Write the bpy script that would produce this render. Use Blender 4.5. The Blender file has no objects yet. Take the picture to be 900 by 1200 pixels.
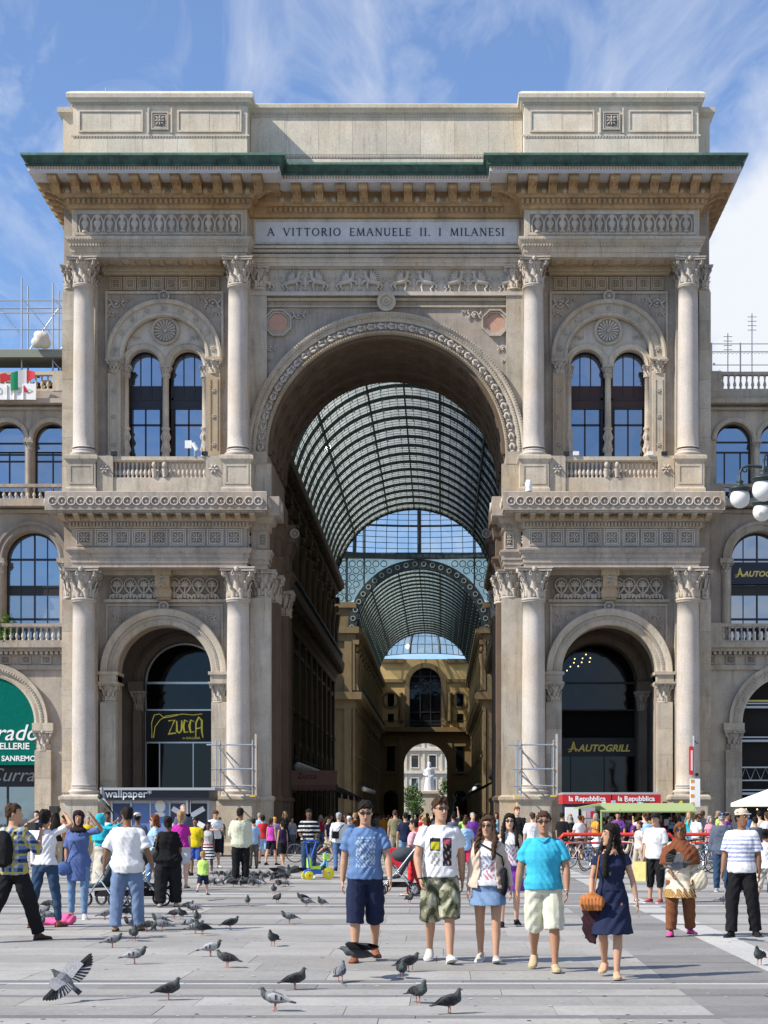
import bpy,bmesh,math,random
import numpy as np
from mathutils import Vector,Matrix,noise
random.seed(7)
R = math.radians
PI = math.pi
sc = bpy.context.scene
col = sc.collection

# ------------------------------------------------------------------ camera, sky, sun, exposure
FPX = 2044.0                     # focal length in pixels of a 900 px wide frame
CAMX,CAMY,CAMZ = 2.29,-73.0,1.65
cam_d = bpy.data.cameras.new('camera')
cam = bpy.data.objects.new('camera',cam_d);col.objects.link(cam)
cam.location = (CAMX,CAMY,CAMZ);cam.rotation_euler = (R(90),0,0)
cam_d.sensor_fit = 'HORIZONTAL';cam_d.sensor_width = 36
cam_d.lens = 36 * FPX / 900
cam_d.shift_x = -(516-450) / 900
cam_d.shift_y = (955-600) / 900
cam_d.clip_end = 5000
sc.camera = cam

SUN_EL,SUN_AZ = R(42),R(247)   # azimuth clockwise from +Y
w = bpy.data.worlds.new('World');sc.world = w;w.use_nodes = True
nt = w.node_tree;nt.nodes.clear()
def N(nt,t,**k):
    n = nt.nodes.new(t)
    for a,b in k.items(): setattr(n,a,b)
    return n
out = N(nt,'ShaderNodeOutputWorld');bg = N(nt,'ShaderNodeBackground')
sky = N(nt,'ShaderNodeTexSky',sky_type='NISHITA',sun_disc=False)
sky.sun_elevation = SUN_EL;sky.sun_rotation = SUN_AZ
sky.air_density = 1.0;sky.dust_density = 0.25;sky.ozone_density = 2.2
tc = N(nt,'ShaderNodeTexCoord')
# wispy cirrus and soft cumulus, mapped on a plane above the viewer
sep = N(nt,'ShaderNodeSeparateXYZ');nt.links.new(tc.outputs['Generated'],sep.inputs[0])
mx = N(nt,'ShaderNodeMath',operation='MAXIMUM');mx.inputs[1].default_value = 0.03
nt.links.new(sep.outputs['Z'],mx.inputs[0])
dv = N(nt,'ShaderNodeVectorMath',operation='DIVIDE')
cz = N(nt,'ShaderNodeCombineXYZ')
for i in range(3): nt.links.new(mx.outputs[0],cz.inputs[i])
nt.links.new(tc.outputs['Generated'],dv.inputs[0]);nt.links.new(cz.outputs[0],dv.inputs[1])
mp = N(nt,'ShaderNodeMapping');mp.inputs['Scale'].default_value = (2.6,0.7,0);mp.inputs['Rotation'].default_value = (0,0,R(-20));mp.inputs['Location'].default_value = (5.1,2.2,0)
nt.links.new(dv.outputs[0],mp.inputs[0])
n1 = N(nt,'ShaderNodeTexNoise');n1.inputs['Scale'].default_value = 1.5;n1.inputs['Detail'].default_value = 10;n1.inputs['Roughness'].default_value = .6;n1.inputs['Distortion'].default_value = 1.6
nt.links.new(mp.outputs[0],n1.inputs[0])
r1 = N(nt,'ShaderNodeValToRGB');r1.color_ramp.elements[0].position = .45;r1.color_ramp.elements[1].position = .82
nt.links.new(n1.outputs['Fac'],r1.inputs[0])
# more cloud towards the lower right of the view (a bank of cumulus there)
n2 = N(nt,'ShaderNodeTexNoise');n2.inputs['Scale'].default_value = 7.0;n2.inputs['Detail'].default_value = 8;n2.inputs['Roughness'].default_value = .55
nt.links.new(tc.outputs['Generated'],n2.inputs[0])
mr = N(nt,'ShaderNodeMapRange');mr.inputs[1].default_value = .02;mr.inputs[2].default_value = .20;mr.inputs[3].default_value = -.10;mr.inputs[4].default_value = .15
nt.links.new(sep.outputs['X'],mr.inputs[0])
ad = N(nt,'ShaderNodeMath',operation='ADD');nt.links.new(n2.outputs['Fac'],ad.inputs[0]);nt.links.new(mr.outputs[0],ad.inputs[1])
mz = N(nt,'ShaderNodeMapRange');mz.inputs[1].default_value = .30;mz.inputs[2].default_value = .46;mz.inputs[3].default_value = 0.0;mz.inputs[4].default_value = -.22
nt.links.new(sep.outputs['Z'],mz.inputs[0])
ad2 = N(nt,'ShaderNodeMath',operation='ADD');nt.links.new(ad.outputs[0],ad2.inputs[0]);nt.links.new(mz.outputs[0],ad2.inputs[1])
r2 = N(nt,'ShaderNodeValToRGB');r2.color_ramp.elements[0].position = .46;r2.color_ramp.elements[1].position = .66
nt.links.new(ad2.outputs[0],r2.inputs[0])
m1 = N(nt,'ShaderNodeMath',operation='MULTIPLY');m1.inputs[1].default_value = .62
nt.links.new(r1.outputs[0],m1.inputs[0])
m2 = N(nt,'ShaderNodeMath',operation='MAXIMUM');nt.links.new(m1.outputs[0],m2.inputs[0]);nt.links.new(r2.outputs[0],m2.inputs[1])
tint = N(nt,'ShaderNodeMix',data_type='RGBA',blend_type='MULTIPLY');tint.inputs[0].default_value = 1.0
tint.inputs[7].default_value = (.76,1.06,1.42,1)
nt.links.new(sky.outputs[0],tint.inputs[6])
mixc = N(nt,'ShaderNodeMix',data_type='RGBA');mixc.inputs[7].default_value = (7.0,7.3,7.8,1)
m3 = N(nt,'ShaderNodeMapRange');m3.inputs[3].default_value = .10;nt.links.new(m2.outputs[0],m3.inputs[0]);nt.links.new(m3.outputs[0],mixc.inputs[0]);nt.links.new(tint.outputs[2],mixc.inputs[6])
nt.links.new(mixc.outputs[2],bg.inputs[0]);bg.inputs[1].default_value = 0.095
nt.links.new(bg.outputs[0],out.inputs[0])

sd = bpy.data.lights.new('sun','SUN');sun = bpy.data.objects.new('sun',sd);col.objects.link(sun)
sd.energy = 5.0;sd.angle = R(.5);sd.color = (1.0,.93,.82)
tosun = Vector((math.sin(SUN_AZ)*math.cos(SUN_EL),math.cos(SUN_AZ)*math.cos(SUN_EL),math.sin(SUN_EL)))
sun.rotation_euler = tosun.to_track_quat('Z','Y').to_euler();sun.location = (-60,-60,80)
sc.view_settings.view_transform = 'Standard';sc.view_settings.look = 'None'
sc.view_settings.exposure = 0.42;sc.view_settings.gamma = 1
sc.render.engine = 'CYCLES'
sc.cycles.max_bounces = 8;sc.cycles.transparent_max_bounces = 16

def dist_of(y): return FPX * CAMZ / (y-955.0)          # ground distance at image row y
def ground(x,y):                                          # where a point of the ground at (x, y) stands
    d = dist_of(y);return (CAMX+(x-516)*d/FPX,CAMY+d)
def SX(x,Y): return CAMX + (x-516) * (Y-CAMY) / FPX
def SZ(y,Y): return CAMZ + (955-y) * (Y-CAMY) / FPX

# ------------------------------------------------------------------ objects
def tag(o,label=None,cat=None,group=None,kind=None):
    if label: o['label'] = label
    if cat: o['category'] = cat
    if group: o['group'] = group
    if kind: o['kind'] = kind
    return o
def empty(name,loc=(0,0,0),rz=0,parent=None):
    o = bpy.data.objects.new(name,None);col.objects.link(o);o.location = loc;o.rotation_euler.z = rz
    o.empty_display_size = .2
    if parent: o.parent = parent
    return o
def inst(name,me,parent=None,loc=(0,0,0),rot=(0,0,0),scl=(1,1,1),mats=None):
    o = bpy.data.objects.new(name,me);col.objects.link(o)
    o.location = loc;o.rotation_euler = rot;o.scale = scl if hasattr(scl,'__len__') else (scl,) * 3
    if parent: o.parent = parent
    if mats:
        for i,m in enumerate(mats):
            o.material_slots[i].link = 'OBJECT';o.material_slots[i].material = m
    return o
def copy_tree(o,parent=None):
    c = o.copy();col.objects.link(c)
    if parent: c.parent = parent
    for ch in o.children: copy_tree(ch,c)
    return c

class MB:
    def __init__(s): s.v = [];s.f = [];s.m = [];s.sm = [];s.M = None
    def add(s,vs,fs,mi=0,smooth=False):
        b = len(s.v)
        if s.M is not None: vs = [tuple(s.M @ Vector(p))for p in vs]
        s.v.extend(vs);s.f.extend([tuple(i+b for i in f)for f in fs]);s.m.extend([mi]*len(fs));s.sm.extend([smooth]*len(fs))
        return s
    def box(s,x0,x1,y0,y1,z0,z1,mi=0):
        vs = [(x0,y0,z0),(x1,y0,z0),(x1,y1,z0),(x0,y1,z0),(x0,y0,z1),(x1,y0,z1),(x1,y1,z1),(x0,y1,z1)]
        return s.add(vs,[(0,3,2,1),(4,5,6,7),(0,1,5,4),(1,2,6,5),(2,3,7,6),(3,0,4,7)],mi)
    def cbox(s,cx,cy,cz,w,d,h,mi=0): return s.box(cx-w/2,cx+w/2,cy-d/2,cy+d/2,cz-h/2,cz+h/2,mi)
    def rings(s,rings,mi=0,smooth=True,cap=True,closed=True):
        n = len(rings[0]);vs = [p for r in rings for p in r];fs = []
        for i in range(len(rings)-1):
            for j in range(n if closed else n-1):
                a,b = i * n + j,i * n + (j+1) % n
                fs.append((a,b,b+n,a+n))
        s.add(vs,fs,mi,smooth)
        if cap and closed:
            s.add(list(rings[0]),[tuple(range(n))[::-1]],mi);s.add(list(rings[-1]),[tuple(range(n))],mi)
        return s
    def prism(s,poly,axis,a0,a1,mi=0):
        f = {'x':lambda p,a:(a,p[0],p[1]),'y':lambda p,a:(p[0],a,p[1]),'z':lambda p,a:(p[0],p[1],a)}[axis]
        return s.rings([[f(p,a0)for p in poly],[f(p,a1)for p in poly]],mi,False)
    def lathe(s,prof,cx=0,cy=0,n=16,mi=0,smooth=True,a0=0,a1=2*PI):
        full = abs(a1-a0-2*PI) < 1e-6
        k = n if full else n + 1
        rs = [[(cx+r*math.cos(a0+(a1-a0)*j/n),cy+r*math.sin(a0+(a1-a0)*j/n),z)for j in range(k)]for r,z in prof]
        return s.rings(rs,mi,smooth,full,full)
    def tube(s,pts,r,n=6,mi=0,smooth=True,fy=1.0):
        P = [Vector(p)for p in pts];rr = r if hasattr(r,'__len__') else [r] * len(P);rs = []
        up = Vector((0,0,1)) if abs((P[-1]-P[0]).normalized().z) < .9 else Vector((0,1,0))
        for i,p in enumerate(P):
            t = (P[min(i+1,len(P)-1)]-P[max(i-1,0)]).normalized()
            a = t.cross(up)
            if a.length < 1e-4: a = t.cross(Vector((1,0,0)))
            a.normalize();b = a.cross(t).normalized()
            rs.append([tuple(p+a*rr[i]*math.cos(2*PI*j/n)+b*rr[i]*fy*math.sin(2*PI*j/n))for j in range(n)])
        return s.rings(rs,mi,smooth)
    def ball(s,c,r,n=10,m=6,mi=0):
        r = r if hasattr(r,'__len__') else (r,) * 3
        rs = [[(c[0]+r[0]*math.sin(PI*i/m)*math.cos(2*PI*j/n),c[1]+r[1]*math.sin(PI*i/m)*math.sin(2*PI*j/n),c[2]-r[2]*math.cos(PI*i/m))for j in range(n)]for i in range(1,m)]
        s.rings(rs,mi,True,False)
        b = len(s.v)
        t = [(c[0],c[1],c[2]-r[2])] + rs[0];s.add(t,[(0,1+(j+1)% n,1+j)for j in range(n)],mi,True)
        t = [(c[0],c[1],c[2]+r[2])] + rs[-1];s.add(t,[(0,1+j,1+(j+1)% n)for j in range(n)],mi,True)
        return s
    def rectloft(s,x0,x1,y0,y1,prof,mi=0):
        rs = [[(x0-o,y0-o,z),(x1+o,y0-o,z),(x1+o,y1+o,z),(x0-o,y1+o,z)]for o,z in prof]
        return s.rings(rs,mi,False)
    def archwall(s,x0,x1,z0,z1,cx,r,zs,y0,y1,mi=0,n=24):
        arc = [(cx-r*math.cos(PI*i/n),zs+r*math.sin(PI*i/n))for i in range(n+1)]
        # built from strips so every face stays convex
        s.box(x0,cx-r,y0,y1,z0,z1,mi);s.box(cx+r,x1,y0,y1,z0,z1,mi)
        for i in range(n):
            (xa,za),(xb,zb) = arc[i],arc[i+1]
            vs = [(xa,y0,za),(xb,y0,zb),(xb,y0,z1),(xa,y0,z1),(xa,y1,za),(xb,y1,zb),(xb,y1,z1),(xa,y1,z1)]
            s.add(vs,[(0,1,2,3),(5,4,7,6),(4,5,1,0),(3,2,6,7)],mi)
        return s
    def arcsweep(s,cx,cz,prof,a0=0,a1=PI,n=32,mi=0,smooth=False):
        # profile (radius, y) swept round (cx, cz) in the XZ plane; closed profile
        k = len(prof)
        rs = [[(cx+r*math.cos(a0+(a1-a0)*i/n),y,cz+r*math.sin(a0+(a1-a0)*i/n))for r,y in prof]for i in range(n+1)]
        vs = [p for q in rs for p in q];fs = []
        for i in range(n):
            for j in range(k):
                a,b = i * k + j,i * k + (j+1) % k
                fs.append((a,a+k,b+k,b))
        s.add(vs,fs,mi,smooth)
        if abs(a1-a0) < 2 * PI - 1e-6:
            s.add(rs[0],[tuple(range(k))],mi);s.add(rs[-1],[tuple(range(k))[::-1]],mi)
        return s
    def mesh(s,name,mats):
        me = bpy.data.meshes.new(name);me.from_pydata(s.v,[],s.f)
        for m in (mats if isinstance(mats,(list,tuple))else [mats]): me.materials.append(m)
        me.polygons.foreach_set('material_index',s.m);me.polygons.foreach_set('use_smooth',s.sm)
        bm = bmesh.new();bm.from_mesh(me);bmesh.ops.recalc_face_normals(bm,faces=bm.faces);bm.to_mesh(me);bm.free()
        me.update();return me
    def build(s,name,mats,parent=None,loc=(0,0,0),rot=(0,0,0),**kw):
        o = inst(name,s.mesh(name,mats),parent,loc,rot)
        return tag(o,**kw) if kw else o

WS = bpy.data.scenes.new('workshop')          # a bench for evaluating modifiers away from the main scene
def evaluate(o):
    WS.collection.objects.link(o);vl = WS.view_layers[0];vl.update();dg = vl.depsgraph
    me = bpy.data.meshes.new_from_object(o.evaluated_get(dg),depsgraph=dg);bpy.data.objects.remove(o);return me
def remeshed(mb,voxel,smooth=2,name='body',mats=None,fn=None):
    """union of the overlapping closed pieces in mb as one continuous smooth surface"""
    me = bpy.data.meshes.new('tmp');me.from_pydata(mb.v,[],mb.f)
    bm = bmesh.new();bm.from_mesh(me);bmesh.ops.remove_doubles(bm,verts=bm.verts,dist=1e-5);bmesh.ops.recalc_face_normals(bm,faces=bm.faces);bm.to_mesh(me);bm.free()
    o = bpy.data.objects.new('tmp',me)
    md = o.modifiers.new('r','REMESH');md.mode = 'VOXEL';md.voxel_size = voxel;md.use_smooth_shade = True
    if smooth:
        m2 = o.modifiers.new('s','SMOOTH');m2.factor = .5;m2.iterations = smooth
    res = evaluate(o);res.name = name;bpy.data.meshes.remove(me)
    res.materials.clear()
    for m in (mats or []): res.materials.append(m)
    if fn:
        n = len(res.vertices);co = np.empty(n*3,'f');res.vertices.foreach_get('co',co);co = co.reshape(-1,3)
        fn(res,co);res.update()
    res.polygons.foreach_set('use_smooth',[True]*len(res.polygons))
    return res

# ------------------------------------------------------------------ materials
def newmat(name):
    m = bpy.data.materials.new(name);m.use_nodes = True;nt = m.node_tree
    return m,nt,nt.nodes['Principled BSDF']
def L(nt,a,b): nt.links.new(a,b)
def stone(name,c,c2=None,var=.12,bump=.25,scale=1.0,rough=.8,streak=.35,rnd=.10,warm=.5,soot=.5):
    """c base colour, c2 stain colour"""
    m,nt,b = newmat(name);c2 = c2 or tuple(x*.55 for x in c)
    g = N(nt,'ShaderNodeNewGeometry')
    a = N(nt,'ShaderNodeTexNoise');a.inputs['Scale'].default_value = .9 * scale;a.inputs['Detail'].default_value = 8;a.inputs['Roughness'].default_value = .65
    L(nt,g.outputs['Position'],a.inputs[0])
    mp = N(nt,'ShaderNodeMapping');mp.inputs['Scale'].default_value = (2.2*scale,2.2*scale,.28*scale);L(nt,g.outputs['Position'],mp.inputs[0])
    s = N(nt,'ShaderNodeTexNoise');s.inputs['Scale'].default_value = 1.5;s.inputs['Detail'].default_value = 6;s.inputs['Roughness'].default_value = .7;L(nt,mp.outputs[0],s.inputs[0])
    r = N(nt,'ShaderNodeValToRGB');r.color_ramp.elements[0].position = .50;r.color_ramp.elements[1].position = .78;L(nt,s.outputs[0],r.inputs[0])
    f = N(nt,'ShaderNodeMath',operation='MULTIPLY');f.inputs[1].default_value = streak;L(nt,r.outputs[0],f.inputs[0])
    fine = N(nt,'ShaderNodeTexNoise');fine.inputs['Scale'].default_value = 18 * scale;fine.inputs['Detail'].default_value = 6;L(nt,g.outputs['Position'],fine.inputs[0])
    mix = N(nt,'ShaderNodeMix',data_type='RGBA');mix.inputs[6].default_value = (*c,1);mix.inputs[7].default_value = (*c2,1);L(nt,f.outputs[0],mix.inputs[0])
    wn = N(nt,'ShaderNodeTexNoise');wn.inputs['Scale'].default_value = .35 * scale;wn.inputs['Detail'].default_value = 5;wn.inputs['Distortion'].default_value = .6;L(nt,g.outputs['Position'],wn.inputs[0])
    wr = N(nt,'ShaderNodeMapRange');wr.inputs[1].default_value = .45;wr.inputs[2].default_value = .7;wr.inputs[4].default_value = warm;L(nt,wn.outputs[0],wr.inputs[0])
    wm = N(nt,'ShaderNodeMix',data_type='RGBA',blend_type='MULTIPLY');wm.inputs[7].default_value = (1.0,.84,.62,1);L(nt,wr.outputs[0],wm.inputs[0]);L(nt,mix.outputs[2],wm.inputs[6])
    mq = N(nt,'ShaderNodeMapping');mq.inputs['Scale'].default_value = (7*scale,7*scale,.35*scale);L(nt,g.outputs['Position'],mq.inputs[0])
    sq = N(nt,'ShaderNodeTexNoise');sq.inputs['Scale'].default_value = 1;sq.inputs['Detail'].default_value = 7;sq.inputs['Roughness'].default_value = .75;L(nt,mq.outputs[0],sq.inputs[0])
    sr = N(nt,'ShaderNodeMapRange');sr.inputs[1].default_value = .56;sr.inputs[2].default_value = .74;sr.inputs[3].default_value = 1;sr.inputs[4].default_value = 1 - soot;L(nt,sq.outputs[0],sr.inputs[0])
    # brightness variation: large noise, fine grain, per block
    oi = N(nt,'ShaderNodeObjectInfo')
    v1 = N(nt,'ShaderNodeMapRange');v1.inputs[1].default_value = .3;v1.inputs[2].default_value = .7;v1.inputs[3].default_value = 1 - var;v1.inputs[4].default_value = 1 + var;L(nt,a.outputs[0],v1.inputs[0])
    v2 = N(nt,'ShaderNodeMapRange');v2.inputs[1].default_value = .3;v2.inputs[2].default_value = .7;v2.inputs[3].default_value = .88;v2.inputs[4].default_value = 1.1;L(nt,fine.outputs[0],v2.inputs[0])
    v3 = N(nt,'ShaderNodeMapRange');v3.inputs[3].default_value = 1 - rnd;v3.inputs[4].default_value = 1 + rnd * .6;L(nt,oi.outputs['Random'],v3.inputs[0])
    p = N(nt,'ShaderNodeMath',operation='MULTIPLY');L(nt,v1.outputs[0],p.inputs[0]);L(nt,v2.outputs[0],p.inputs[1])
    q = N(nt,'ShaderNodeMath',operation='MULTIPLY');L(nt,p.outputs[0],q.inputs[0]);L(nt,v3.outputs[0],q.inputs[1])
    q2 = N(nt,'ShaderNodeMath',operation='MULTIPLY');L(nt,q.outputs[0],q2.inputs[0]);L(nt,sr.outputs[0],q2.inputs[1])
    vm = N(nt,'ShaderNodeVectorMath',operation='SCALE');L(nt,wm.outputs[2],vm.inputs[0]);L(nt,q2.outputs[0],vm.inputs['Scale'])
    L(nt,vm.outputs[0],b.inputs['Base Color']);b.inputs['Roughness'].default_value = rough
    b.inputs['Specular IOR Level'].default_value = .3
    bp = N(nt,'ShaderNodeBump');bp.inputs['Strength'].default_value = bump;bp.inputs['Distance'].default_value = .02;L(nt,fine.outputs[0],bp.inputs['Height']);L(nt,bp.outputs[0],b.inputs['Normal'])
    return m
def plain(name,c,rough=.6,metal=0,var=0.0,spec=.4,bump=0,bscale=60):
    m,nt,b = newmat(name)
    b.inputs['Base Color'].default_value = (*c,1);b.inputs['Roughness'].default_value = rough;b.inputs['Metallic'].default_value = metal
    b.inputs['Specular IOR Level'].default_value = spec
    if var or bump:
        t = N(nt,'ShaderNodeTexCoord')
        n = N(nt,'ShaderNodeTexNoise');n.inputs['Scale'].default_value = bscale;n.inputs['Detail'].default_value = 4;L(nt,t.outputs['Object'],n.inputs[0])
        if var:
            v = N(nt,'ShaderNodeMapRange');v.inputs[1].default_value = .3;v.inputs[2].default_value = .7;v.inputs[3].default_value = 1 - var;v.inputs[4].default_value = 1 + var;L(nt,n.outputs[0],v.inputs[0])
            vm = N(nt,'ShaderNodeVectorMath',operation='SCALE');vm.inputs[0].default_value = c;L(nt,v.outputs[0],vm.inputs['Scale']);L(nt,vm.outputs[0],b.inputs['Base Color'])
        if bump:
            bp = N(nt,'ShaderNodeBump');bp.inputs['Strength'].default_value = bump;bp.inputs['Distance'].default_value = .01;L(nt,n.outputs[0],bp.inputs['Height']);L(nt,bp.outputs[0],b.inputs['Normal'])
    return m
def cloth(name,c,rough=.9):
    m = plain(name,c,rough,0,.07,.1,.55,9);[setattr(n.inputs['Distance'],'default_value',.025)for n in m.node_tree.nodes if n.type == 'BUMP'];return m
def pane(name,tint=(.02,.025,.03),mirror=.35,rough=.04,refl=(.75,.85,1.0)):
    m,nt,b = newmat(name)
    b.inputs['Base Color'].default_value = (*tint,1);b.inputs['Roughness'].default_value = .3;b.inputs['Specular IOR Level'].default_value = 0
    g = N(nt,'ShaderNodeBsdfGlossy');g.inputs['Roughness'].default_value = rough;g.inputs['Color'].default_value = (*refl,1)
    t = N(nt,'ShaderNodeNewGeometry');n = N(nt,'ShaderNodeTexNoise');n.inputs['Scale'].default_value = .6;L(nt,t.outputs['Position'],n.inputs[0])
    bp = N(nt,'ShaderNodeBump');bp.inputs['Strength'].default_value = .12;bp.inputs['Distance'].default_value = .1;L(nt,n.outputs[0],bp.inputs['Height']);L(nt,bp.outputs[0],g.inputs['Normal'])
    mx = N(nt,'ShaderNodeMixShader');mx.inputs[0].default_value = mirror
    L(nt,b.outputs[0],mx.inputs[1]);L(nt,g.outputs[0],mx.inputs[2]);L(nt,mx.outputs[0],nt.nodes['Material Output'].inputs[0])
    return m
def roofglass(name,clear=.5,tr=(.55,.66,.66),dust=(.5,.55,.52)):
    m,nt,b = newmat(name);nt.nodes.remove(b)
    a = N(nt,'ShaderNodeBsdfTransparent');a.inputs[0].default_value = (*tr,1)
    t = N(nt,'ShaderNodeBsdfTranslucent');t.inputs[0].default_value = (*dust,1)
    g = N(nt,'ShaderNodeBsdfGlossy');g.inputs['Roughness'].default_value = .1;g.inputs[0].default_value = (.8,.9,.9,1)
    ge = N(nt,'ShaderNodeNewGeometry');n = N(nt,'ShaderNodeTexNoise');n.inputs['Scale'].default_value = 1.3;n.inputs['Detail'].default_value = 6;L(nt,ge.outputs['Position'],n.inputs[0])
    v = N(nt,'ShaderNodeMapRange');v.inputs[1].default_value = .3;v.inputs[2].default_value = .7;v.inputs[3].default_value = 1 - clear - .2 * (1-clear);v.inputs[4].default_value = 1 - clear + .35 * (1-clear);L(nt,n.outputs[0],v.inputs[0])
    m1 = N(nt,'ShaderNodeMixShader');L(nt,v.outputs[0],m1.inputs[0]);L(nt,a.outputs[0],m1.inputs[1]);L(nt,t.outputs[0],m1.inputs[2])
    m2 = N(nt,'ShaderNodeMixShader');m2.inputs[0].default_value = .08;L(nt,m1.outputs[0],m2.inputs[1]);L(nt,g.outputs[0],m2.inputs[2])
    L(nt,m2.outputs[0],nt.nodes['Material Output'].inputs[0]);return m

M = {}
M['stone'] = stone('pale_stone',(.48,.425,.345),(.17,.135,.105),var=.20,streak=.6,rnd=.16)
M['stone_grey'] = stone('grey_pink_stone',(.375,.325,.275),(.14,.115,.10),var=.22,streak=.65)
M['attic'] = stone('attic_limestone',(.64,.575,.475),(.33,.29,.22),streak=.45,rnd=.12,warm=.35,soot=.5)
M['shaft'] = stone('column_granite',(.50,.455,.41),(.30,.26,.22),streak=.45,bump=.15,rnd=.03,warm=.35,soot=.22)
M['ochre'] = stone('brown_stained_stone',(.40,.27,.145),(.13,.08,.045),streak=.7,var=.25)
M['ochre2'] = stone('tan_carved_stone',(.43,.345,.24),(.2,.15,.1),streak=.4)
M['carve'] = stone('carved_stone',(.49,.44,.38),(.22,.19,.15),streak=.4)
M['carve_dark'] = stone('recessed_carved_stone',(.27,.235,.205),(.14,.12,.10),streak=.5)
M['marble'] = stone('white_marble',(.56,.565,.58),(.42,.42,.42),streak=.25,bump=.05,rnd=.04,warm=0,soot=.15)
M['pink'] = stone('pink_marble',(.50,.30,.22),(.36,.2,.14),bump=.05)
M['copperlip'] = stone('pale_copper_lip',(.10,.20,.155),(.04,.07,.06),streak=.8,var=.3,rough=.6,warm=0)
M['copper'] = stone('green_copper',(.05,.10,.08),(.008,.011,.010),streak=1.0,var=.5,scale=2.2,soot=.85,warm=0,rough=.6)
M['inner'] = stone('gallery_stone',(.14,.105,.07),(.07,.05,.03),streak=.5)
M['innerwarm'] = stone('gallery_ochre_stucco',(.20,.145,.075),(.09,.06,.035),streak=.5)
M['porch'] = stone('shaded_porch_stone',(.22,.18,.145),(.1,.08,.06),streak=.5)  # same masonry darkened, the porch's shade put into the stone colour
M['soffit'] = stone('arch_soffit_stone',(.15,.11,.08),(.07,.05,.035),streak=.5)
M['iron'] = plain('painted_iron',(.035,.05,.05),.5,.3)
M['ironlight'] = plain('pale_iron_fixing',(.36,.36,.29),.5)
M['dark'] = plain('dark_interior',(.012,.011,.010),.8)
M['frame'] = plain('bronze_window_frame',(.022,.020,.022),.45)
M['maroon'] = plain('maroon_panel',(.055,.022,.018),.5)
M['navypanel'] = plain('navy_panel',(.022,.024,.035),.5)
M['pane'] = pane('window_pane',(.03,.035,.045),.34)
M['paneblue'] = pane('blue_window_pane',(.03,.04,.06),.38)
M['endwall'] = stone('sunlit_golden_stucco',(.55,.40,.17),(.3,.2,.09),streak=.5)  # upper end wall brightened, its sunlight put into the stucco colour
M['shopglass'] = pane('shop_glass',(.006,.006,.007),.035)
M['roofglass'] = roofglass('dusty_roof_glass',.46,(.44,.47,.475),(.62,.64,.61))
M['roofclear'] = roofglass('clear_dome_glass',.84,(.92,.95,.97),(.8,.82,.8))
M['roofglass2'] = roofglass('cleaner_roof_glass',.62,(.6,.66,.64),(.6,.63,.57))
M['fret'] = roofglass('patterned_glass',.45,(.8,.85,.7),(.6,.62,.45))
M['curtainpane'] = pane('curtained_pane',(.17,.18,.20),.30)
M['curtain'] = plain('curtain',(.42,.43,.45),.9)
M['black'] = plain('black_rubber',(.015,.015,.015),.6)
M['chrome'] = plain('steel',(.55,.56,.58),.3,.9)
M['scaff'] = plain('galvanised_tube',(.42,.46,.50),.4,.6)
M['white'] = plain('white_paint',(.78,.78,.77),.5)
M['offwhite'] = plain('cream_canvas',(.74,.72,.66),.8)
M['yellow'] = plain('yellow_paint',(.75,.52,.03),.5)
M['red'] = plain('red_paint',(.50,.02,.025),.45)
M['redbar'] = plain('orange_red_rail',(.62,.04,.02),.4)
M['green'] = plain('green_canvas',(.30,.42,.15),.8)
M['teal'] = cloth('teal_awning',(.0,.13,.10))
M['kioskdark'] = plain('kiosk_charcoal',(.02,.021,.03),.4)
M['kioskgrey'] = plain('kiosk_grey',(.45,.46,.48),.4,.3)
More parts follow.
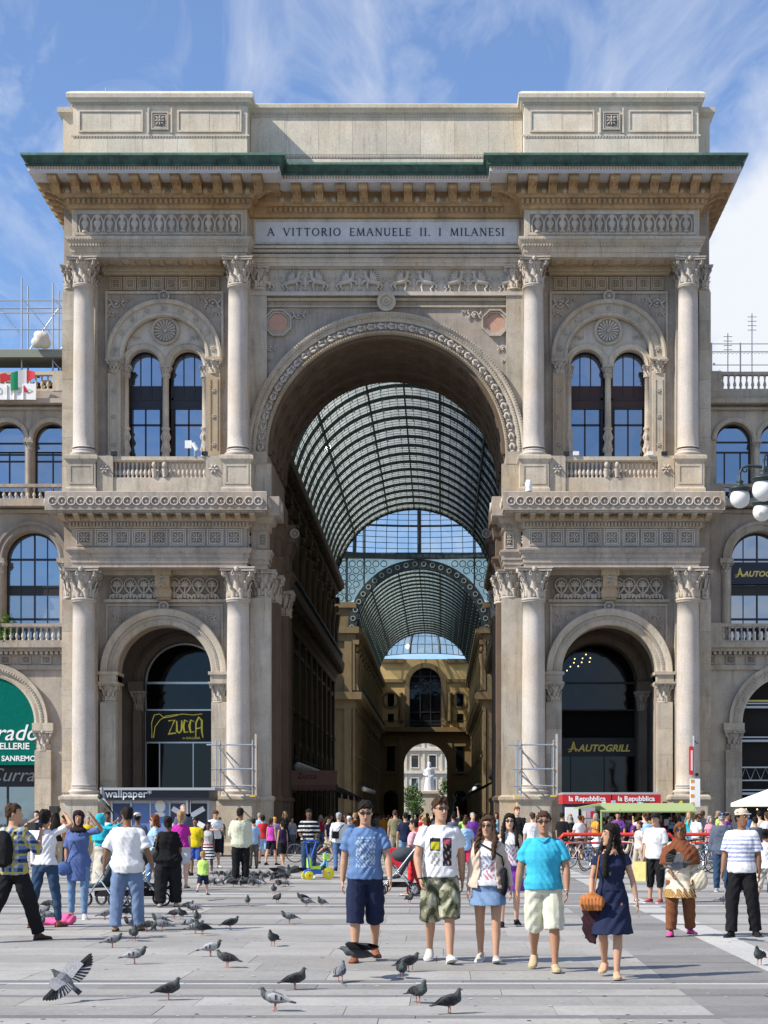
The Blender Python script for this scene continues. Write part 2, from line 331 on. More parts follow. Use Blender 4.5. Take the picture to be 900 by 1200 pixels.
# ------------------------------------------------------------------ ground of the square
def build_ground():
    base = MB();base.add([(-900,-400,-.012),(900,-400,-.012),(900,900,-.012),(-900,900,-.012)],[(0,1,2,3)])
    jm = plain('paving_joint',(.16,.155,.15),.95)
    g = base.build('ground',jm,kind='structure')
    paler = stone('pale_grey_paving',(.335,.325,.308),(.20,.195,.185),var=.14,bump=.15,scale=1.2,streak=.4,rnd=.20,rough=.75,warm=.12,soot=.18)
    mid = stone('mid_grey_paving',(.235,.23,.225),(.15,.15,.15),var=.14,bump=.15,scale=1.2,streak=.35,rnd=.18,rough=.75,warm=.1,soot=.15)
    dark = stone('dark_grey_paving',(.185,.184,.186),(.12,.12,.12),var=.14,bump=.15,scale=1.2,streak=.3,rnd=.10,rough=.75,warm=.05,soot=.15)
    white = stone('white_paving_strip',(.47,.465,.45),(.32,.32,.3),var=.10,bump=.08,scale=1.2,streak=.3,rnd=.08,rough=.7,warm=.05,soot=.15)
    mats = {'p':paler,'m':mid,'d':dark,'w':white}
    rnd = random.Random(3)
    # courses parallel to the facade: (depth, kind); the depths repeat as bands cross the square
    courses = []
    y = -75.0;k = 0
    near = [(.9,'p'),(.9,'p')]
    ys = -73 + 12.9
    seq = [(.62,'p'),(.62,'p'),(.22,'d'),(.72,'p'),(.72,'p'),(.18,'d'),(.55,'p'),(.47,'m'),(.14,'w'),(.28,'d'),
           (1.05,'p'),(1.0,'p'),(1.05,'p'),(1.1,'p'),(1.1,'p'),(1.1,'p'),(1.15,'p'),(1.15,'p'),(.35,'d'),(1.2,'p'),(1.2,'p'),
           (.6,'d'),(1.5,'p'),(.7,'m'),(.35,'w'),(.6,'d'),(1.6,'p'),(.8,'m'),(1.6,'p'),(.3,'w'),(1.1,'d'),(1.6,'p'),(1.6,'p'),(1.1,'m')]
    yy = ys - .62 * 6
    for i in range(6): courses.append((yy,.62,'p'));yy += .62
    for d,c in seq: courses.append((yy,d,c));yy += d
    rep = [(1.4,'p'),(1.4,'p'),(.9,'d'),(1.4,'p'),(.5,'w'),(1.4,'p'),(1.0,'m')]
    i = 0
    while yy < 9.0:
        d,c = rep[i % len(rep)];courses.append((yy,d,c));yy += d;i += 1
    # bands running towards the building on the right: (x0, x1, kind)
    slabs = []
    def bands(yc):
        # long bands that run in towards the building
        s = (yc+73) * 0 
        return [(4.55,5.75,'m'),(5.75,6.25,'w'),(10.6,11.8,'m')]
    for y0,d,c in courses:
        dist = y0 + d / 2 + 73
        half = 11 if dist < 30 else (19 if dist<45 else 34)
        if c == 'w': L_ = 1.9
        elif c == 'd': L_ = 1.7
        else: L_ = 1.55 + .3 * rnd.random()
        x = -half + rnd.random() * L_
        while x < half + 2:
            wl = L_ * (.8+.45*rnd.random())
            segs = [(x,x+wl,c)]
            if c in ('p','m'):
                for a,b_,kk in bands(y0):
                    ns = []
                    for (s0,s1,sk) in segs:
                        if s1 <= a or s0 >= b_ or sk != c: ns.append((s0,s1,sk));continue
                        if s0 < a - .05: ns.append((s0,a,sk))
                        if s1 > b_ + .05: ns.append((b_,s1,sk))
                    segs = ns
            for s0,s1,sk in segs:
                if s1 - s0 > .12: slabs.append((s0,s1,y0,y0+d,sk))
            x += wl
        if c in ('p','m'):
            for a,b_,kk in bands(y0): slabs.append((a,b_,y0,y0+d,kk))
    gap = .006
    def area(s):
        d = (s[2]+s[3]) / 2 + 73
        if d < 13.5: return 0
        px = 516 + ((s[0]+s[1])/2-CAMX) * FPX / d
        if px < -60 or px > 960: return 0
        return (s[1]-s[0]) * (s[3]-s[2]) / d ** 3
    order = sorted(slabs,key=area,reverse=True)
    near_,far_ = order[:298],order[298:]
    unit = {k:MB().box(-.5,.5,-.5,.5,-.03,0).mesh('paving_slab',mats[k])for k in mats}
    for s in near_:
        h = rnd.uniform(-.0025,.0025)
        inst('paving_slab',unit[s[4]],g,((s[0]+s[1])/2,(s[2]+s[3])/2,h),(0,0,0),(s[1]-s[0]-gap,s[3]-s[2]-gap,1))
    fb = MB()
    km = {'p':0,'m':1,'d':2,'w':3}
    for s in far_:
        h = rnd.uniform(-.0025,.0025)
        fb.add([(s[0]+gap,s[2]+gap,h),(s[1],s[2]+gap,h),(s[1],s[3],h),(s[0]+gap,s[3],h)],[(0,1,2,3)],km[s[4]])
    fb.build('paving',[paler,mid,dark,white],g,kind='stuff')
    dr = MB();stn = plain('droppings_white',(.55,.55,.52),.9)
    for i in range(420):
        y = -73 + 13.5 + 22 * rnd.random() ** 1.3;x = CAMX + rnd.uniform(-.28,.22) * (y+73);r_ = rnd.uniform(.008,.028);n_ = 7
        dr.add([(x+r_*rnd.uniform(.6,1.2)*math.cos(2*PI*j/n_),y+r_*rnd.uniform(.6,1.2)*math.sin(2*PI*j/n_),.0045)for j in range(n_)],[tuple(range(n_))],rnd.choice([0,0,1]))
    dr.build('droppings',[stn,plain('gum_dark',(.07,.07,.07),.9)],None,label='white bird droppings and dark gum spots scattered over the paving',cat='droppings',kind='stuff')
    # gallery floor and street beyond
    fl = MB();fl.box(-18,18,9.05,200,-.01,.004)
    fl.build('gallery_floor',stone('gallery_floor_marble',(.30,.27,.23),(.2,.17,.14)),kind='structure')
build_ground()

# ------------------------------------------------------------------ reusable carved pieces (shared meshes)
def leaf(mb,ang,r0,z0,h,w,curl,mi=0,rows=6):
    rs = []
    ca,sa = math.cos(ang),math.sin(ang)
    for i in range(rows+1):
        t = i / rows
        rr = r0 + .015 + curl * max(0,(t-.45)/.55) ** 1.6
        z = z0 + h * (t-.22*max(0,(t-.7)/.3)** 2)
        ww = w * (.62+.5*math.sin(PI*min(1,t*1.1))) * (1 if t<.8 else 1-(t-.8)*2.5)
        ww *= 1 + .12 * (i % 2)
        pts = [(rr-.012,-ww),(rr+.035,0),(rr-.012,ww),(rr-.035,0)]
        rs.append([(p[0]*ca-p[1]*sa,p[0]*sa+p[1]*ca,z)for p in pts])
    mb.rings(rs,mi,True)
def capital_mesh(n=8):
    """Corinthian capital for a shaft of radius .41, 1 m high, base at z = 0"""
    mb = MB()
    mb.lathe([(.41,0),(.45,.02),(.47,.05),(.45,.08),(.40,.09),(.40,.25),(.41,.5),(.45,.72),(.52,.86)],n=20)
    for k in range(n): leaf(mb,2*PI*k/n+PI/n,.40,.08,.36,.13,.15)
    for k in range(n): leaf(mb,2*PI*k/n,.40,.12,.60,.12,.17)
    for k in range(4):
        a = PI / 4 + k * PI / 2;c,s = math.cos(a),math.sin(a)
        pts = [((.42+.26*t ** 1.8)*c,(.42+.26*t ** 1.8)*s,.45+.40*t)for t in (0,.25,.5,.75,1)]
        mb.tube(pts,[.03,.04,.05,.05,.04],6)
        # volute: spiral rolls on both sides of the corner
        for e in (-1,1):
            sp = []
            for i in range(11):
                ph = i / 10 * 2.6 * PI;rr = .115 * (1-.72*i/10)
                u = rr * math.sin(ph);v = rr * math.cos(ph)
                sp.append(((.66+u*.8)*c-e*.035*s,(.66+u*.8)*s+e*.035*c,.80+v))
            mb.tube(sp,[.032-.0015*i for i in range(11)],5)
    for k in range(4):           # central flower and inner helices
        a = k * PI / 2;c,s = math.cos(a),math.sin(a)
        mb.ball((.57*c,.57*s,.93),(.09,.09,.085),8,5)
        leaf(mb,a,.43,.62,.28,.07,.12)
        for e in (-1,1):
            sp = []
            for i in range(8):
                ph = i / 7 * 2 * PI;rr = .075 * (1-.7*i/7)
                lx = .54;ly = e * (.13+rr*math.sin(ph));sp.append((lx*c-ly*s,lx*s+ly*c,.79+rr*math.cos(ph)))
            mb.tube(sp,.022,5)
    # abacus with concave sides
    def ab(o):
        pts = []
        for k in range(4):
            for i in range(6):
                t = -1 + 2 * i / 5.0
                rr = .54 + .10 * abs(t) ** 2 + o;lx,ly = rr,t * .60 * (1+o)
                if i == 5: continue
                a = k * PI / 2;c,s = math.cos(a),math.sin(a);pts.append((lx*c-ly*s,lx*s+ly*c))
        return pts
    for z0,z1,o in ((.88,.93,0),(.93,.955,-.03),(.955,1.0,.035)):
        mb.prism(ab(o),'z',z0,z1)
    return mb.mesh('capital',M['carve'])
CAP = capital_mesh()
def rosette_mesh(r=.26,d=.09,petals=6,name='rosette',mat='carve'):
    mb = MB();mb.ball((0,-d*.4,0),(r*.25,d*.7,r*.25),8,5)
    for k in range(petals):
        a = 2 * PI * k / petals;c,s = math.cos(a),math.sin(a)
        mb.tube([(r*.2*c,-d*.2,r*.2*s),(r*.6*c,-d*.75,r*.6*s),(r*c,-d*.2,r*s)],[r*.12,r*.27,r*.10],6)
    return mb.mesh(name,M[mat])
ROS = rosette_mesh()
ROS_BROWN = rosette_mesh(.20,.10,6,'rosette','ochre')
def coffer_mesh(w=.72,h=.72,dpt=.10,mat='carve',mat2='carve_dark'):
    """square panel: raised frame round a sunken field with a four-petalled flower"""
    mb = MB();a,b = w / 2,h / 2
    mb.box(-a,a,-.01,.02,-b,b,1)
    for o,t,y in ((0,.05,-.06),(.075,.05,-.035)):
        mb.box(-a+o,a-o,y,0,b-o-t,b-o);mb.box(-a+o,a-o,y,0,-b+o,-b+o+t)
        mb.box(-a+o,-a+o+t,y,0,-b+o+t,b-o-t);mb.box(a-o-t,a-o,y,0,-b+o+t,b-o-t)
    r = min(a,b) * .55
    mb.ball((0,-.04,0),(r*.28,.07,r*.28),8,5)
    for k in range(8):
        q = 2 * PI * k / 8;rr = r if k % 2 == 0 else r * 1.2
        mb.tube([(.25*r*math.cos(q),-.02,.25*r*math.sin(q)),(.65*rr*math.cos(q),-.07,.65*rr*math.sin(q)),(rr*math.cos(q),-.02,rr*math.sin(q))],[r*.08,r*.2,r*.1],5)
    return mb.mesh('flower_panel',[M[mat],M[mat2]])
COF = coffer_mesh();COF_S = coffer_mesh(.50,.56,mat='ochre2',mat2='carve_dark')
def ring_mesh(r=.20):
    mb = MB();mb.arcsweep(0,0,[(r,0),(r,-.055),(r*.86,-.075),(r*.74,-.05),(r*.72,0)],0,2*PI,18,0,True)
    mb.arcsweep(0,0,[(.001,.01),(.001,-.012),(r*.71,-.012),(r*.71,.01)],0,2*PI,14,1)
    mb.ball((0,-.02,0),(.05,.04,.05),6,4,0)
    return mb.mesh('ring',[M['carve'],M['carve_dark']])
RING = ring_mesh()
def modillion_mesh():
    mb = MB()
    # scrolled bracket: profile in YZ, projecting towards -Y from y = 0
    prof = [(0,0),(-1.0,0),(-1.02,-.10),(-.98,-.20),(-.86,-.25),(-.70,-.22),(-.50,-.28),(-.25,-.42),(-.08,-.5),(0,-.5)]
    mb.prism([(y,z)for y,z in prof],'x',-.17,.17)
    mb.box(-.21,.21,-1.05,0,0,.07)
    mb.tube([(-.18,-.95,-.13),(.18,-.95,-.13)],.11,8);mb.tube([(-.185,-.14,-.38),(.185,-.14,-.38)],.12,8)
    leaf2 = [[(-.13,-.5-.4*t,-.28+.12*t),(0,-.52-.4*t,-.33+.12*t),(.13,-.5-.4*t,-.28+.12*t),(0,-.45-.4*t,-.22+.1*t)]for t in (0,.5,1)]
    mb.rings(leaf2,0,True)
    return mb.mesh('modillion',M['ochre'])
MOD = modillion_mesh()
def egg_mesh(r=.125,mat='ochre2'):
    mb = MB();mb.ball((0,-.05,0),(r*.9,.09,r),10,6)
    mb.arcsweep(0,0,[(r*1.25,0),(r*1.25,-.06),(r*1.05,-.06),(r*1.05,0)],0,2*PI,12)
    return mb.mesh('bead',M[mat])
EGG = egg_mesh()
def baluster_mesh(h=.6,r=.10,mat='carve',sq=True,n=8):
    mb = MB();p = [(.75,0),(.75,.07),(.45,.10),(.55,.15),(.95,.26),(1.0,.34),(.8,.46),(.42,.60),(.38,.66),(.55,.70),(.5,.74),(.62,.86),(.78,.92),(.78,1)]
    mb.lathe([(r*a,h*b)for a,b in p],n=n)
    return mb.mesh('baluster',M[mat])
BAL = baluster_mesh()
def vase_relief_mesh():
    mb = MB();mb.lathe([(.12,0),(.13,.06),(.05,.12),(.07,.2),(.15,.36),(.17,.46),(.10,.56),(.06,.64),(.13,.72),(.16,.80),(.12,.84)],n=10)
    for e in (-1,1):
        mb.tube([(e*.21,0,.0),(e*.245,-.02,.25),(e*.23,-.02,.55),(e*.12,-.02,.80),(0,-.02,.87)],.035,6)
    return mb.mesh('vase_relief',M['carve'])
VASE = vase_relief_mesh()
def palmette_mesh(h=1.0,w=.62):
    mb = MB()
    # hooped stem with a fan of leaves, and a budding base
    mb.arcsweep(0,h*.60,[(w*.5,0),(w*.5,-.07),(w*.41,-.07),(w*.41,0)],0,PI,12,0,True)
    for k in range(7):
        a = R(15+25*k);c,s = math.cos(a),math.sin(a);l = w * .34 * (1+.25*s)
        mb.tube([(0,-.03,h*.52),(l*.6*c,-.10,h*.52+l*.7*s),(l*c,-.05,h*.52+l*s*1.1)],[.03,.055,.03],5)
    mb.tube([(0,-.03,h*.06),(0,-.06,h*.3),(0,-.03,h*.55)],[.10,.04,.05],6)
    for e in (-1,1):
        mb.tube([(0,-.04,h*.22),(e*w*.25,-.09,h*.34),(e*w*.42,-.06,h*.52),(e*w*.46,-.05,h*.62)],[.03,.05,.05,.04],6)
        mb.tube([(e*w*.5,-.03,h*.02),(e*w*.44,-.09,h*.14),(e*w*.2,-.07,h*.20),(0,-.04,h*.15)],[.05,.06,.05,.03],6)
        mb.ball((e*w*.26,-.07,h*.10),(.07,.06,.09),6,4)
    return mb.mesh('palmette',M['carve'])
PALM = palmette_mesh()
def griffin_mesh():
    mb = MB()
    mb.tube([(-.28,-.06,.38),(-.10,-.09,.42),(.12,-.10,.46),(.24,-.10,.56)],[.11,.12,.13,.11],8)      # body rising to the chest
    mb.tube([(.22,-.10,.52),(.30,-.10,.70),(.30,-.10,.84)],[.11,.08,.07],8)
    mb.ball((.32,-.11,.89),(.10,.07,.075),8,6);mb.tube([(.37,-.11,.89),(.46,-.10,.85)],[.05,.02],6)
    mb.tube([(.28,-.1,.93),(.25,-.1,1.02)],[.03,.01],5)
    for pts in ([(-.30,-.07,.38),(-.40,-.07,.22),(-.30,-.07,.14),(-.38,-.07,.0)],[(-.22,-.09,.36),(-.22,-.1,.20),(-.14,-.1,.14),(-.20,-.1,.0),(-.12,-.1,.0)],
                [(.20,-.09,.44),(.24,-.09,.24),(.18,-.09,.0),(.26,-.09,.0)],[(.26,-.11,.50),(.42,-.11,.46),(.46,-.11,.30)]):
        mb.tube(pts,[.07,.055,.04]+[.04]*(len(pts)-3),6)
    for k in range(6):           # wing feathers
        a = R(95+17*k);l = .50 - .03 * k
        mb.tube([(.10,-.10,.52),(.10+l*.5*math.cos(a),-.14,.55+l*.55*math.sin(a)),(.10+l*math.cos(a),-.08,.55+l*math.sin(a))],[.05,.05,.02],5)
    mb.tube([(-.30,-.06,.42),(-.46,-.07,.48),(-.50,-.07,.62),(-.42,-.07,.70)],[.035,.03,.03,.045],5)
    return mb.mesh('griffin_relief',M['carve'])
GRIF = griffin_mesh()
def urn_mesh():
    mb = MB();mb.M = Matrix.Scale(.55,4,(0,1,0))
    mb.lathe([(.05,0),(.13,.03),(.05,.12),(.14,.26),(.18,.36),(.12,.42),(.14,.46),(.03,.62)],n=10)
    for e in (-1,1): mb.tube([(e*.05,0,.2),(e*.22,0,.15),(e*.26,0,.35),(e*.16,0,.5)],.03,5)
    return mb.mesh('urn_relief',M['carve'])
URN = urn_mesh()
def scroll_mesh(s=1.0,mat='carve'):
    """a running acanthus scroll filling a cell about 1 x .7"""
    mb = MB();sp = []
    for i in range(14):
        ph = i / 13 * 2.9 * PI;rr = .27 * (1-.8*i/13);sp.append((rr*math.cos(ph)*s,-.05*s,rr*math.sin(ph)*s))
    mb.tube(sp,[.055*s*(1-.03*i)for i in range(14)],6)
    mb.ball((0,-.06*s,0),.085*s,6,4)
    mb.tube([(.27*s,-.04*s,0),(.38*s,-.06*s,-.2*s),(.52*s,-.04*s,-.28*s)],[.05*s,.07*s,.02*s],5)
    mb.tube([(.27*s,-.04*s,0),(.44*s,-.07*s,.14*s),(.46*s,-.04*s,.3*s)],[.05*s,.07*s,.02*s],5)
    mb.tube([(-.27*s,-.04*s,0),(-.42*s,-.06*s,.12*s),(-.48*s,-.04*s,.26*s)],[.04*s,.07*s,.02*s],5)
    mb.tube([(-.27*s,-.04*s,0),(-.42*s,-.06*s,-.14*s),(-.44*s,-.04*s,-.3*s)],[.04*s,.06*s,.02*s],5)
    return mb.mesh('scroll_relief',M[mat])
SCR = scroll_mesh(1.0);SCR_S = scroll_mesh(.62)
def leafunit_mesh(mat='carve'):
    mb = MB()
    mb.tube([(-.2,-.04,0),(-.05,-.09,.1),(.14,-.05,.08)],[.04,.075,.02],6)
    mb.tube([(-.2,-.04,0),(-.05,-.09,-.1),(.14,-.05,-.08)],[.04,.075,.02],6)
    mb.ball((.2,-.06,0),(.07,.06,.09),8,5);mb.tube([(-.25,-.03,0),(.1,-.06,0)],[.03,.03],5)
    mb.arcsweep(.2,0,[(.13,0),(.13,-.05),(.10,-.05),(.10,0)],0,2*PI,10)
    return mb.mesh('leaf_relief',M[mat])
LEAFU = leafunit_mesh()
# ------------------------------------------------------------------ the triumphal arch
A = empty('triumphal_arch')
tag(A,'tall pale stone triumphal arch with two column-framed side pavilions and a wide central archway','archway')
CX = 9.47
def blocks(name,mb_mat,parent,x0,x1,z0,z1,yf,nx,nz,depth=.10,seed=0,gap=.008):
    """courses of ashlar, each block an object, joints recessed"""
    r = random.Random(seed);zs = [z0+(z1-z0)*i/nz for i in range(nz+1)]
    u = BLK.setdefault(mb_mat,MB().box(-.5,.5,-.5,.5,-.5,.5).mesh(name,M[mb_mat]))
    for i in range(nz):
        off = (i % 2) * .5 if nx > 1 else 0
        xs = [x0] + [x0+(x1-x0)*(k+off)/nx for k in range(0 if off else 1,nx)] + [x1]
        for a,b in zip(xs[:-1],xs[1:]):
            if b - a < .05: continue
            p = r.uniform(-.004,.004)
            inst(name,u,parent,((a+b)/2,yf+depth/2+p,(zs[i]+zs[i+1])/2),(0,0,0),(b-a-gap,depth,zs[i+1]-zs[i]-gap))
BLK = {}
def dentils(mb,x0,x1,y,z0,z1,pitch,wd,mi=0,dpt=.1):
    n = int((x1-x0)/pitch);p = (x1-x0) / n
    for i in range(n):
        c = x0 + p * (i+.5);mb.box(c-wd/2,c+wd/2,y-dpt,y,z0,z1,mi)
def dentils_y(mb,y0,y1,x,e,z0,z1,pitch,wd,mi=0,dpt=.1):
    n = max(1,int((y1-y0)/pitch));p = (y1-y0) / n
    for i in range(n):
        c = y0 + p * (i+.5);mb.box(min(x,x+e*dpt),max(x,x+e*dpt),c-wd/2,c+wd/2,z0,z1,mi)

# ---- main masonry mass
wall = MB()
AR,AZ = 5.07,17.07                       # main archway radius and springing
for e in (-1,1):
    cx = e * CX
    xin,xout = e * AR,e * 13.76
    xa,xb = min(xin,xout),max(xin,xout)
    # lower storey with its arched porch
    wall.archwall(xa,xb,0,12.1,cx,2.0,7.73,1.4,2.4)
    wall.box(xa,cx-2.9,2.4,9.4,0,12.1);wall.box(cx+2.9,xb,2.4,9.4,0,12.1);pw_ = MB();pw_.box(cx-2.9,cx-2.86,2.41,6.9,0,10.6);pw_.box(cx+2.86,cx+2.9,2.41,6.9,0,10.6);pw_.build('porch_lining',M['porch'],A)  # lining sheets carry the porch shade as a darker colour
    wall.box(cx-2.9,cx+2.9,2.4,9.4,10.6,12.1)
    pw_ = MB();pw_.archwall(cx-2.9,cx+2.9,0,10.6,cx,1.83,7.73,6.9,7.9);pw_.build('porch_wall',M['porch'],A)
    # storey behind the balcony
    wall.box(xa,cx-1.75,1.4,9.4,12.1,25.0);wall.box(cx+1.75,xb,1.4,9.4,12.1,25.0)
    wall.box(cx-1.75,cx+1.75,1.4,9.4,12.1,16.94)
    wall.box(cx-1.75,cx+1.75,4.0,9.4,16.94,25.0)
    wall.archwall(cx-1.75,cx+1.75,20.9,25.0,cx,1.749,21.13,1.4,1.85)
    wall.box(cx-1.75,cx+1.75,1.85,4.0,23.2,25.0)
# above the archway (front and through to the back)
n = 40
for i in range(n):
    a0,a1 = PI - PI * i / n,PI - PI * (i+1) / n
    p = [(AR*math.cos(a0),AZ+AR*math.sin(a0)),(AR*math.cos(a1),AZ+AR*math.sin(a1))]
    vs = [(p[0][0],1.4,p[0][1]),(p[1][0],1.4,p[1][1]),(p[1][0],1.4,25.0),(p[0][0],1.4,25.0)]
    vs += [(x,9.4,z)for x,y,z in vs]
    wall.add(vs,[(0,1,2,3),(5,4,7,6),(4,5,1,0),(3,2,6,7)])
wall.box(-13.76,13.76,1.4,9.4,25.0,28.2)
wall.build('wall',M['stone_grey'],A)
att = MB();att.box(-13.7,13.7,1.42,9.3,28.2,31.4);att.build('attic_core',M['attic'],A)

# ---- pavilion by pavilion
colbase = MB().lathe([(.60,0),(.60,.06),(.66,.12),(.66,.17),(.58,.22),(.54,.24),(.54,.27),(.57,.31),(.57,.35),(.50,.38),(.47,.42)],n=28).mesh('column_base',M['shaft'])
def shaft_mesh(r0,r1,h):
    prof = []
    for i in range(13):
        t = i / 12;prof.append((r0+(r1-r0)*t ** 1.6,h*t))
    prof[0] = (r0+.05,0);prof.insert(1,(r0+.005,.07));prof.append((r1+.045,h+.001));prof.append((r1+.045,h+.05))
    return MB().lathe(prof,n=36).mesh('column',M['shaft'])
SH_LO,SH_UP = shaft_mesh(.50,.455,7.70),shaft_mesh(.445,.405,6.72)
def column(parent,x,y,z,kind):
    lo = kind == 'lo'
    zb = z;k = 1.0 if lo else .88
    c = inst('column',SH_LO if lo else SH_UP,parent,(x,y,zb+(.38 if lo else .37)))
    inst('column_base',colbase,c,(0,0,-.38 if lo else-.37),(0,0,0),(k*.98,k*.98,k*.92))
    h = 7.70 if lo else 6.72
    s = 1.14 if lo else 1.0
    inst('capital',CAP,c,(0,0,h+.05),(0,0,0),(s,s,(12.02-z-.38-h-.05)if lo else (25.0-z-.37-h-.05)))
    return c
def pedestal_lo(x):
    mb = MB();mb.rectloft(x-.72,x+.72,-.27,1.39,[(.10,0),(.10,.35),(.03,.45),(0,.5),(0,2.18),(.05,2.24),(.12,2.30),(.12,2.42),(.02,2.5)])
    o = mb.build('pedestal',M['stone'],A)
    return o
def pedestal_up(x):
    mb = MB();mb.rectloft(x-.60,x+.60,-.14,1.39,[(.05,15.04),(.05,15.28),(0,15.36),(0,16.40),(.05,16.46),(.10,16.52),(.10,16.66),(.02,16.70)])
    mb.box(x-.50,x+.50,-.165,-.14,15.47,15.55);mb.box(x-.50,x+.50,-.165,-.14,16.22,16.30);mb.box(x-.50,x-.42,-.165,-.14,15.55,16.22);mb.box(x+.42,x+.50,-.165,-.14,15.55,16.22)
    mb.build('pedestal',M['stone'],A)

def crown(x0,x1,y0,y1,tagname='cornice'):
    """the great bracketed cornice: corona, copper gutter, egg and dentil courses"""
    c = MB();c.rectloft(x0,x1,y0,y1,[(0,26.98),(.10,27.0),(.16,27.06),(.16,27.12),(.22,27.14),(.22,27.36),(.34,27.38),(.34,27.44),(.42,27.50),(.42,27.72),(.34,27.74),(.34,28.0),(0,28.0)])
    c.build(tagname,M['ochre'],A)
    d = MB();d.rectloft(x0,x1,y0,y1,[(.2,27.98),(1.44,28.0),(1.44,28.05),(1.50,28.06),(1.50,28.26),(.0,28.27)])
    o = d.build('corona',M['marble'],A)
    g = MB();g.rectloft(x0,x1,y0,y1,[(.0,28.24),(1.56,28.25),(1.60,28.30),(1.55,28.36),(1.60,28.46),(1.68,28.58),(1.73,28.62),(1.73,28.70),(.0,28.77)])
    g.build('copper_gutter',M['copper'],A)
    g = MB();g.rectloft(x0,x1,y0,y1,[(1.70,28.60),(1.75,28.62),(1.75,28.71),(1.70,28.72)]);g.build('copper_lip',M['copperlip'],A)
pit = .935
for e in (-1,1):
    cx = e * CX
    ins,outs = cx - e * 3.25,cx + e * 3.25
    X0,X1 = cx - 3.66,cx + 3.66              # entablature footprint
    for cxx in (ins,outs):
        pedestal_lo(cxx);column(A,cxx,.45,2.5,'lo')
        pedestal_up(cxx);column(A,cxx,.42,16.70,'up')
        # pilasters behind the columns with flat capitals
        b = MB();b.box(cxx-.47,cxx+.47,.98,1.41,2.5,10.85);b.box(cxx-.44,cxx+.44,1.02,1.41,16.7,24.0)
        b.build('pilaster',M['stone'],A)
        inst('capital',CAP,A,(cxx,1.25,10.85),(0,0,0),(1.1,.75,1.2));inst('capital',CAP,A,(cxx,1.25,24.0),(0,0,0),(1.0,.7,1.0))
    # flanking pilasters with flat capitals on both sides (outer corner and archway side)
    for px,hw in ((cx+e*4.05,.24),(cx-e*4.02,.36)):
        b = MB();b.box(px-hw,px+hw,1.15,1.41,0,10.85);b.box(px-hw,px+hw,1.2,1.41,15.1,24.0)
        b.rectloft(px-hw,px+hw,1.15,1.41,[(0,0),(.10,.01),(.10,2.2),(.16,2.3),(.16,2.42),(0,2.5)])
        b.build('pilaster',M['stone'],A)
        inst('capital',CAP,A,(px,1.40,10.83),(0,0,0),(hw*2.3,.75,1.2));inst('capital',CAP,A,(px,1.40,24.0),(0,0,0),(hw*2.2,.7,1.0))
    # ---- middle entablature
    m = MB();m.rectloft(X0,X1,.0,3.0,[(0,12.02),(0,12.20),(.05,12.21),(.05,12.40),(.10,12.41),(.10,12.58),(.16,12.60),(.24,12.72),(.24,12.80),(.02,12.86),(0,12.87),(0,13.62),(.08,13.64),(.12,13.70),(.12,13.88),(.25,13.90),(.25,13.96),(.32,14.0),(.36,14.22),(0,14.23)])
    m.build('entablature',M['stone_grey'],A)
    m = MB();m.rectloft(X0,X1,0,3.0,[(0,14.15),(.85,14.17),(.85,14.24),(.93,14.26),(.93,15.0),(.86,15.04),(0,15.06)])
    m.build('balcony_ledge',M['stone_grey'],A)
    m = MB();dentils(m,X0-.1,X1+.1,-.12,13.70,13.86,.14,.085);dentils_y(m,0,3,X0 if e<0 else X1,e*1.0,13.70,13.86,.14,.085,0,.22);dentils_y(m,0,1.3,X1 if e<0 else X0,-e*1.0,13.70,13.86,.14,.085,0,.22)
    m.build('dentil_course',M['ochre2'],A,kind='stuff')
    for k in range(23):
        inst('ring',RING,A,(X0-.78+(X1-X0+1.56)*(k+.5)/23,-.93,14.62),(0,0,0),.98)
    for k in range(3):
        inst('ring',RING,A,((X0-.93)if e<0 else (X1+.93),-.6+.42*k,14.62),(0,0,-R(90)if e<0 else R(90)),.98)
    for k in range(2):
        inst('ring',RING,A,((X1+.93)if e<0 else (X0-.93),-.6+.42*k,14.62),(0,0,R(90)if e<0 else-R(90)),.98)
    for k in range(13):            # consoles and round bosses under the ledge
        xk = X0 - .30 + (X1-X0+.6) * (k+.5) / 13
        inst('rosette',ROS_BROWN,A,(xk,-.40,14.05),(R(-35),0,0),.8)
    cb = MB()
    for k in range(14):
        xk = X0 - .30 + (X1-X0+.6) * k / 13
        cb.prism([(-.25,13.92),(-.5,14.0),(-.83,14.08),(-.83,14.16),(-.2,14.16)],'x',xk-.11,xk+.11)
    cb.build('console_row',M['ochre2'],A,kind='stuff')
    for k in range(9):
        xk = X0 + .14 + (X1-X0-.28) * (k+.5) / 9
        inst('flower_panel',COF,A,(xk,-.005,13.26),(0,0,0),(.95,1,.96))
    # side returns of the frieze
    inst('flower_panel',COF,A,(X1+.004 if e<0 else X0-.004,.55,13.26),(0,0,R(90)if e<0 else-R(90)),(.95,1,.96))
    # ---- balustrade of the balcony
    rail = MB();rail.box(cx-2.62,cx+2.62,.02,.42,16.50,16.66);rail.box(cx-2.62,cx+2.62,.06,.38,16.44,16.50)
    rail.box(cx-2.62,cx+2.62,.04,.40,15.05,15.78)
    bo = rail.build('balustrade',M['stone'],A)
    for s in (-1,1):
        q = MB();q.box(cx+s*2.28-.34,cx+s*2.28+.34,-.02,.46,15.06,16.68);q.build('end_block',M['stone'],bo)
        inst('rosette',ROS,bo,(cx+s*2.28,-.02,16.12),(0,0,0),.8)
    for k in range(22):
        inst('baluster',BAL,bo,(cx-1.86+3.72*k/21,.22,15.78),(0,0,0),(.85,.85,1.12))
    for k in (-.22,.22):
        q = MB();q.ball((cx+k,-.02,16.30),(.10,.10,.13),8,6);q.tube([(cx+k,.05,15.8),(cx+k,.02,16.15)],[.08,.12],8);q.build('carved_head',M['carve'],bo)
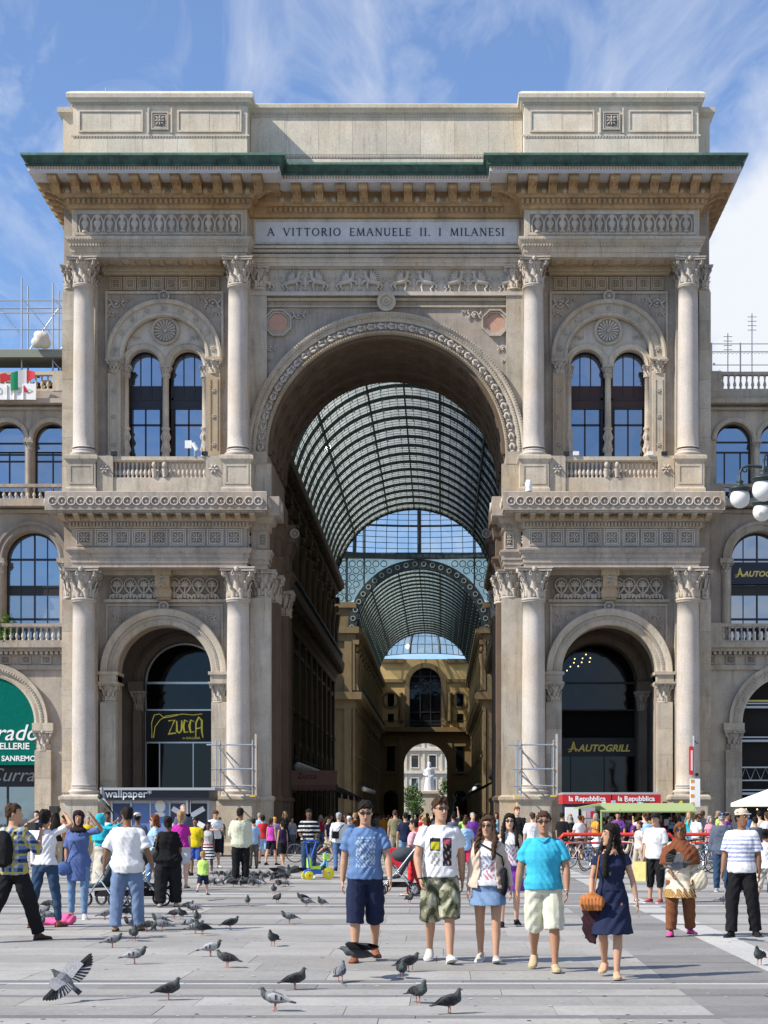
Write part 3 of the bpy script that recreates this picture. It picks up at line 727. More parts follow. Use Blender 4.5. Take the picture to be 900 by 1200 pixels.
    # ---- upper entablature
    m = MB();m.rectloft(X0,X1,0,3.0,[(0,25.0),(0,25.18),(.05,25.19),(.05,25.36),(.10,25.40),(.10,25.52),(.16,25.60),(.24,25.72),(.24,25.80),(.02,25.86),(0,25.87),(0,26.99)])
    m.build('entablature',M['stone'],A)
    m = MB();dentils(m,X0-.1,X1+.1,-.10,25.42,25.50,.12,.07);dentils(m,X0-.2,X1+.2,-.2,25.66,25.72,.12,.07,0,.05);m.build('dentil_course',M['carve'],A,kind='stuff')
    m = MB();m.box(X0+.12,X1-.12,-.05,.0,26.78,26.90);m.box(X0+.12,X1-.12,-.05,0,25.92,26.02);m.box(X0+.12,X0+.24,-.05,0,26.02,26.78);m.box(X1-.24,X1-.12,-.05,0,26.02,26.78)
    m.build('frieze_frame',M['stone'],A)
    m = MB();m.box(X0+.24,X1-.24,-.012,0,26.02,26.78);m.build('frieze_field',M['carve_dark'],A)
    for k in range(13):
        inst('vase_relief',VASE,A,(X0+.30+(X1-X0-.6)*(k+.5)/13,-.03,26.03),(0,0,0),(1,.7,.86))
    crown(X0,X1,.0,4.0)
    nm = 8
    for k in range(11):
        xk = X0 - .55 + (X1-X0+1.1) * k / 10
        inst('modillion',MOD,A,(xk,-.34,27.97))
        if k < 10:
            inst('soffit_rosette',ROS_BROWN,A,(xk+(X1-X0+1.1)/20,-.9,28.0),(R(-90),0,0),.95)
    for side,nn in ((e,5),(-e,2)):
        for k in range(nn):
            inst('modillion',MOD,A,(cx+side*(3.66+.34),-.1+.8*k,27.97),(0,0,R(90)*side))
    for k in range(18):
        inst('bead',EGG,A,(X0-.3+(X1-X0+.6)*(k+.5)/18,-.42,27.61),(0,0,0),(1.15,1,.98))
    m = MB();dentils(m,X0-.2,X1+.2,-.22,27.15,27.34,.21,.13);dentils(m,X0-1.45,X1+1.45,-1.50,28.10,28.24,.12,.06,0,.03)
    dentils_y(m,-.2,4,X0-.22 if e<0 else X1+.22,e,27.15,27.34,.21,.13);m.build('dentil_course',M['ochre'],A,kind='stuff')
    # ---- wall between the columns, upper storey
    zt = 24.95
    p = MB();p.box(cx-2.62,cx+2.62,1.0,1.41,24.72,25.0);p.box(cx-2.55,cx+2.55,1.12,1.41,24.62,24.72)
    p.build('moulding',M['ochre2'],A)
    p = MB();dentils(p,cx-2.6,cx+2.6,1.0,24.80,24.88,.12,.07,0,.05);p.build('dentil_course',M['ochre2'],A,kind='stuff')
    so = MB()
    for k in range(9): so.box(cx-2.5+k*.6,cx-2.3+k*.6,.35,.95,24.93,25.0)
    so.build('soffit_ribs',M['ochre2'],A,kind='stuff')
    for k in range(8):
        inst('flower_panel',COF_S,A,(cx-2.36+4.72*(k+.5)/8,1.37,24.30),(0,0,0),(1.06,1,.98))
    fr = MB();
    fr.box(cx-2.52,cx+2.52,1.31,1.41,23.86,23.96);fr.box(cx-2.52,cx-2.42,1.31,1.41,21.1,23.86);fr.box(cx+2.42,cx+2.52,1.31,1.41,21.1,23.86)
    fr.build('spandrel_frame',M['stone'],A)
    for s in (-1,1):
        for (ax,az,sc_) in ((2.05,23.45,.75),(1.62,23.62,.45),(2.2,23.0,.45)):
            inst('scroll_relief',SCR,A,(cx+s*ax,1.38,az),(0,0 if s>0 else PI,0),(sc_,sc_,sc_))
    # archivolt of the twin window
    ao = MB();ao.arcsweep(cx,21.13,[(1.75,1.35),(1.80,1.24),(1.90,1.22),(1.92,1.28),(2.28,1.28),(2.30,1.18),(2.38,1.12),(2.46,1.14),(2.46,1.41),(1.75,1.41)],0,PI,40)
    av = ao.build('archivolt',M['stone'],A)
    for k in range(9):
        a = PI * (k+.5) / 9
        inst('rosette',ROS,av,(cx+2.10*math.cos(a),1.28,21.13+2.10*math.sin(a)),(0,-a,0),.48)
    inst('ring',RING,A,(cx,1.2,23.72),(0,0,0),1.25)
    # tympanum with the shell medallion, two light arches and a middle colonnette
    ty = MB()
    nn = 28
    for i in range(nn):
        x_a,x_b = cx - 1.75 + 3.5 * i / nn,cx - 1.75 + 3.5 * (i+1) / nn
        def low(x):
            best = 20.85
            for s in (-1,1):
                u = abs(x-(cx+s*.93))
                if u < .695: best = 20.85 + math.sqrt(max(0,.695 ** 2-u*u))
            return best
        def high(x): return 21.13 + math.sqrt(max(0,1.75 ** 2-(x-cx)** 2))
        za,zb,zc,zd = low(x_a),low(x_b),max(high(x_b),low(x_b)+.01),max(high(x_a),low(x_a)+.01)
        vs = [(x_a,1.62,za),(x_b,1.62,zb),(x_b,1.62,zc),(x_a,1.62,zd),(x_a,2.0,za),(x_b,2.0,zb),(x_b,2.0,zc),(x_a,2.0,zd)]
        ty.add(vs,[(0,1,2,3),(5,4,7,6),(4,5,1,0),(3,2,6,7)])
    ty.build('tympanum',M['carve'],A)
    for s in (-1,1):
        q = MB();q.arcsweep(cx+s*.93,20.85,[(.69,1.64),(.72,1.54),(.78,1.52),(.80,1.56),(.90,1.56),(.93,1.52),(.97,1.56),(.97,1.64)],0,PI,22);lt = q.build('light_arch',M['stone'],A)
        inst('scroll_relief',SCR,A,(cx+s*1.22,1.60,22.05),(0,0 if s>0 else PI,0),.36)
    md = MB();md.arcsweep(cx,22.35,[(.62,1.64),(.62,1.50),(.56,1.46),(.50,1.50),(.47,1.56),(.47,1.64)],0,2*PI,28)
    mo = md.build('medallion',M['stone'],A)
    sh = MB();sh.ball((cx,1.52,22.35),(.08,.07,.08),8,5)
    for k in range(18):
        a = 2 * PI * k / 18;sh.tube([(cx+.08*math.cos(a),1.58,22.35+.08*math.sin(a)),(cx+.45*math.cos(a),1.57,22.35+.45*math.sin(a))],[.014,.07],5)
    sh.build('shell',M['carve'],mo)
    # piers with carved panels and Corinthian caps, colonnettes with carved drums
    for s in (-1,1):
        q = MB();px = cx + s * 2.12
        q.box(px-.27,px+.27,1.22,1.41,16.9,20.45);q.box(px-.33,px+.33,1.10,1.41,16.68,16.95);q.box(px-.17,px-.13,1.19,1.22,17.2,20.2);q.box(px+.13,px+.17,1.19,1.22,17.2,20.2)
        q.box(px-.33,px+.33,1.13,1.41,21.0,21.13)
        po = q.build('pier',M['ochre2']if s*e<0 else M['stone'],A)
        inst('capital',CAP,po,(px,1.40,20.42),(0,0,0),(.58,.55,.60))
        for zz in (17.4,18.6,19.7): inst('rosette',ROS,po,(px,1.22,zz),(0,0,0),.42)
    def colonnette(px,py,parent):
        q = MB();q.lathe([(.18,16.94),(.20,17.0),(.17,17.06),(.15,17.12),(.18,17.25),(.19,17.45),(.15,17.6),(.16,17.7),(.18,17.95),(.14,18.1),(.19,18.15),(.19,18.22),(.14,18.26),(.13,20.35),(.18,20.38)],px,py,16)
        c_ = q.build('colonnette',M['stone'],parent)
        inst('capital',CAP,c_,(px,py,20.36),(0,0,0),(.42,.42,.48))
        for zz in (17.30,17.82):
            dr = MB()
            for k in range(7):
                a = 2 * PI * k / 7 + zz;dr.tube([(px+.15*math.cos(a),py+.15*math.sin(a),zz-.14),(px+.19*math.cos(a),py+.19*math.sin(a),zz),(px+.15*math.cos(a),py+.15*math.sin(a),zz+.14)],[.03,.05,.03],5)
            dr.build('carved_drum',M['carve'],c_)
    colonnette(cx,1.72,A)
    for s in (-1,1): colonnette(cx+s*1.70,1.66,A)
    # windows: dark frames, a panel band between upper and lower lights
    for s in (-1,1):
        wx = cx + s * .93;wf = MB();W = .80
        y = 2.25
        wf.box(wx-W,wx+W,y-.05,y+.05,19.52,19.62);wf.box(wx-W,wx+W,y-.08,y+.02,19.14,19.20);wf.box(wx-W,wx+W,y-.05,y+.05,16.94,17.02);wf.box(wx-W,wx+W,y-.04,y+.04,18.42,18.50)
        for dx in (-.23,.23): wf.box(wx+dx-.022,wx+dx+.022,y-.04,y+.04,19.62,21.7);
        for dx in (-.02,-.62,.62): wf.box(wx+dx-.03,wx+dx+.03,y-.04,y+.04,17.0,19.15)
        wf.arcsweep(wx,20.85,[(.66,y-.05),(.66,y+.05),(.82,y+.05),(.82,y-.05)],0,PI,18)
        for dx in (-.72,.72): wf.box(wx+dx-.05,wx+dx+.05,y-.05,y+.05,16.94,20.85)
        wo = wf.build('window',M['frame'],A)
        pb = MB();pb.box(wx-W,wx+W,y-.03,y+.01,19.20,19.54);pb.box(wx-W,wx+W,y-.01,y+.03,20.02-.5,20.25-.1)
        pb.build('band_panel',M['navypanel']if e<0 else M['maroon'],wo)
        k = MB()
        for (xa_,xb_,za_,zb_) in ((-.69,-.24,20.15,21.55),(-.22,.22,20.15,21.6),(.24,.69,20.15,21.55),(-.6,-.05,17.0,18.42),(.02,.6,17.0,18.42),(-.6,-.05,18.5,19.14),(.02,.6,18.5,19.14)):
            kk = MB();kk.box(wx+xa_,wx+xb_,y+.0,y+.012,za_,zb_);kk.build('pane',M['paneblue']if za_>20 or e<0 else M['pane'],wo,(0,random.uniform(0,.01),0),(0,0,0))
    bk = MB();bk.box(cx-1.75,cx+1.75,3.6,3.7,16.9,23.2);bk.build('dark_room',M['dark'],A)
    # ---- lower storey between the columns: palmette frieze, keystone bracket, arch
    f = MB();f.box(cx-2.62,cx+2.62,1.22,1.41,11.86,12.02);f.box(cx-2.6,cx+2.6,1.30,1.41,10.72,10.84);f.box(cx-2.5,cx+2.5,1.385,1.41,10.84,11.86,1)
    f.build('frieze_band',[M['stone'],M['carve_dark']],A)
    for k in range(8):
        xk = cx - 2.32 + 4.64 * (k+.5) / 8
        if abs(xk-cx) < .35: xk += .12 * (1 if xk>cx else-1)
        inst('palmette',PALM,A,(xk,1.38,10.85),(0,0,0),(.92,1.1,1.0))
    b = MB();b.box(cx-.38,cx+.38,.62,1.41,11.78,12.02);b.prism([(.72,11.78),(1.41,11.78),(1.41,10.8),(1.12,10.8),(1.10,11.1),(.95,11.25),(.80,11.32),(.70,11.55)],'x',cx-.30,cx+.30)
    b.box(cx-.34,cx+.34,.98,1.3,10.9,11.22);kb = b.build('keystone_bracket',M['ochre2'],A)
    inst('scroll_relief',SCR_S,kb,(cx-.02,.72,11.55),(0,R(90),0),.8)
    sf = MB();sf.box(cx-2.5,cx+2.5,1.33,1.41,10.55,10.63);sf.box(cx-2.5,cx-2.42,1.33,1.41,7.8,10.55);sf.box(cx+2.42,cx+2.5,1.33,1.41,7.8,10.55);sf.build('spandrel_frame',M['stone'],A)
    for s in (-1,1):
        for (ax,az,q) in ((1.95,10.05,.5),(1.55,10.28,.34),(2.2,9.65,.34)):
            inst('scroll_relief',SCR,A,(cx+s*ax,1.39,az),(0,0 if s>0 else PI,0),q)
    inst('ring',RING,A,(cx,1.16,10.52),(0,0,0),1.1)
    ao = MB();ao.arcsweep(cx,7.73,[(2.0,1.41),(2.0,1.24),(2.05,1.20),(2.22,1.20),(2.24,1.15),(2.38,1.15),(2.40,1.08),(2.52,1.02),(2.66,.98),(2.70,1.04),(2.70,1.41)],0,PI,44)
    av = ao.build('archivolt',M['stone'],A)
    de = MB()
    for k in range(72):
        a = PI * (k+.5) / 72;c_,s_ = math.cos(a),math.sin(a)
        de.M = Matrix.Translation((cx,0,7.73)) @ Matrix.Rotation(-a,4,'Y');de.box(2.26,2.37,1.10,1.16,-.035,.035)
    de.M = None;de.build('dentil_course',M['carve'],av,kind='stuff')
    for s in (-1,1):
        px = cx + s * 2.36
        q = MB();q.box(px-.33,px+.33,1.10,1.41,0,6.45);q.box(px-.42,px+.42,1.02,1.41,0,.9);q.box(px-.36,px+.36,.98,2.4,7.30,7.70);q.box(px-.44,px+.44,.90,2.45,7.60,7.73);q.box(px-.44,px+.44,.92,2.45,7.22,7.30)
        po = q.build('impost_pier',M['stone'],A)
        inst('capital',CAP,po,(px,1.36,6.42),(0,0,0),(.68,.62,.82))
        # inner porch pilasters
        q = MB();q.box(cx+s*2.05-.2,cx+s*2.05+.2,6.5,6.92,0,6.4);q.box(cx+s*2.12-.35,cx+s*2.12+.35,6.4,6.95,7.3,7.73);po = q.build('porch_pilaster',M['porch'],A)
        inst('capital',CAP,po,(cx+s*2.05,6.8,6.4),(0,0,0),(.55,.55,.9))
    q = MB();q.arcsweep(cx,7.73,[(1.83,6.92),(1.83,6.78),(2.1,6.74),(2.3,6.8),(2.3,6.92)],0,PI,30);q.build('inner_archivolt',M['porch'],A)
    # masonry blocks of the piers beside the arch
    for s in (-1,1):
        blocks('stone_block','stone',A,cx+s*2.36-.33,cx+s*2.36+.33,.92,6.4,1.06,1,5,.06,seed=3)
    # ---- attic blocks
    m = MB();m.rectloft(cx-3.66,cx+3.66,.22,8.9,[(0,28.7),(0,31.38),(.05,31.42),(.05,31.5),(.12,31.54),(.16,31.62),(.24,31.68),(.26,31.84),(.2,31.92),(.08,32.0),(0,32.02)])
    ab = m.build('attic_block',M['attic'],A)
    m = MB();dentils(m,cx-3.7,cx+3.7,.17,31.42,31.5,.11,.06,0,.06);dentils(m,cx-3.66,cx+3.66,.20,30.05,30.13,.12,.07,0,.04);m.build('dentil_course',M['carve'],A,kind='stuff')
    m = MB();m.box(cx-3.74,cx+3.74,.17,.23,30.13,30.2)
    for (xa_,xb_) in ((-3.42,-.72),(.72,3.42)):
        for o,t,yy_ in ((0,.07,.15),):
            m.box(cx+xa_,cx+xb_,yy_,.23,31.15,31.22);m.box(cx+xa_,cx+xb_,yy_,.23,30.30,30.37);m.box(cx+xa_,cx+xa_+.07,yy_,.23,30.37,31.15);m.box(cx+xb_-.07,cx+xb_,yy_,.23,30.37,31.15)
    for xx in (-.52,.45): m.box(cx+xx,cx+xx+.07,.12,.23,30.25,31.3)
    m.build('attic_frame',M['attic'],A)
    inst('flower_panel',COF,A,(cx,.17,30.76),(0,0,0),(1.0,1,1.05))
    blocks('attic_stone','attic',A,cx-3.66,cx+3.66,28.84,30.05,.18,5,1,.08,seed=5+e)
    for (xa_,xb_) in ((-3.33,-.81),(.81,3.33)): blocks('attic_stone','attic',A,cx+xa_,cx+xb_,30.38,31.14,.19,2,1,.05,seed=8)
    # wing of the attic set back behind the corner
    m = MB();xx = e * 13.72;m.rectloft(min(xx,xx-e*.6),max(xx,xx-e*.6),1.0,8.8,[(0,28.7),(0,31.2),(.1,31.3),(.2,31.4),(.22,31.6),(0,31.64)]);m.build('attic_wing',M['attic'],A)
    # side walls of ashlar at the outer corner
    blocks('stone_block','stone',A,min(e*13.29,e*13.79),max(e*13.29,e*13.79),15.2,23.9,1.13,1,7,.08,seed=9)
    blocks('stone_block','stone',A,min(e*13.29,e*13.79),max(e*13.29,e*13.79),2.6,10.8,1.08,1,6,.08,seed=11)
    # lamps and gadgets on the balcony
    for s in (-1.9,1.9) if e < 0 else (-1.9,-1.5,1.6,2.2):
        q = MB();q.box(cx+s-.12,cx+s+.12,-.06,.10,16.70,16.86);q.box(cx+s-.02,cx+s+.02,.0,.04,16.66,16.72);fo = q.build('floodlight',M['black']if s in (-1.9,1.9,2.2)else M['offwhite'],None)
        fo.location = (0,0,0);tag(fo,None,'floodlight','floodlights on the balcony rails')
        fo['label'] = {(-1,-1.9):'small black floodlight on the left end of the left balcony rail',(-1,1.9):'small black floodlight on the right end of the left balcony rail',(1,-1.9):'small black floodlight on the left end of the right balcony rail',(1,-1.5):'cream floodlight beside the black one on the left end of the right balcony rail',(1,1.6):'cream floodlight near the right end of the right balcony rail',(1,2.2):'small black floodlight at the right end of the right balcony rail'}[(e,s)]
q = MB();q.box(-8.40,-8.12,-.02,.05,17.0,17.32,0);q.tube([(-8.0,.0,16.66),(-8.0,.0,17.0)],.03,6,1);q.tube([(-8.05,-.1,17.2),(-7.88,-.1,16.9)],.09,8,0)
q.build('security_camera',[M['white'],M['chrome']],label='white surveillance camera and square aerial on the left balcony rail',cat='camera')
q = MB();q.ball((5.95,-.8,15.16),(.10,.1,.12),8,6);q.lathe([(.14,15.05),(.12,15.2),(.16,15.36),(.12,15.42),(.12,15.5),(0,15.52)],5.95,-.8,10)
q.build('security_camera',M['white'],label='white dome camera on the ledge beside the archway, right pavilion',cat='camera')

# ---- body cornice seen beyond the pavilions and across the middle
crown(-13.15,13.15,1.05,7.0)
for k in range(9): inst('modillion',MOD,A,(-3.74+.935*k,.71,27.97))
for k in range(8): inst('soffit_rosette',ROS_BROWN,A,(-3.27+.935*k,.15,28.0),(R(-90),0,0),.95)
for k in range(21): inst('bead',EGG,A,(-4.4+.44*k,.63,27.61),(0,0,0),(1.15,1,.98))
for e in (-1,1):
    for k in range(7): inst('modillion',MOD,A,(e*13.49,1.4+.85*k,27.97),(0,0,R(90)*e))
m = MB();dentils(m,-5.0,5.0,.83,27.15,27.34,.21,.13);dentils(m,-5,5,-.45,28.10,28.24,.12,.06,0,.03);m.build('dentil_course',M['ochre'],A,kind='stuff')
# central attic
m = MB();m.rectloft(-5.9,5.9,1.30,8.6,[(0,28.7),(0,31.36),(.05,31.4),(.08,31.5),(.16,31.6),(.26,31.68),(.28,31.82),(.1,31.9),(0,31.95)]);m.build('attic_block',M['attic'],A)
m = MB();dentils(m,-5.8,5.8,1.25,31.44,31.53,.11,.06,0,.06);dentils(m,-5.8,5.8,1.26,29.60,29.68,.12,.07,0,.04);m.box(-5.8,5.8,1.24,1.31,29.68,29.74);m.build('dentil_course',M['carve'],A,kind='stuff')
blocks('attic_stone','attic',A,-5.78,5.78,29.76,31.34,1.25,8,1,.08,seed=21)
blocks('attic_stone','attic',A,-5.78,5.78,28.84,29.58,1.24,9,1,.08,seed=22)
# central entablature and inscription
m = MB();m.box(-5.85,5.85,1.06,1.41,24.96,25.1);m.box(-5.85,5.85,1.02,1.41,25.1,25.28);m.box(-5.85,5.85,.96,1.41,25.30,25.44);m.box(-5.85,5.85,.92,1.41,25.5,25.62);m.box(-5.85,5.85,.86,1.41,25.66,25.76);m.box(-5.85,5.85,1.10,1.41,25.76,27.0)
m.build('entablature',M['stone'],A)
m = MB();m.box(-5.85,5.85,.99,1.0,25.2,25.21);dentils(m,-5.8,5.8,1.0,25.34,25.42,.12,.07,0,.09);dentils(m,-5.8,5.8,.92,25.52,25.60,.10,.06,0,.05);m.build('dentil_course',M['carve'],A,kind='stuff')
m = MB();m.box(-5.55,5.55,1.06,1.12,25.95,26.84);io = m.build('inscription_panel',M['marble'],A)
m = MB()
for (a,b,c,d) in ((-5.64,5.64,26.84,26.92),(-5.64,5.64,25.87,25.95)): m.box(a,b,1.02,1.12,c,d)
m.box(-5.64,-5.55,1.02,1.12,25.95,26.84);m.box(5.55,5.64,1.02,1.12,25.95,26.84);m.build('panel_frame',M['stone'],io)
# lettering cut with thick and thin strokes and serifs (unit height 1)
def stroke(mb,x0,z0,x1,z1,t): 
    d = Vector((x1-x0,0,z1-z0)).normalized();nrm = Vector((-d.z,0,d.x)) * t / 2
    P = [(x0+nrm.x,0,z0+nrm.z),(x0-nrm.x,0,z0-nrm.z),(x1-nrm.x,0,z1-nrm.z),(x1+nrm.x,0,z1+nrm.z)]
    mb.add(P+[(x,-.02,z)for x,y,z in P],[(0,1,2,3),(7,6,5,4),(0,4,5,1),(1,5,6,2),(2,6,7,3),(3,7,4,0)])
def serif(mb,x,z,w=.26): mb.box(x-w/2,x+w/2,-.02,0,z-.03 if z>.5 else z,z if z>.5 else z+.03)
TK,TN = .14,.07
def curve(mb,cx_,cz_,rx,rz,a0,a1,n_=14):
    for i in range(n_):
        a,b = a0 + (a1-a0) * i / n_,a0 + (a1-a0) * (i+1) / n_;mid_ = (a+b) / 2
        stroke(mb,cx_+rx*math.cos(a),cz_+rz*math.sin(a),cx_+rx*math.cos(b),cz_+rz*math.sin(b),TN+(TK-TN)*abs(math.cos(mid_)))
def glyph(ch):
    g = MB();w_ = .6
    if ch == 'A': stroke(g,.05,0,.38,1,TN);stroke(g,.38,1,.74,0,TK);stroke(g,.18,.38,.58,.38,TN);serif(g,.06,0);serif(g,.74,0);w_ = .80
    elif ch == 'V': stroke(g,.05,1,.4,0,TK);stroke(g,.4,0,.72,1,TN);serif(g,.06,1);serif(g,.72,1);w_ = .78
    elif ch == 'I': stroke(g,.15,0,.15,1,TK);serif(g,.15,0,.3);serif(g,.15,1,.3);w_ = .3
    elif ch == 'T': stroke(g,.36,0,.36,1,TK);stroke(g,.02,.965,.70,.965,TN);serif(g,.36,0,.3);stroke(g,.04,.84,.04,1,.04);stroke(g,.68,.84,.68,1,.04);w_ = .72
    elif ch == 'O': curve(g,.42,.5,.36,.47,0,2*PI,22);w_ = .84
    elif ch == 'R': stroke(g,.14,0,.14,1,TK);serif(g,.14,0,.3);serif(g,.10,1,.2);curve(g,.30,.74,.24,.22,-PI/2,PI/2,10);stroke(g,.14,.97,.32,.97,TN);stroke(g,.14,.52,.32,.52,TN);stroke(g,.32,.52,.66,0,TK);serif(g,.68,0,.14);w_ = .72
    elif ch == 'E': stroke(g,.14,0,.14,1,TK);serif(g,.08,0,.16);serif(g,.08,1,.16);stroke(g,.14,.965,.54,.965,TN);stroke(g,.14,.5,.46,.5,TN);stroke(g,.14,.035,.56,.035,TN);stroke(g,.54,.84,.54,1,.04);stroke(g,.56,0,.56,.18,.04);stroke(g,.46,.42,.46,.58,.04);w_ = .60
    elif ch == 'M': stroke(g,.10,0,.16,1,TN);stroke(g,.16,1,.48,.05,TK);stroke(g,.48,.05,.80,1,TN);stroke(g,.80,1,.86,0,TK);serif(g,.10,0);serif(g,.86,0);w_ = .96
    elif ch == 'N': stroke(g,.12,0,.12,1,TN);stroke(g,.12,1,.70,0,TK);stroke(g,.70,0,.70,1,TN);serif(g,.12,0);serif(g,.08,1,.2);serif(g,.70,1);w_ = .80
    elif ch == 'U': stroke(g,.13,.32,.13,1,TK);curve(g,.39,.32,.26,.29,PI,2*PI,12);stroke(g,.65,.32,.65,1,TN);serif(g,.13,1,.3);serif(g,.65,1,.26);w_ = .76
    elif ch == 'L': stroke(g,.14,0,.14,1,TK);serif(g,.14,1,.3);serif(g,.08,0,.16);stroke(g,.14,.035,.54,.035,TN);stroke(g,.54,0,.54,.2,.04);w_ = .56
    elif ch == 'S':
        curve(g,.28,.74,.19,.22,R(25),R(270),12);curve(g,.28,.27,.21,.24,R(90),R(-155),12);w_ = .52
    elif ch == '.': g.box(0,.14,-.02,0,0,.14);w_ = .14
    return g,w_
letm = plain('letter_black',(.03,.03,.035),.5)
cache = {};x = 0;seq = []
for ch in 'A  VITTORIO  EMANUELE  II.  I  MILANESI':
    if ch == ' ': x += .42;continue
    if ch not in cache: g,w_ = glyph(ch);cache[ch] = (g.mesh('letter',letm),w_)
    seq.append((cache[ch][0],x));x += cache[ch][1] + .20
H_ = .33;k = 10.05 / ((x-.2)*H_)
for me,xx in seq: inst('letter',me,io,(-5.05+xx*H_*k,1.06,26.235),(0,0,0),(H_*k,1,H_))
# griffin frieze
m = MB();m.box(-5.8,5.8,1.34,1.41,23.88,24.98);m.box(-5.8,5.8,1.14,1.41,23.74,23.90);m.box(-5.8,5.8,1.2,1.41,24.90,24.99);m.build('frieze_band',M['carve'],A)
for k in range(10):
    xk = -5.2 + 10.4 * k / 9;f_ = 1 if k % 2 else -1
    inst('griffin_relief',GRIF,A,(xk,1.36,23.93),(0,0,0),(1.02*f_,1,.92))
for k in range(4): inst('urn_relief',URN,A,(-5.2+10.4*(1+2*k+.5-(0))/9-.0,1.34,24.0),(0,0,0),1.0)
m = MB()
for z in (23.55,): m.box(-5.8,5.8,1.28,1.41,z,z+.12)
for e in (-1,1):
    m.box(min(e*5.5,e*5.62),max(e*5.5,e*5.62),1.26,1.41,17.2,23.55);m.box(min(e*5.18,e*5.26),max(e*5.18,e*5.26),1.3,1.41,20.5,23.3)
m.box(-5.3,5.3,1.3,1.41,23.28,23.36);m.build('spandrel_frame',M['ochre2'],A)
for e in (-1,1):
    oc = MB();c0,c1 = e * 4.62,22.62
    for (ro,ri,y0) in ((.62,.54,1.24),(.52,.44,1.30)): oc.arcsweep(c0,c1,[(ro,1.41),(ro,y0),(ri,y0),(ri,1.41)],R(22.5),R(22.5)+2*PI,8)
    oo = oc.build('octagon_frame',M['stone'],A)
    pk = MB();pk.arcsweep(c0,c1,[(.001,1.40),(.001,1.36),(.43,1.36),(.43,1.40)],R(22.5),R(22.5)+2*PI,8);pk.build('octagon_panel',M['pink'],oo)
    for (ax,az,q_) in ((3.75,22.95,.62),(3.35,23.12,.36),(4.95,21.55,.5),(5.05,21.05,.34)):
        inst('scroll_relief',SCR,A,(e*ax,1.38,az),(0,0 if e>0 else PI,0),q_)
# archivolt of the great arch
m = MB();m.arcsweep(0,AZ,[(AR,1.42),(AR,1.20),(AR+.10,1.16),(AR+.12,1.22),(AR+.46,1.22),(AR+.48,1.12),(AR+.56,1.08),(AR+.66,1.10),(AR+.74,1.00),(AR+.86,.98),(AR+.88,1.42)],0,PI,72)
m.box(-AR-.88,-AR,1.0,1.42,16.55,AZ);m.box(AR,AR+.88,1.0,1.42,16.55,AZ)
av = m.build('archivolt',M['stone'],A)
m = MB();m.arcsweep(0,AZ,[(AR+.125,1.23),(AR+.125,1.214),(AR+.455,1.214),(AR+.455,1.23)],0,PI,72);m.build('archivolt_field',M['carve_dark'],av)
nl = 38
for k in range(nl):
    a = PI * (k+.5) / nl
    inst('leaf_relief',LEAFU,av,((AR+.29)*math.cos(a),1.215,AZ+(AR+.29)*math.sin(a)),(0,-a+PI/2,0),(.88,1,.95))
m = MB();de2 = MB()
for k in range(150):
    a = PI * (k+.5) / 150;mt = Matrix.Translation((0,0,AZ)) @ Matrix.Rotation(-a,4,'Y')
    m.M = mt;m.ball((AR+.61,1.08,0),(.045,.045,.04),5,4)
    de2.M = mt;de2.box(AR+.01,AR+.09,1.10,1.17,-.03,.03)
    m.box(AR+.76,AR+.84,.95,1.0,-.03,.03)
m.M = de2.M = None
m.build('bead_course',M['carve'],av,kind='stuff');de2.build('dentil_course',M['ochre2'],av,kind='stuff')
m = MB();m.arcsweep(0,23.42,[(.40,1.1),(.40,.92),(.33,.88),(.26,.92),(.24,1.1)],0,2*PI,24);m.arcsweep(0,23.42,[(.001,1.1),(.001,.98),(.25,.98),(.25,1.1)],0,2*PI,20)
m.arcsweep(0,23.42,[(.16,1.1),(.16,.93),(.11,.93),(.10,1.1)],0,2*PI,16);m.ball((0,.97,23.42),.06,8,5);m.build('keystone_medallion',M['stone'],A)
# soffit lining of the vaulted passage and its coffers
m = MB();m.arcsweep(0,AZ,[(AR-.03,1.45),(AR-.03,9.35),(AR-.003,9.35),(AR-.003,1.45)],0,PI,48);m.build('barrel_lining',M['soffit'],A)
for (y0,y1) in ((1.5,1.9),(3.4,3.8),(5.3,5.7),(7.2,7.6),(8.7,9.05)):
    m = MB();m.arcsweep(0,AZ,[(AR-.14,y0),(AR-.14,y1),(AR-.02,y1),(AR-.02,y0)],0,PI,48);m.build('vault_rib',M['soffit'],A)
cof = MB();cof.box(-.28,.28,-.5,.5,-.04,.02);cof.box(-.18,.18,-.35,.35,-.08,-.04);cofm = cof.mesh('vault_coffer',M['soffit'])
for y0 in (2.65,4.55,6.45,8.25):
    for k in range(15):
        a = PI * (k+.5) / 15
        inst('vault_coffer',cofm,A,((AR-.05)*math.cos(a),y0,AZ+(AR-.05)*math.sin(a)),(0,-a+PI/2,0),(1.2,.9,1))
m = MB();m.arcsweep(0,AZ,[(AR+.02,9.402),(AR-.03,9.42),(AR-.03,9.5),(AR+.5,9.5),(AR+.5,9.402)],0,PI,60);m.build('inner_ring',M['soffit'],A)
m = MB()
for k in range(90):
    a = PI * (k+.5) / 90;m.M = Matrix.Translation((0,0,AZ)) @ Matrix.Rotation(-a,4,'Y');m.box(AR-.1,AR-.04,9.1,9.3,-.04,.04)
m.M = None;m.build('dentil_course',M['inner'],A,kind='stuff')
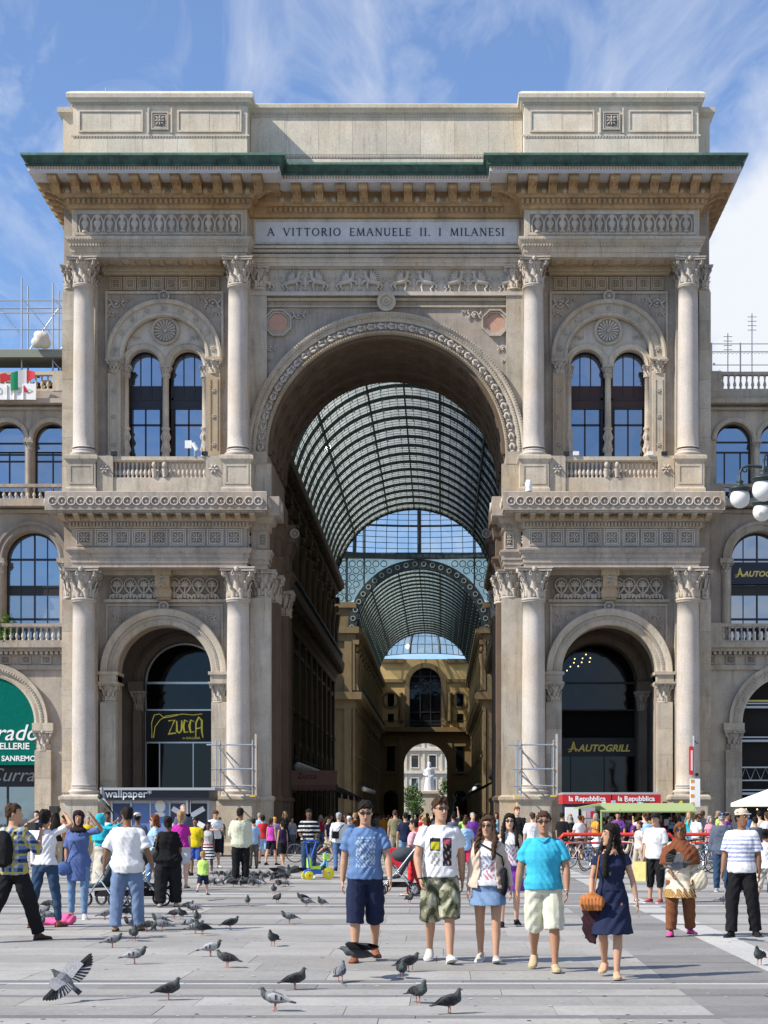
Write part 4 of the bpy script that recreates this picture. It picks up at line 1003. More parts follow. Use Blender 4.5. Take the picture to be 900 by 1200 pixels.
# jambs of the passage: pilasters, ledge and entablature running in, with the flower ring on each block
for e in (-1,1):
    def jam(yy0,yy1,d,nm='jamb_ledge'):
        m = MB();x0,x1 = sorted((e*4.62,e*5.9))
        m.rectloft(x0,x1,yy0,yy1,[(0+d,12.02),(d,12.2),(.05+d,12.21),(.05+d,12.4),(.10+d,12.41),(.10+d,12.58),(.2+d,12.72),(.2+d,12.8),(d,12.86),(d,13.62),(.1+d,13.7),(.1+d,13.88),(.16+d,13.96),(.2+d,14.15),(.2+d,14.17),(.42+d,14.2),(.42+d,15.0),(0+d,15.04)])
        m.build(nm,M['stone_grey'],A)
    # front block beside the pavilion: X 4.46..5.4
    x0,x1 = sorted((e*5.0,e*5.7))
    m = MB();m.rectloft(x0,x1,.62,1.6,[(0,12.02),(0,12.2),(.05,12.21),(.05,12.4),(.10,12.41),(.10,12.58),(.2,12.72),(.2,12.8),(0,12.86),(0,13.62),(.1,13.7),(.1,13.88),(.2,13.96),(.3,14.15),(.30,14.17),(.54,14.2),(.54,15.0),(0,15.04)]);m.build('entablature',M['stone_grey'],A)
    inst('ring',RING,A,(e*4.99,.08,14.6),(0,0,0),1.1);inst('ring',RING,A,(e*4.46,.6,14.6),(0,0,-e*R(90)),1.1)
    inst('flower_panel',COF,A,(e*5.2,.615,13.26),(0,0,0),(.5,1,.96));
    m = MB();dentils(m,min(e*4.9,e*5.3),max(e*4.9,e*5.3),.52,13.70,13.86,.14,.085);m.build('dentil_course',M['ochre2'],A,kind='stuff')
    m = MB();x0,x1 = sorted((e*4.9,e*5.78));m.box(x0,x1,.95,1.41,0,10.85);m.box(x0,x1,1.02,1.41,15.05,16.56);m.rectloft(x0,x1,.95,1.41,[(0,0),(.08,.01),(.08,2.2),(.14,2.3),(.14,2.42),(0,2.5)]);m.build('pilaster',M['stone'],A)
    inst('capital',CAP,A,(e*5.28,1.35,10.83),(0,0,0),(.95,.95,1.2))
    for (ya,yb) in ((2.6,3.6),(7.6,9.3)):
        m = MB();x0,x1 = sorted((e*4.72,e*5.1));m.box(x0,x1,ya,yb,0,10.85);m.rectloft(x0,x1,ya,yb,[(.08,0),(.08,2.2),(.14,2.3),(.14,2.42),(0,2.5)]);m.build('pilaster',M['soffit'],A)
        inst('capital',CAP,A,(e*4.95,(ya+yb)/2,10.83),(0,0,0),(.7,.55*(yb-ya)+.3,1.2))
        m = MB();m.rectloft(x0,x1,ya,yb,[(.02,12.02),(.02,12.4),(.1,12.6),(.2,12.72),(.2,12.8),(.02,12.86),(.02,13.62),(.1,13.7),(.2,14.15),(.3,14.2),(.3,15.0),(0,15.04)]);m.build('jamb_entablature',M['soffit'],A)
    m = MB();x0,x1 = sorted((e*4.95,e*5.2));m.rectloft(x0,x1,1.6,9.3,[(0,12.02),(.05,12.4),(.15,12.72),(.15,12.8),(0,12.86),(0,13.62),(.1,13.8),(.2,14.2),(.2,15.0),(0,15.04)]);m.build('jamb_entablature',M['soffit'],A)
    inst('ring',RING,A,(e*4.42,7.3,14.6),(0,0,0),1.1)
# shop glazing of the two porches
def text_mesh(s,size,mat,name='lettering',shear=0,extr=.008,align='CENTER',bold=0,space=1.0):
    cu = bpy.data.curves.new('t','FONT');cu.body = s;cu.size = size;cu.align_x = align;cu.extrude = extr;cu.shear = shear;cu.offset = bold;cu.resolution_u = 3;cu.space_character = space
    me = evaluate(bpy.data.objects.new('t',cu));me.name = name
    me.materials.clear();me.materials.append(mat);return me
def put_text(s,size,mat,parent,loc,rz=0,**k):
    return inst('lettering',text_mesh(s,size,mat,**k),parent,loc,(R(90),0,rz))
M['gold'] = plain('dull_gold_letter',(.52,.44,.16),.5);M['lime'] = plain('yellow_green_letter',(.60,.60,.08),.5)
for k_,e_ in (('lime',.25),('gold',.10)): b_ = M[k_].node_tree.nodes['Principled BSDF'];b_.inputs['Emission Color'].default_value = (.6,.55,.1,1);b_.inputs['Emission Strength'].default_value = e_  # faint glow added so shaded sign letters show; gold trim shares it
M['signblack'] = plain('sign_black',(.012,.012,.014),.4);M['navysign'] = plain('navy_sign',(.012,.018,.04),.4)
def shopfront(e,label):
    cx = e * CX;r = empty('shop',(cx,7.4,0));tag(r,label,'shop')
    f = MB();f.arcsweep(0,7.73,[(1.75,-.05),(1.75,.05),(1.86,.05),(1.86,-.05)],0,PI,26)
    for x0,x1,z0,z1 in ((-1.86,1.86,7.68,7.78),(-1.86,1.86,6.45,6.52),(-1.86,1.86,4.95,5.02),(-1.86,1.86,2.5,2.56),(-1.86,-1.78,0,7.7),(1.78,1.86,0,7.7),(-1.2,-1.15,0,4.95),(.35,.40,0,4.95)): f.box(x0,x1,-.05,.05,z0,z1)
    f.build('frame',M['chrome']if e<0 else M['frame'],r)
    for (x0,x1,z0,z1) in ((-1.78,1.78,0,2.5),(-1.78,-1.2,2.56,4.95),(-1.15,.35,2.56,4.95),(.40,1.78,2.56,4.95),(-1.78,1.78,6.52,7.68)):
        q = MB();q.box(x0,x1,0,.012,z0,z1);q.build('pane',M['shopglass'],r)
    q = MB();q.arcsweep(0,7.78,[(.001,0),(.001,.012),(1.76,.012),(1.76,0)],0,PI,24);q.build('pane',M['shopglass'],r)
    q = MB();q.box(-1.80,1.80,-.08,0,5.02,6.45) if e < 0 else q.box(-1.80,1.80,-.08,0,4.35,5.2);q.build('sign_board',M['signblack'],r)
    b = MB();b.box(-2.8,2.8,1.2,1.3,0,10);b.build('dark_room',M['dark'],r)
    return r
sf1 = shopfront(-1,'arched shop front with a yellow art nouveau sign on black in the left porch')
# ZUCCA in swelling art nouveau strokes
z = MB()
def st(pts,r_): z.tube([(-.76+(p[0]+.62)*.70,-.10,p[1])for p in pts],r_,6)
ox = -.62
st([(ox,5.98),(ox+.42,6.02),(ox+.12,5.55),(ox,5.38),(ox+.5,5.42)],[.03,.05,.03,.05,.03])
st([(ox+.55,5.98),(ox+.56,5.5),(ox+.72,5.42),(ox+.86,5.55),(ox+.88,6.0)],[.03,.05,.04,.04,.03])
for o2 in (.98,1.38): st([(ox+o2+.3,5.95),(ox+o2+.1,6.02),(ox+o2,5.75),(ox+o2+.08,5.45),(ox+o2+.32,5.48)],[.02,.04,.055,.04,.02])
st([(ox+1.8,5.25),(ox+1.82,5.9),(ox+2.0,6.15),(ox+2.2,6.0),(ox+2.2,5.5),(ox+2.28,5.2)],[.02,.04,.05,.05,.04,.02]);st([(ox+1.85,5.62),(ox+2.2,5.68)],.03)
z.build('lettering',M['lime'],sf1)
z = MB();st([(-1.7,5.2),(-1.72,5.9),(-1.55,6.25),(-1.2,6.3),(-.9,6.12),(-.4,6.18),(.3,6.3),(1.0,6.25),(1.6,6.3)],.018);st([(-1.6,5.2),(-1.5,5.7),(-1.2,6.0),(-.8,6.2),(0,6.28)],.016)
z.build('flourish',M['lime'],sf1)
put_text('in GALLERIA',.15,M['lime'],sf1,(.30,-.09,5.14))
sf2 = shopfront(1,'dark arched shop front with gold lettering in the right porch')
def alogo(parent,loc,s,mat):
    q = MB();q.tube([(-.5*s,0,0),(-.25*s,0,.08*s),(-.1*s,0,.55*s),(0,0,1.0*s)],[.06*s,.07*s,.09*s,.05*s],5)
    q.tube([(0,0,1.0*s),(.1*s,0,.5*s),(.25*s,0,.05*s)],[.05*s,.09*s,.09*s],5);q.tube([(-.55*s,0,.22*s),(0,0,.34*s),(.45*s,0,.2*s),(.6*s,0,.05*s)],[.02*s,.07*s,.06*s,.02*s],5)
    q.build('emblem',mat,parent,loc)
alogo(sf2,(-1.05,-.1,4.55),.48,M['gold']);put_text('AUTOGRILL',.44,M['gold'],sf2,(.35,-.09,4.58),shear=.25,bold=.012)
glow = bpy.data.materials.new('shop_lamp');glow.use_nodes = True;gb = glow.node_tree.nodes['Principled BSDF'];gb.inputs['Emission Color'].default_value = (1,.65,.2,1);gb.inputs['Emission Strength'].default_value = 3
for k,(xx,zz) in enumerate([(-.85+.17*i,2.75)for i in range(4)]+[(.9+.17*i,2.72)for i in range(4)]):
    q = MB();q.ball((0,0,0),.045,6,4);q.build('lamp',glow,sf1,(xx,-.07,zz))
for i in range(10):
    q = MB();q.ball((0,0,0),.03,5,3);q.build('lamp',glow,sf2,(-1.35+.12*i+(i % 3)*.04,-.06,8.3+.13*(i % 4)+.05*i))
# ------------------------------------------------------------------ the glass-roofed gallery behind the arch
VZ,VR = 21.6,7.0
def arm(y0,y1,label,rib_step=2.95,gm='roofglass'):
    v = empty('glass_vault',(0,y0,0));tag(v,label,'glass roof')
    nseg = 14;nb = int(round((y1-y0)/rib_step));st_ = (y1-y0) / nb
    rib = MB();rib.arcsweep(0,0,[(VR-.22,-.04),(VR-.22,.04),(VR+.02,.04),(VR+.02,-.04)],R(2),R(178),28);ribm = rib.mesh('rib',M['iron'])
    fx = MB()
    for k in range(22):
        a = R(4) + (PI-R(8)) * k / 21;fx.M = Matrix.Rotation(-a,4,'Y');fx.box(VR-.34,VR-.2,-.09,-.06,-.05,.05)
    fx.M = None;fxm = fx.mesh('rib_fixing',M['ironlight'])
    for i in range(nb+1):
        ro = inst('rib',ribm,v,(0,st_*i,VZ));tag(inst('rib_fixing',fxm,ro),kind='stuff')
    # main purlins
    for k in (1,3.2,5.5,7,8.5,10.8,13):
        a = PI - PI * k / nseg
        q = MB();q.M = Matrix.Translation((0,0,VZ)) @ Matrix.Rotation(-a,4,'Y');q.box(VR-.24,VR-.02,0,y1-y0,-.05,.05);q.M = None;q.build('purlin',M['iron'],v)
    # glazing: one pane object for each bay and segment, slim bars between them
    a1_ = (R(176)) / nseg
    pn = MB();pn.arcsweep(0,0,[(VR,.03),(VR,st_-.03),(VR+.02,st_-.03),(VR+.02,.03)],0,a1_-.004,2);pm = pn.mesh('pane',M[gm])
    kc = 0
    for i in range(nb):
        for k in range(nseg):
            if kc >= 300: break
            inst('pane',pm,v,(0,st_*i,VZ),(0,-(R(2)+a1_*k),0));kc += 1
    if nb * nseg > 300:
        rest = MB()
        for idx in range(300,nb*nseg):
            i,k = divmod(idx,nseg);rest.arcsweep(0,VZ,[(VR,st_*i+.03),(VR,st_*(i+1)-.03),(VR+.02,st_*(i+1)-.03),(VR+.02,st_*i+.03)],R(2)+a1_*k,R(2)+a1_*(k+1)-.004,2)
        rest.build('glazing',M[gm],v,kind='stuff')
    bars = MB()
    for k in range(nseg*3):
        a = R(2) + R(176) * k / (nseg*3);bars.M = Matrix.Translation((0,0,VZ)) @ Matrix.Rotation(-a,4,'Y');bars.box(VR-.05,VR-.01,0,y1-y0,-.013,.013)
    bars.M = None
    bars.build('glazing_bar',M['iron'],v,kind='stuff')
    bars = MB()
    for i in range(nb*4):
        if i % 4: bars.arcsweep(0,VZ,[(VR-.04,st_*i/4-.012),(VR-.04,st_*i/4+.012),(VR-.01,st_*i/4+.012),(VR-.01,st_*i/4-.012)],R(2),R(178),28)
    bars.build('glazing_bar',M['iron'],v,kind='stuff')
arm(9.6,80,'long barrel vault of dusty glass and iron ribs right behind the archway')
arm(117,184,'second glass barrel vault beyond the domed crossing, seen small through the arch',3.2,'roofglass2')

# bay modules of the gallery fronts, facing -X (rotated for the other side); local x = along the gallery, y = out of the wall (towards -y)
BW = 5.4
def bay_meshes(warm):
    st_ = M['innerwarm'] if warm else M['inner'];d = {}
    m = MB();m.box(-.45,.45,-.28,0,0,13.2);m.box(-.55,.55,-.38,0,0,1.2);m.box(-.38,.38,-.25,0,15.2,20.4);d['pilaster'] = m.mesh('pilaster',st_)
    m = MB();m.tube([(0,-.35,15.3),(0,-.38,17.6),(0,-.45,19.2)],[.28,.22,.34],8);m.ball((0,-.45,19.7),(.22,.25,.3),8,6);m.box(-.4,.4,-.7,0,20.2,20.7);m.prism([(0,15.2),(-.7,15.2),(-.5,15.9),(0,16.1)],'x',-.3,.3);d['caryatid'] = m.mesh('caryatid',st_)
    m = MB();m.prism([(0,0),(-1.05,0),(-1.05,-.22),(-.8,-.36),(-.45,-.5),(-.2,-1.0),(0,-1.1)],'x',-.16,.16);m.tube([(-.17,-.85,-.25),(.17,-.85,-.25)],.17,8);d['bracket'] = m.mesh('bracket',st_)
    m = MB();m.box(-1.15,1.15,-.12,.05,15.6,15.8);m.box(-1.15,-.95,-.10,.05,15.8,19.0);m.box(.95,1.15,-.10,.05,15.8,19.0);m.box(-1.3,1.3,-.3,.05,19.0,19.3);m.prism([(-1.3,19.3),(1.3,19.3),(0,19.9)],'y',-.25,.05)
    m.box(-.95,.95,-.02,.0,15.8,19.0,1);m.box(-.03,.03,-.05,-.02,15.8,19,1);d['upper_window'] = m.mesh('window',[st_,M['shopglass']])
    m = MB();m.box(-1.1,-.9,-.1,.05,8.3,12.0);m.box(.9,1.1,-.1,.05,8.3,12.0);m.box(-1.25,1.25,-.25,.05,12.0,12.25);m.box(-1.2,1.2,-.5,.05,8.1,8.3);m.box(-.9,.9,-.02,0,8.3,12,1);d['middle_window'] = m.mesh('window',[st_,M['shopglass']])
    m = MB();m.arcsweep(0,4.6,[(1.7,.05),(1.7,-.16),(1.95,-.16),(1.95,.05)],0,PI,16);m.arcsweep(0,4.6,[(.01,0),(.01,-.03),(1.7,-.03),(1.7,0)],0,PI,16,1);m.box(-1.7,1.7,-.03,0,0,4.6,1);m.box(-1.95,-1.7,-.16,.05,0,4.6);m.box(1.7,1.95,-.16,.05,0,4.6);m.box(-1.7,1.7,-.08,-.03,3.1,3.2);d['shop_arch'] = m.mesh('shop_arch',[st_,M['shopglass']])
    m = MB()
    for k in range(9): m.tube([(-2.4+.6*k,-.95,14.9),(-2.4+.6*k,-.95,15.65)],.03,4)
    m.box(-2.7,2.7,-1.0,-.9,15.65,15.75);d['railing'] = m.mesh('railing',M['iron'])
    return d
DW,DC = bay_meshes(True),bay_meshes(False)
def gallery_front(y0,y1,e,label,d,st_):
    r = empty('gallery_building',(e*7.25,(y0+y1)/2,0),-e*R(90));tag(r,label,'building')
    Ln = y1 - y0;m = MB();m.box(-Ln/2,Ln/2,0,.8,0,22.2);m.build('wall',st_,r)
    m = MB();m.prism([(.02,13.2),(-.3,13.2),(-.35,13.6),(-.5,13.7),(-.5,13.9),(-1.1,14.4),(-1.15,14.75),(-1.15,14.95),(.02,14.96)],'x',-Ln/2+.01,Ln/2-.01);m.build('balcony_cornice',st_,r)
    m = MB();m.prism([(.02,20.6),(-.35,20.6),(-.4,20.95),(-.6,21.0),(-.6,21.2),(-1.1,21.5),(-1.15,21.9),(.02,22.1)],'x',-Ln/2+.01,Ln/2-.01);m.build('cornice',st_,r)
    n = int(round(Ln/BW));b = Ln / n
    for i in range(n+1):
        x = -Ln / 2 + b * i
        inst('pilaster',d['pilaster'],r,(x,0,0));inst('caryatid',d['caryatid'],r,(x,0,0))
        if i < n:
            for nm in ('upper_window','middle_window','shop_arch','railing'): inst({'upper_window':'window','middle_window':'window'}.get(nm,nm),d[nm],r,(x+b/2,0,0))
            for k in range(5):
                inst('bracket',d['bracket'],r,(x+b*(k+.5)/5,-.02,14.35),(0,0,0),(1,.95,.9));inst('bracket',d['bracket'],r,(x+b*(k+.5)/5,-.02,21.5),(0,0,0),(.9,.9,.75))
    return r
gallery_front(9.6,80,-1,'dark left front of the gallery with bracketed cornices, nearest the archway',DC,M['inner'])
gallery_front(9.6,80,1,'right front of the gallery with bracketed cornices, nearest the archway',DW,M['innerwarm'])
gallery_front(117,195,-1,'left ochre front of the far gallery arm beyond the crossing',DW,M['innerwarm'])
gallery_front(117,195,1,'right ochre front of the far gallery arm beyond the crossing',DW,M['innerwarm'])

# crossing: corner blocks, beams, big arches with patterned glass spandrels, dome
for (yy,e,lb) in ((80,-1,'left near corner of the domed crossing'),(80,1,'right near corner of the domed crossing'),(117,-1,'left far corner block of the domed crossing'),(117,1,'right far corner block of the domed crossing')):
    far = yy > 100
    r = empty('corner_building',(e*7.25,yy,0));tag(r,lb+', ochre stucco with cornices','building')
    s = 1 if far else -1
    m = MB();x0,x1 = sorted((0.0,e*12))
    pr = [(0,0),(e*6.5,0),(e*12,-s*6),(e*12,s*4),(0,s*2)]
    m.prism(pr,'z',0,24.8);m.build('wall',M['innerwarm'],r)
    def off(o): return [(-e*o,-s*o),(e*(6.5-.2*o),-s*o),(e*12,-s*(6+o)),(e*12,s*4),(-e*o,s*2)]
    for z0,z1,o in ((13.2,14.2,.35),(14.2,15.0,1.0),(20.6,21.4,.3),(21.4,22.1,.7),(24.2,24.8,.4)):
        m = MB();m.prism(off(o),'z',z0,z1);m.build('cornice',M['innerwarm'],r)
    for px_ in (.5,5.9):
        m = MB();m.box(e*px_-.4,e*px_+.4,-s*.3-.02,s*.02+.02,0,13.2) if s > 0 else m.box(e*px_-.4,e*px_+.4,-.02,.32,0,13.2);m.build('pilaster',M['innerwarm'],r)
        m = MB();m.box(e*px_-.4,e*px_+.4,-.32,.32,15.0,20.6);m.build('pilaster',M['innerwarm'],r)
    if far:
        for z0,z1,hw in ((15.8,19.2,.7),(8.2,12,.8)):
            m = MB();m.box(e*3.2-hw,e*3.2+hw,-.06,0,z0,z1,1);m.box(e*3.2-hw-.2,e*3.2+hw+.2,-.3,0,z1,z1+.3);m.box(e*3.2-hw-.2,e*3.2+hw+.2,-.3,0,z0-.2,z0);m.box(e*3.2-hw-.2,e*3.2-hw,-.12,0,z0,z1);m.box(e*3.2+hw,e*3.2+hw+.2,-.12,0,z0,z1);m.build('window',[M['innerwarm'],M['shopglass']],r)
        m = MB();m.arcsweep(e*3.2,4.4,[(.01,-.05),(.01,0),(1.6,0),(1.6,-.05)],0,PI,14,1);m.box(e*3.2-1.6,e*3.2+1.6,-.05,0,0,4.4,1);m.build('shop_arch',[M['innerwarm'],M['shopglass']],r)
dome = empty('glass_dome',(0,98.5,0));tag(dome,'great iron and glass dome over the crossing with pale blue sky behind it','glass roof')
DR,DZ = 18.4,30.0
nr,nm_ = 48,10
prof = [(DR*math.cos(R(90)*i/nm_*.97),DZ+16*math.sin(R(90)*i/nm_*.97))for i in range(nm_+1)]
dmf = MB();rs = [[(r_*math.cos(2*PI*j/nr),r_*math.sin(2*PI*j/nr),z_)for j in range(nr)]for r_,z_ in prof];dmf.rings(rs,0,True,False)
dmf.build('glazing',M['roofclear'],dome)
for k in range(16):
    a = 2 * PI * k / 16 + PI / 16 * 0;pts = [(r_*.992*math.cos(a),r_*.992*math.sin(a),z_)for r_,z_ in prof];q = MB();q.tube(pts,.22,6);q.build('rib',M['iron'],dome)
th = MB()
for k in range(96):
    if k % 6: a = 2 * PI * k / 96;th.tube([(r_*.996*math.cos(a),r_*.996*math.sin(a),z_)for r_,z_ in prof[:8]],.035,4)
for i in range(1,40):
    t = R(90) * i / 40 * .97;rr = DR * math.cos(t) * .996;zz = DZ + 16 * math.sin(t);th.tube([(rr*math.cos(2*PI*j/48),rr*math.sin(2*PI*j/48),zz)for j in range(49)],.035 if i % 5 else .12,4)
th.build('glazing_bar',M['iron'],dome,kind='stuff')
q = MB();q.rings([[(a*math.cos(2*PI*j/48),a*math.sin(2*PI*j/48),b)for j in range(48)]for a,b in [(DR-.4,DZ-.5),(DR-.4,DZ),(DR+.3,DZ),(DR+.3,DZ-.5),(DR-.4,DZ-.5)]],0,False,False);q.build('ring_beam',M['iron'],dome)
# end screens of the crossing
for (yy,lb,near) in ((80,'near great arch of the crossing with its scalloped iron rim',True),(117,'far great arch of the crossing with patterned glass in its spandrels',False)):
    r = empty('crossing_arch',(0,yy,0));tag(r,lb,'iron arch')
    m = MB();m.arcsweep(0,VZ,[(VR-.15,-.25),(VR-.15,.25),(VR+(.35 if near else .85),.25),(VR+(.35 if near else .85),-.25)],0,PI,48);m.build('rim',M['iron'],r)
    if near:
        m = MB()
        for k in range(44):
            a = PI * (k+.5) / 44;m.M = Matrix.Translation((0,0,VZ)) @ Matrix.Rotation(-a,4,'Y');m.box(VR-.12,VR+.12,-.3,-.25,-.15,.15)
        m.M = None;m.build('rim_boss',M['ironlight'],r,kind='stuff')
        m = MB();m.box(-7.3,7.3,-.2,.2,30.2,30.5)
        fill = MB()
        n = 32
        for i in range(n):
            a0,a1 = PI * i / n,PI * (i+1) / n;p = [((VR+.3)*math.cos(a),VZ+(VR+.3)*math.sin(a))for a in (a0,a1)]
            fill.add([(p[0][0],0,p[0][1]),(p[1][0],0,p[1][1]),(p[1][0],0,30.3),(p[0][0],0,30.3)],[(0,1,2,3)])
        m.build('beam',M['iron'],r)
    else:
        m = MB()
        for k in range(24):
            a = PI * (k+.5) / 24;m.M = Matrix.Translation(((VR+.35)*math.cos(a),-.27,VZ+(VR+.35)*math.sin(a)));m.arcsweep(0,0,[(.28,.02),(.28,-.06),(.2,-.06),(.2,.02)],0,2*PI,10)
        m.M = None;m.build('rim_ring',M['ironlight'],r,kind='stuff')
        # spandrel: glass with a lattice of rings
        fill = MB();n = 40;X_ = 12.5;RZ_ = 29.6
        for i in range(n):
            x0,x1 = -X_ + 2 * X_ * i / n,-X_ + 2 * X_ * (i+1) / n
            def lo_(x): return VZ + math.sqrt(max(0,(VR+.8)** 2-x*x)) if abs(x) < VR + .8 else 24.8
            za,zb = max(lo_(x0),24.8 if abs(x0)>VR else 0),max(lo_(x1),24.8 if abs(x1)>VR else 0)
            if min(za,zb) < RZ_: fill.add([(x0,.02,za),(x1,.02,zb),(x1,.02,max(zb,RZ_)),(x0,.02,max(za,RZ_))],[(0,1,2,3)])
        fill.build('spandrel_glass',M['fret'],r)
        lat = MB()
        for ix in range(-14,15):
            for iz in range(7):
                x = ix * .86 + (.43 if iz % 2 else 0);z_ = 25.3 + iz * .74
                if math.hypot(x,z_-VZ) < VR + 1.3 or z_ > RZ_ - .2: continue
                lat.arcsweep(x,z_,[(.40,.01),(.40,-.05),(.31,-.05),(.31,.01)],0,2*PI,8)
        lat.build('ring_lattice',M['iron'],r,kind='stuff')
        for x in (-6.0,-7.9,6.0,7.9):
            m = MB();m.box(x-.12,x+.12,-.15,.15,24.8,29.6) if abs(x) > 7 else m.box(x-.09,x+.09,-.15,.0,VZ+math.sqrt((VR+.85)** 2-x*x),29.6);m.build('mullion',M['iron'],r)
        m = MB();m.box(-13,13,-.3,.3,29.6,30.2);m.build('beam',M['iron'],r)
        for x in (-6.0,0,6.0):
            m = MB();m.box(x-.16,x+.16,-.3,.0,30.2,46);m.build('mast',M['iron'],r)

# end wall with the exit arch, big window and glass half dome
EW = empty('end_building',(0,195,0));tag(EW,'yellow ochre end wall of the gallery with tall arched window above the exit arch','building')
m = MB();m.archwall(-7.25,7.25,0,15.0,0,3.3,9.4,0,1.5);m.build('lower_wall',M['innerwarm'],EW)
m = MB();m.archwall(-7.25,7.25,15.0,25.6,0,2.45,21.8,0,1.5);m.build('upper_wall',M['endwall'],EW)
m = MB();m.arcsweep(0,21.8,[(2.45,.02),(2.45,-.25),(3.2,-.25),(3.2,.02)],0,PI,26);m.box(-3.2,-2.45,-.25,.02,15.4,21.8);m.box(2.45,3.2,-.25,.02,15.4,21.8);m.build('window_surround',M['innerwarm'],EW)
m = MB()
for x in (-2.4,-.8,.8,2.4): m.box(x-.08,x+.08,.4,.5,15.4,24.0)
for z_ in (15.5,17.4,21.8,22.9): m.box(-2.4,2.4,.4,.5,z_,z_+.16)
m.build('window_frame',M['frame'],EW)
m = MB();m.box(-2.45,2.45,.52,.54,15,24.25);m.build('pane',M['shopglass'],EW)
m = MB();m.box(-7.2,7.2,-1.0,.02,14.4,15.1);m.build('balcony_cornice',M['innerwarm'],EW)
m = MB()
for k in range(48): m.box(-7.1+.3*k,-7.06+.3*k,-.95,-.9,15.1,16.0)
m.box(-7.2,7.2,-.98,-.88,16.0,16.1);m.build('railing',M['iron'],EW)
for z0,z1,o in ((22.0,22.5,.35),(25.0,25.6,.5),(13.4,13.8,.2)):
    for s in (-1,1):
        x0,x1 = sorted((s*3.3,s*7.2));m = MB();m.box(x0,x1,-o,.02,z0,z1);m.build('cornice',M['innerwarm'],EW)
for s in (-1,1):
    m = MB();m.box(s*5.3-.5,s*5.3+.5,-.06,.0,18.3,20.3,1);m.arcsweep(s*5.3,19.3,[(1.35,.01),(1.35,-.14),(1.05,-.14),(1.05,.01)],0,2*PI,12);m.build('window',[M['innerwarm'],M['shopglass']],EW)
    m = MB();m.tube([(s*3.8,-.2,16),(s*3.8,-.25,19),(s*3.8,-.3,20.4)],[.4,.25,.35],8);m.build('caryatid',M['innerwarm'],EW)
    m = MB();m.box(s*5.3-.45,s*5.3+.45,-.06,0,15.9,17.2,1);m.build('window',[M['innerwarm'],M['shopglass']],EW)
    m = MB();m.box(s*5.3-.6,s*5.3+.6,-.06,0,8.4,12.2,1);m.box(s*5.3-.9,s*5.3+.9,-.35,0,12.2,12.6);m.box(s*5.3-.9,s*5.3+.9,-.35,0,8.0,8.3);m.build('window',[M['innerwarm'],M['shopglass']],EW)
    m = MB();m.arcsweep(s*5.3,4.3,[(.01,-.05),(.01,0),(1.1,0),(1.1,-.05)],0,PI,14,1);m.box(s*5.3-1.1,s*5.3+1.1,-.05,0,0,4.3,1);m.build('shop_arch',[M['innerwarm'],M['shopglass']],EW)
    m = MB();m.box(s*3.75-.35,s*3.75+.35,-.25,0,0,13.4);m.build('pilaster',M['innerwarm'],EW)
HD = empty('glass_half_dome',(0,195,25.6));tag(HD,'small ribbed glass half dome above the yellow end wall','glass roof')
g = MB();rs = []
for i in range(7):
    t = R(90) * i / 6;rs.append([(7.2*math.cos(t)*math.cos(a)if True else 0,-9.5*math.cos(t)*math.sin(a),5.4*math.sin(t))for a in [PI*j/20 for j in range(21)]])
g.rings(rs,0,True,False,False);g.build('glazing',roofglass('hazy_glass',.7,(.85,.87,.88),(.6,.57,.52)),HD)
for j in range(0,21,4):
    q = MB();q.tube([r_[j]for r_ in rs],.2,5);q.build('rib',M['iron'],HD)
q = MB()
for j in range(21): q.tube([r_[j]for r_ in rs],.06,4)
for r_ in rs[:-1]: q.tube(r_,.05,4)
q.build('glazing_bar',M['iron'],HD,kind='stuff')

# pale globe lamps in rows over the shop fronts, and shop awnings
gl = bpy.data.materials.new('milk_glass');gl.use_nodes = True;b_ = gl.node_tree.nodes['Principled BSDF'];b_.inputs['Base Color'].default_value = (.72,.72,.70,1);b_.inputs['Roughness'].default_value = .25
M['milk'] = gl
globe = MB().ball((0,0,0),.27,14,9).mesh('globe',gl)
ORD = 'first second third fourth fifth sixth seventh eighth ninth tenth eleventh twelfth'.split()
arm_m = MB().tube([(0,0,.2),(0,0,.45),(.35,0,.6),(.75,0,.5)],.03,5).mesh('bracket',M['iron'])
for e in (-1,1):
    for k in range(20):
        y = 30 + k * 2.35 if k < 12 else 30 + 12 * 2.35 + 60 + (k-12) * 4
        r = empty('globe_lamp',(e*6.1,y,4.5));tag(r,'%s white globe lamp from the archway above the %s shops, %s gallery' % (ORD[k if k<12 else k-12],'left' if e<0 else 'right','near' if k<12 else 'far'),'wall lamp','globe lamps above the %s shops of the %s gallery' % ('left' if e<0 else 'right','near' if k<12 else 'far'))
        inst('globe',globe,r);inst('bracket',arm_m,r,(0,0,0),(0,0,0 if e>0 else PI))
def awning(x,y,w,dpt,z,mat,label,rz,text=None,stripe=None,group=None):
    r = empty('awning',(x,y,z),rz);tag(r,label,'awning',group)
    m = MB();m.prism([(0,.9),(-dpt,.05),(-dpt,0),(0,.84)],'x',-w/2,w/2);m.build('canopy',mat,r)
    m = MB();n = int(w/.3)
    for i in range(n):
        c = -w / 2 + w * (i+.5) / n;m.prism([(c-w/n/2,.02),(c+w/n/2,.02),(c+w/n/2,-.18),(c+w/n/4,-.28),(c-w/n/4,-.28),(c-w/n/2,-.18)],'y',-dpt-.02,-dpt)
    m.build('valance',stripe or mat,r)
    if text: put_text(text,.45,M['signblack'],r,(0,-dpt*.6,.42))
    return r
M['salmon'] = cloth('salmon_canvas',(.36,.20,.17));M['stripe'] = cloth('grey_canvas',(.30,.24,.23));M['darkcanvas'] = cloth('dark_canvas',(.05,.045,.045))
awning(-5.3,27,3.4,1.2,3.3,M['salmon'],'salmon awning with dark lettering over a cafe, left side of the gallery',0,'Zucca')
for k in range(5): awning(-5.9,36+8*k,6,1.8,3.0,M['darkcanvas'],ORD[k]+' dark shop awning from the archway, left side of the gallery',R(90),group='dark shop awnings on the left side of the gallery')
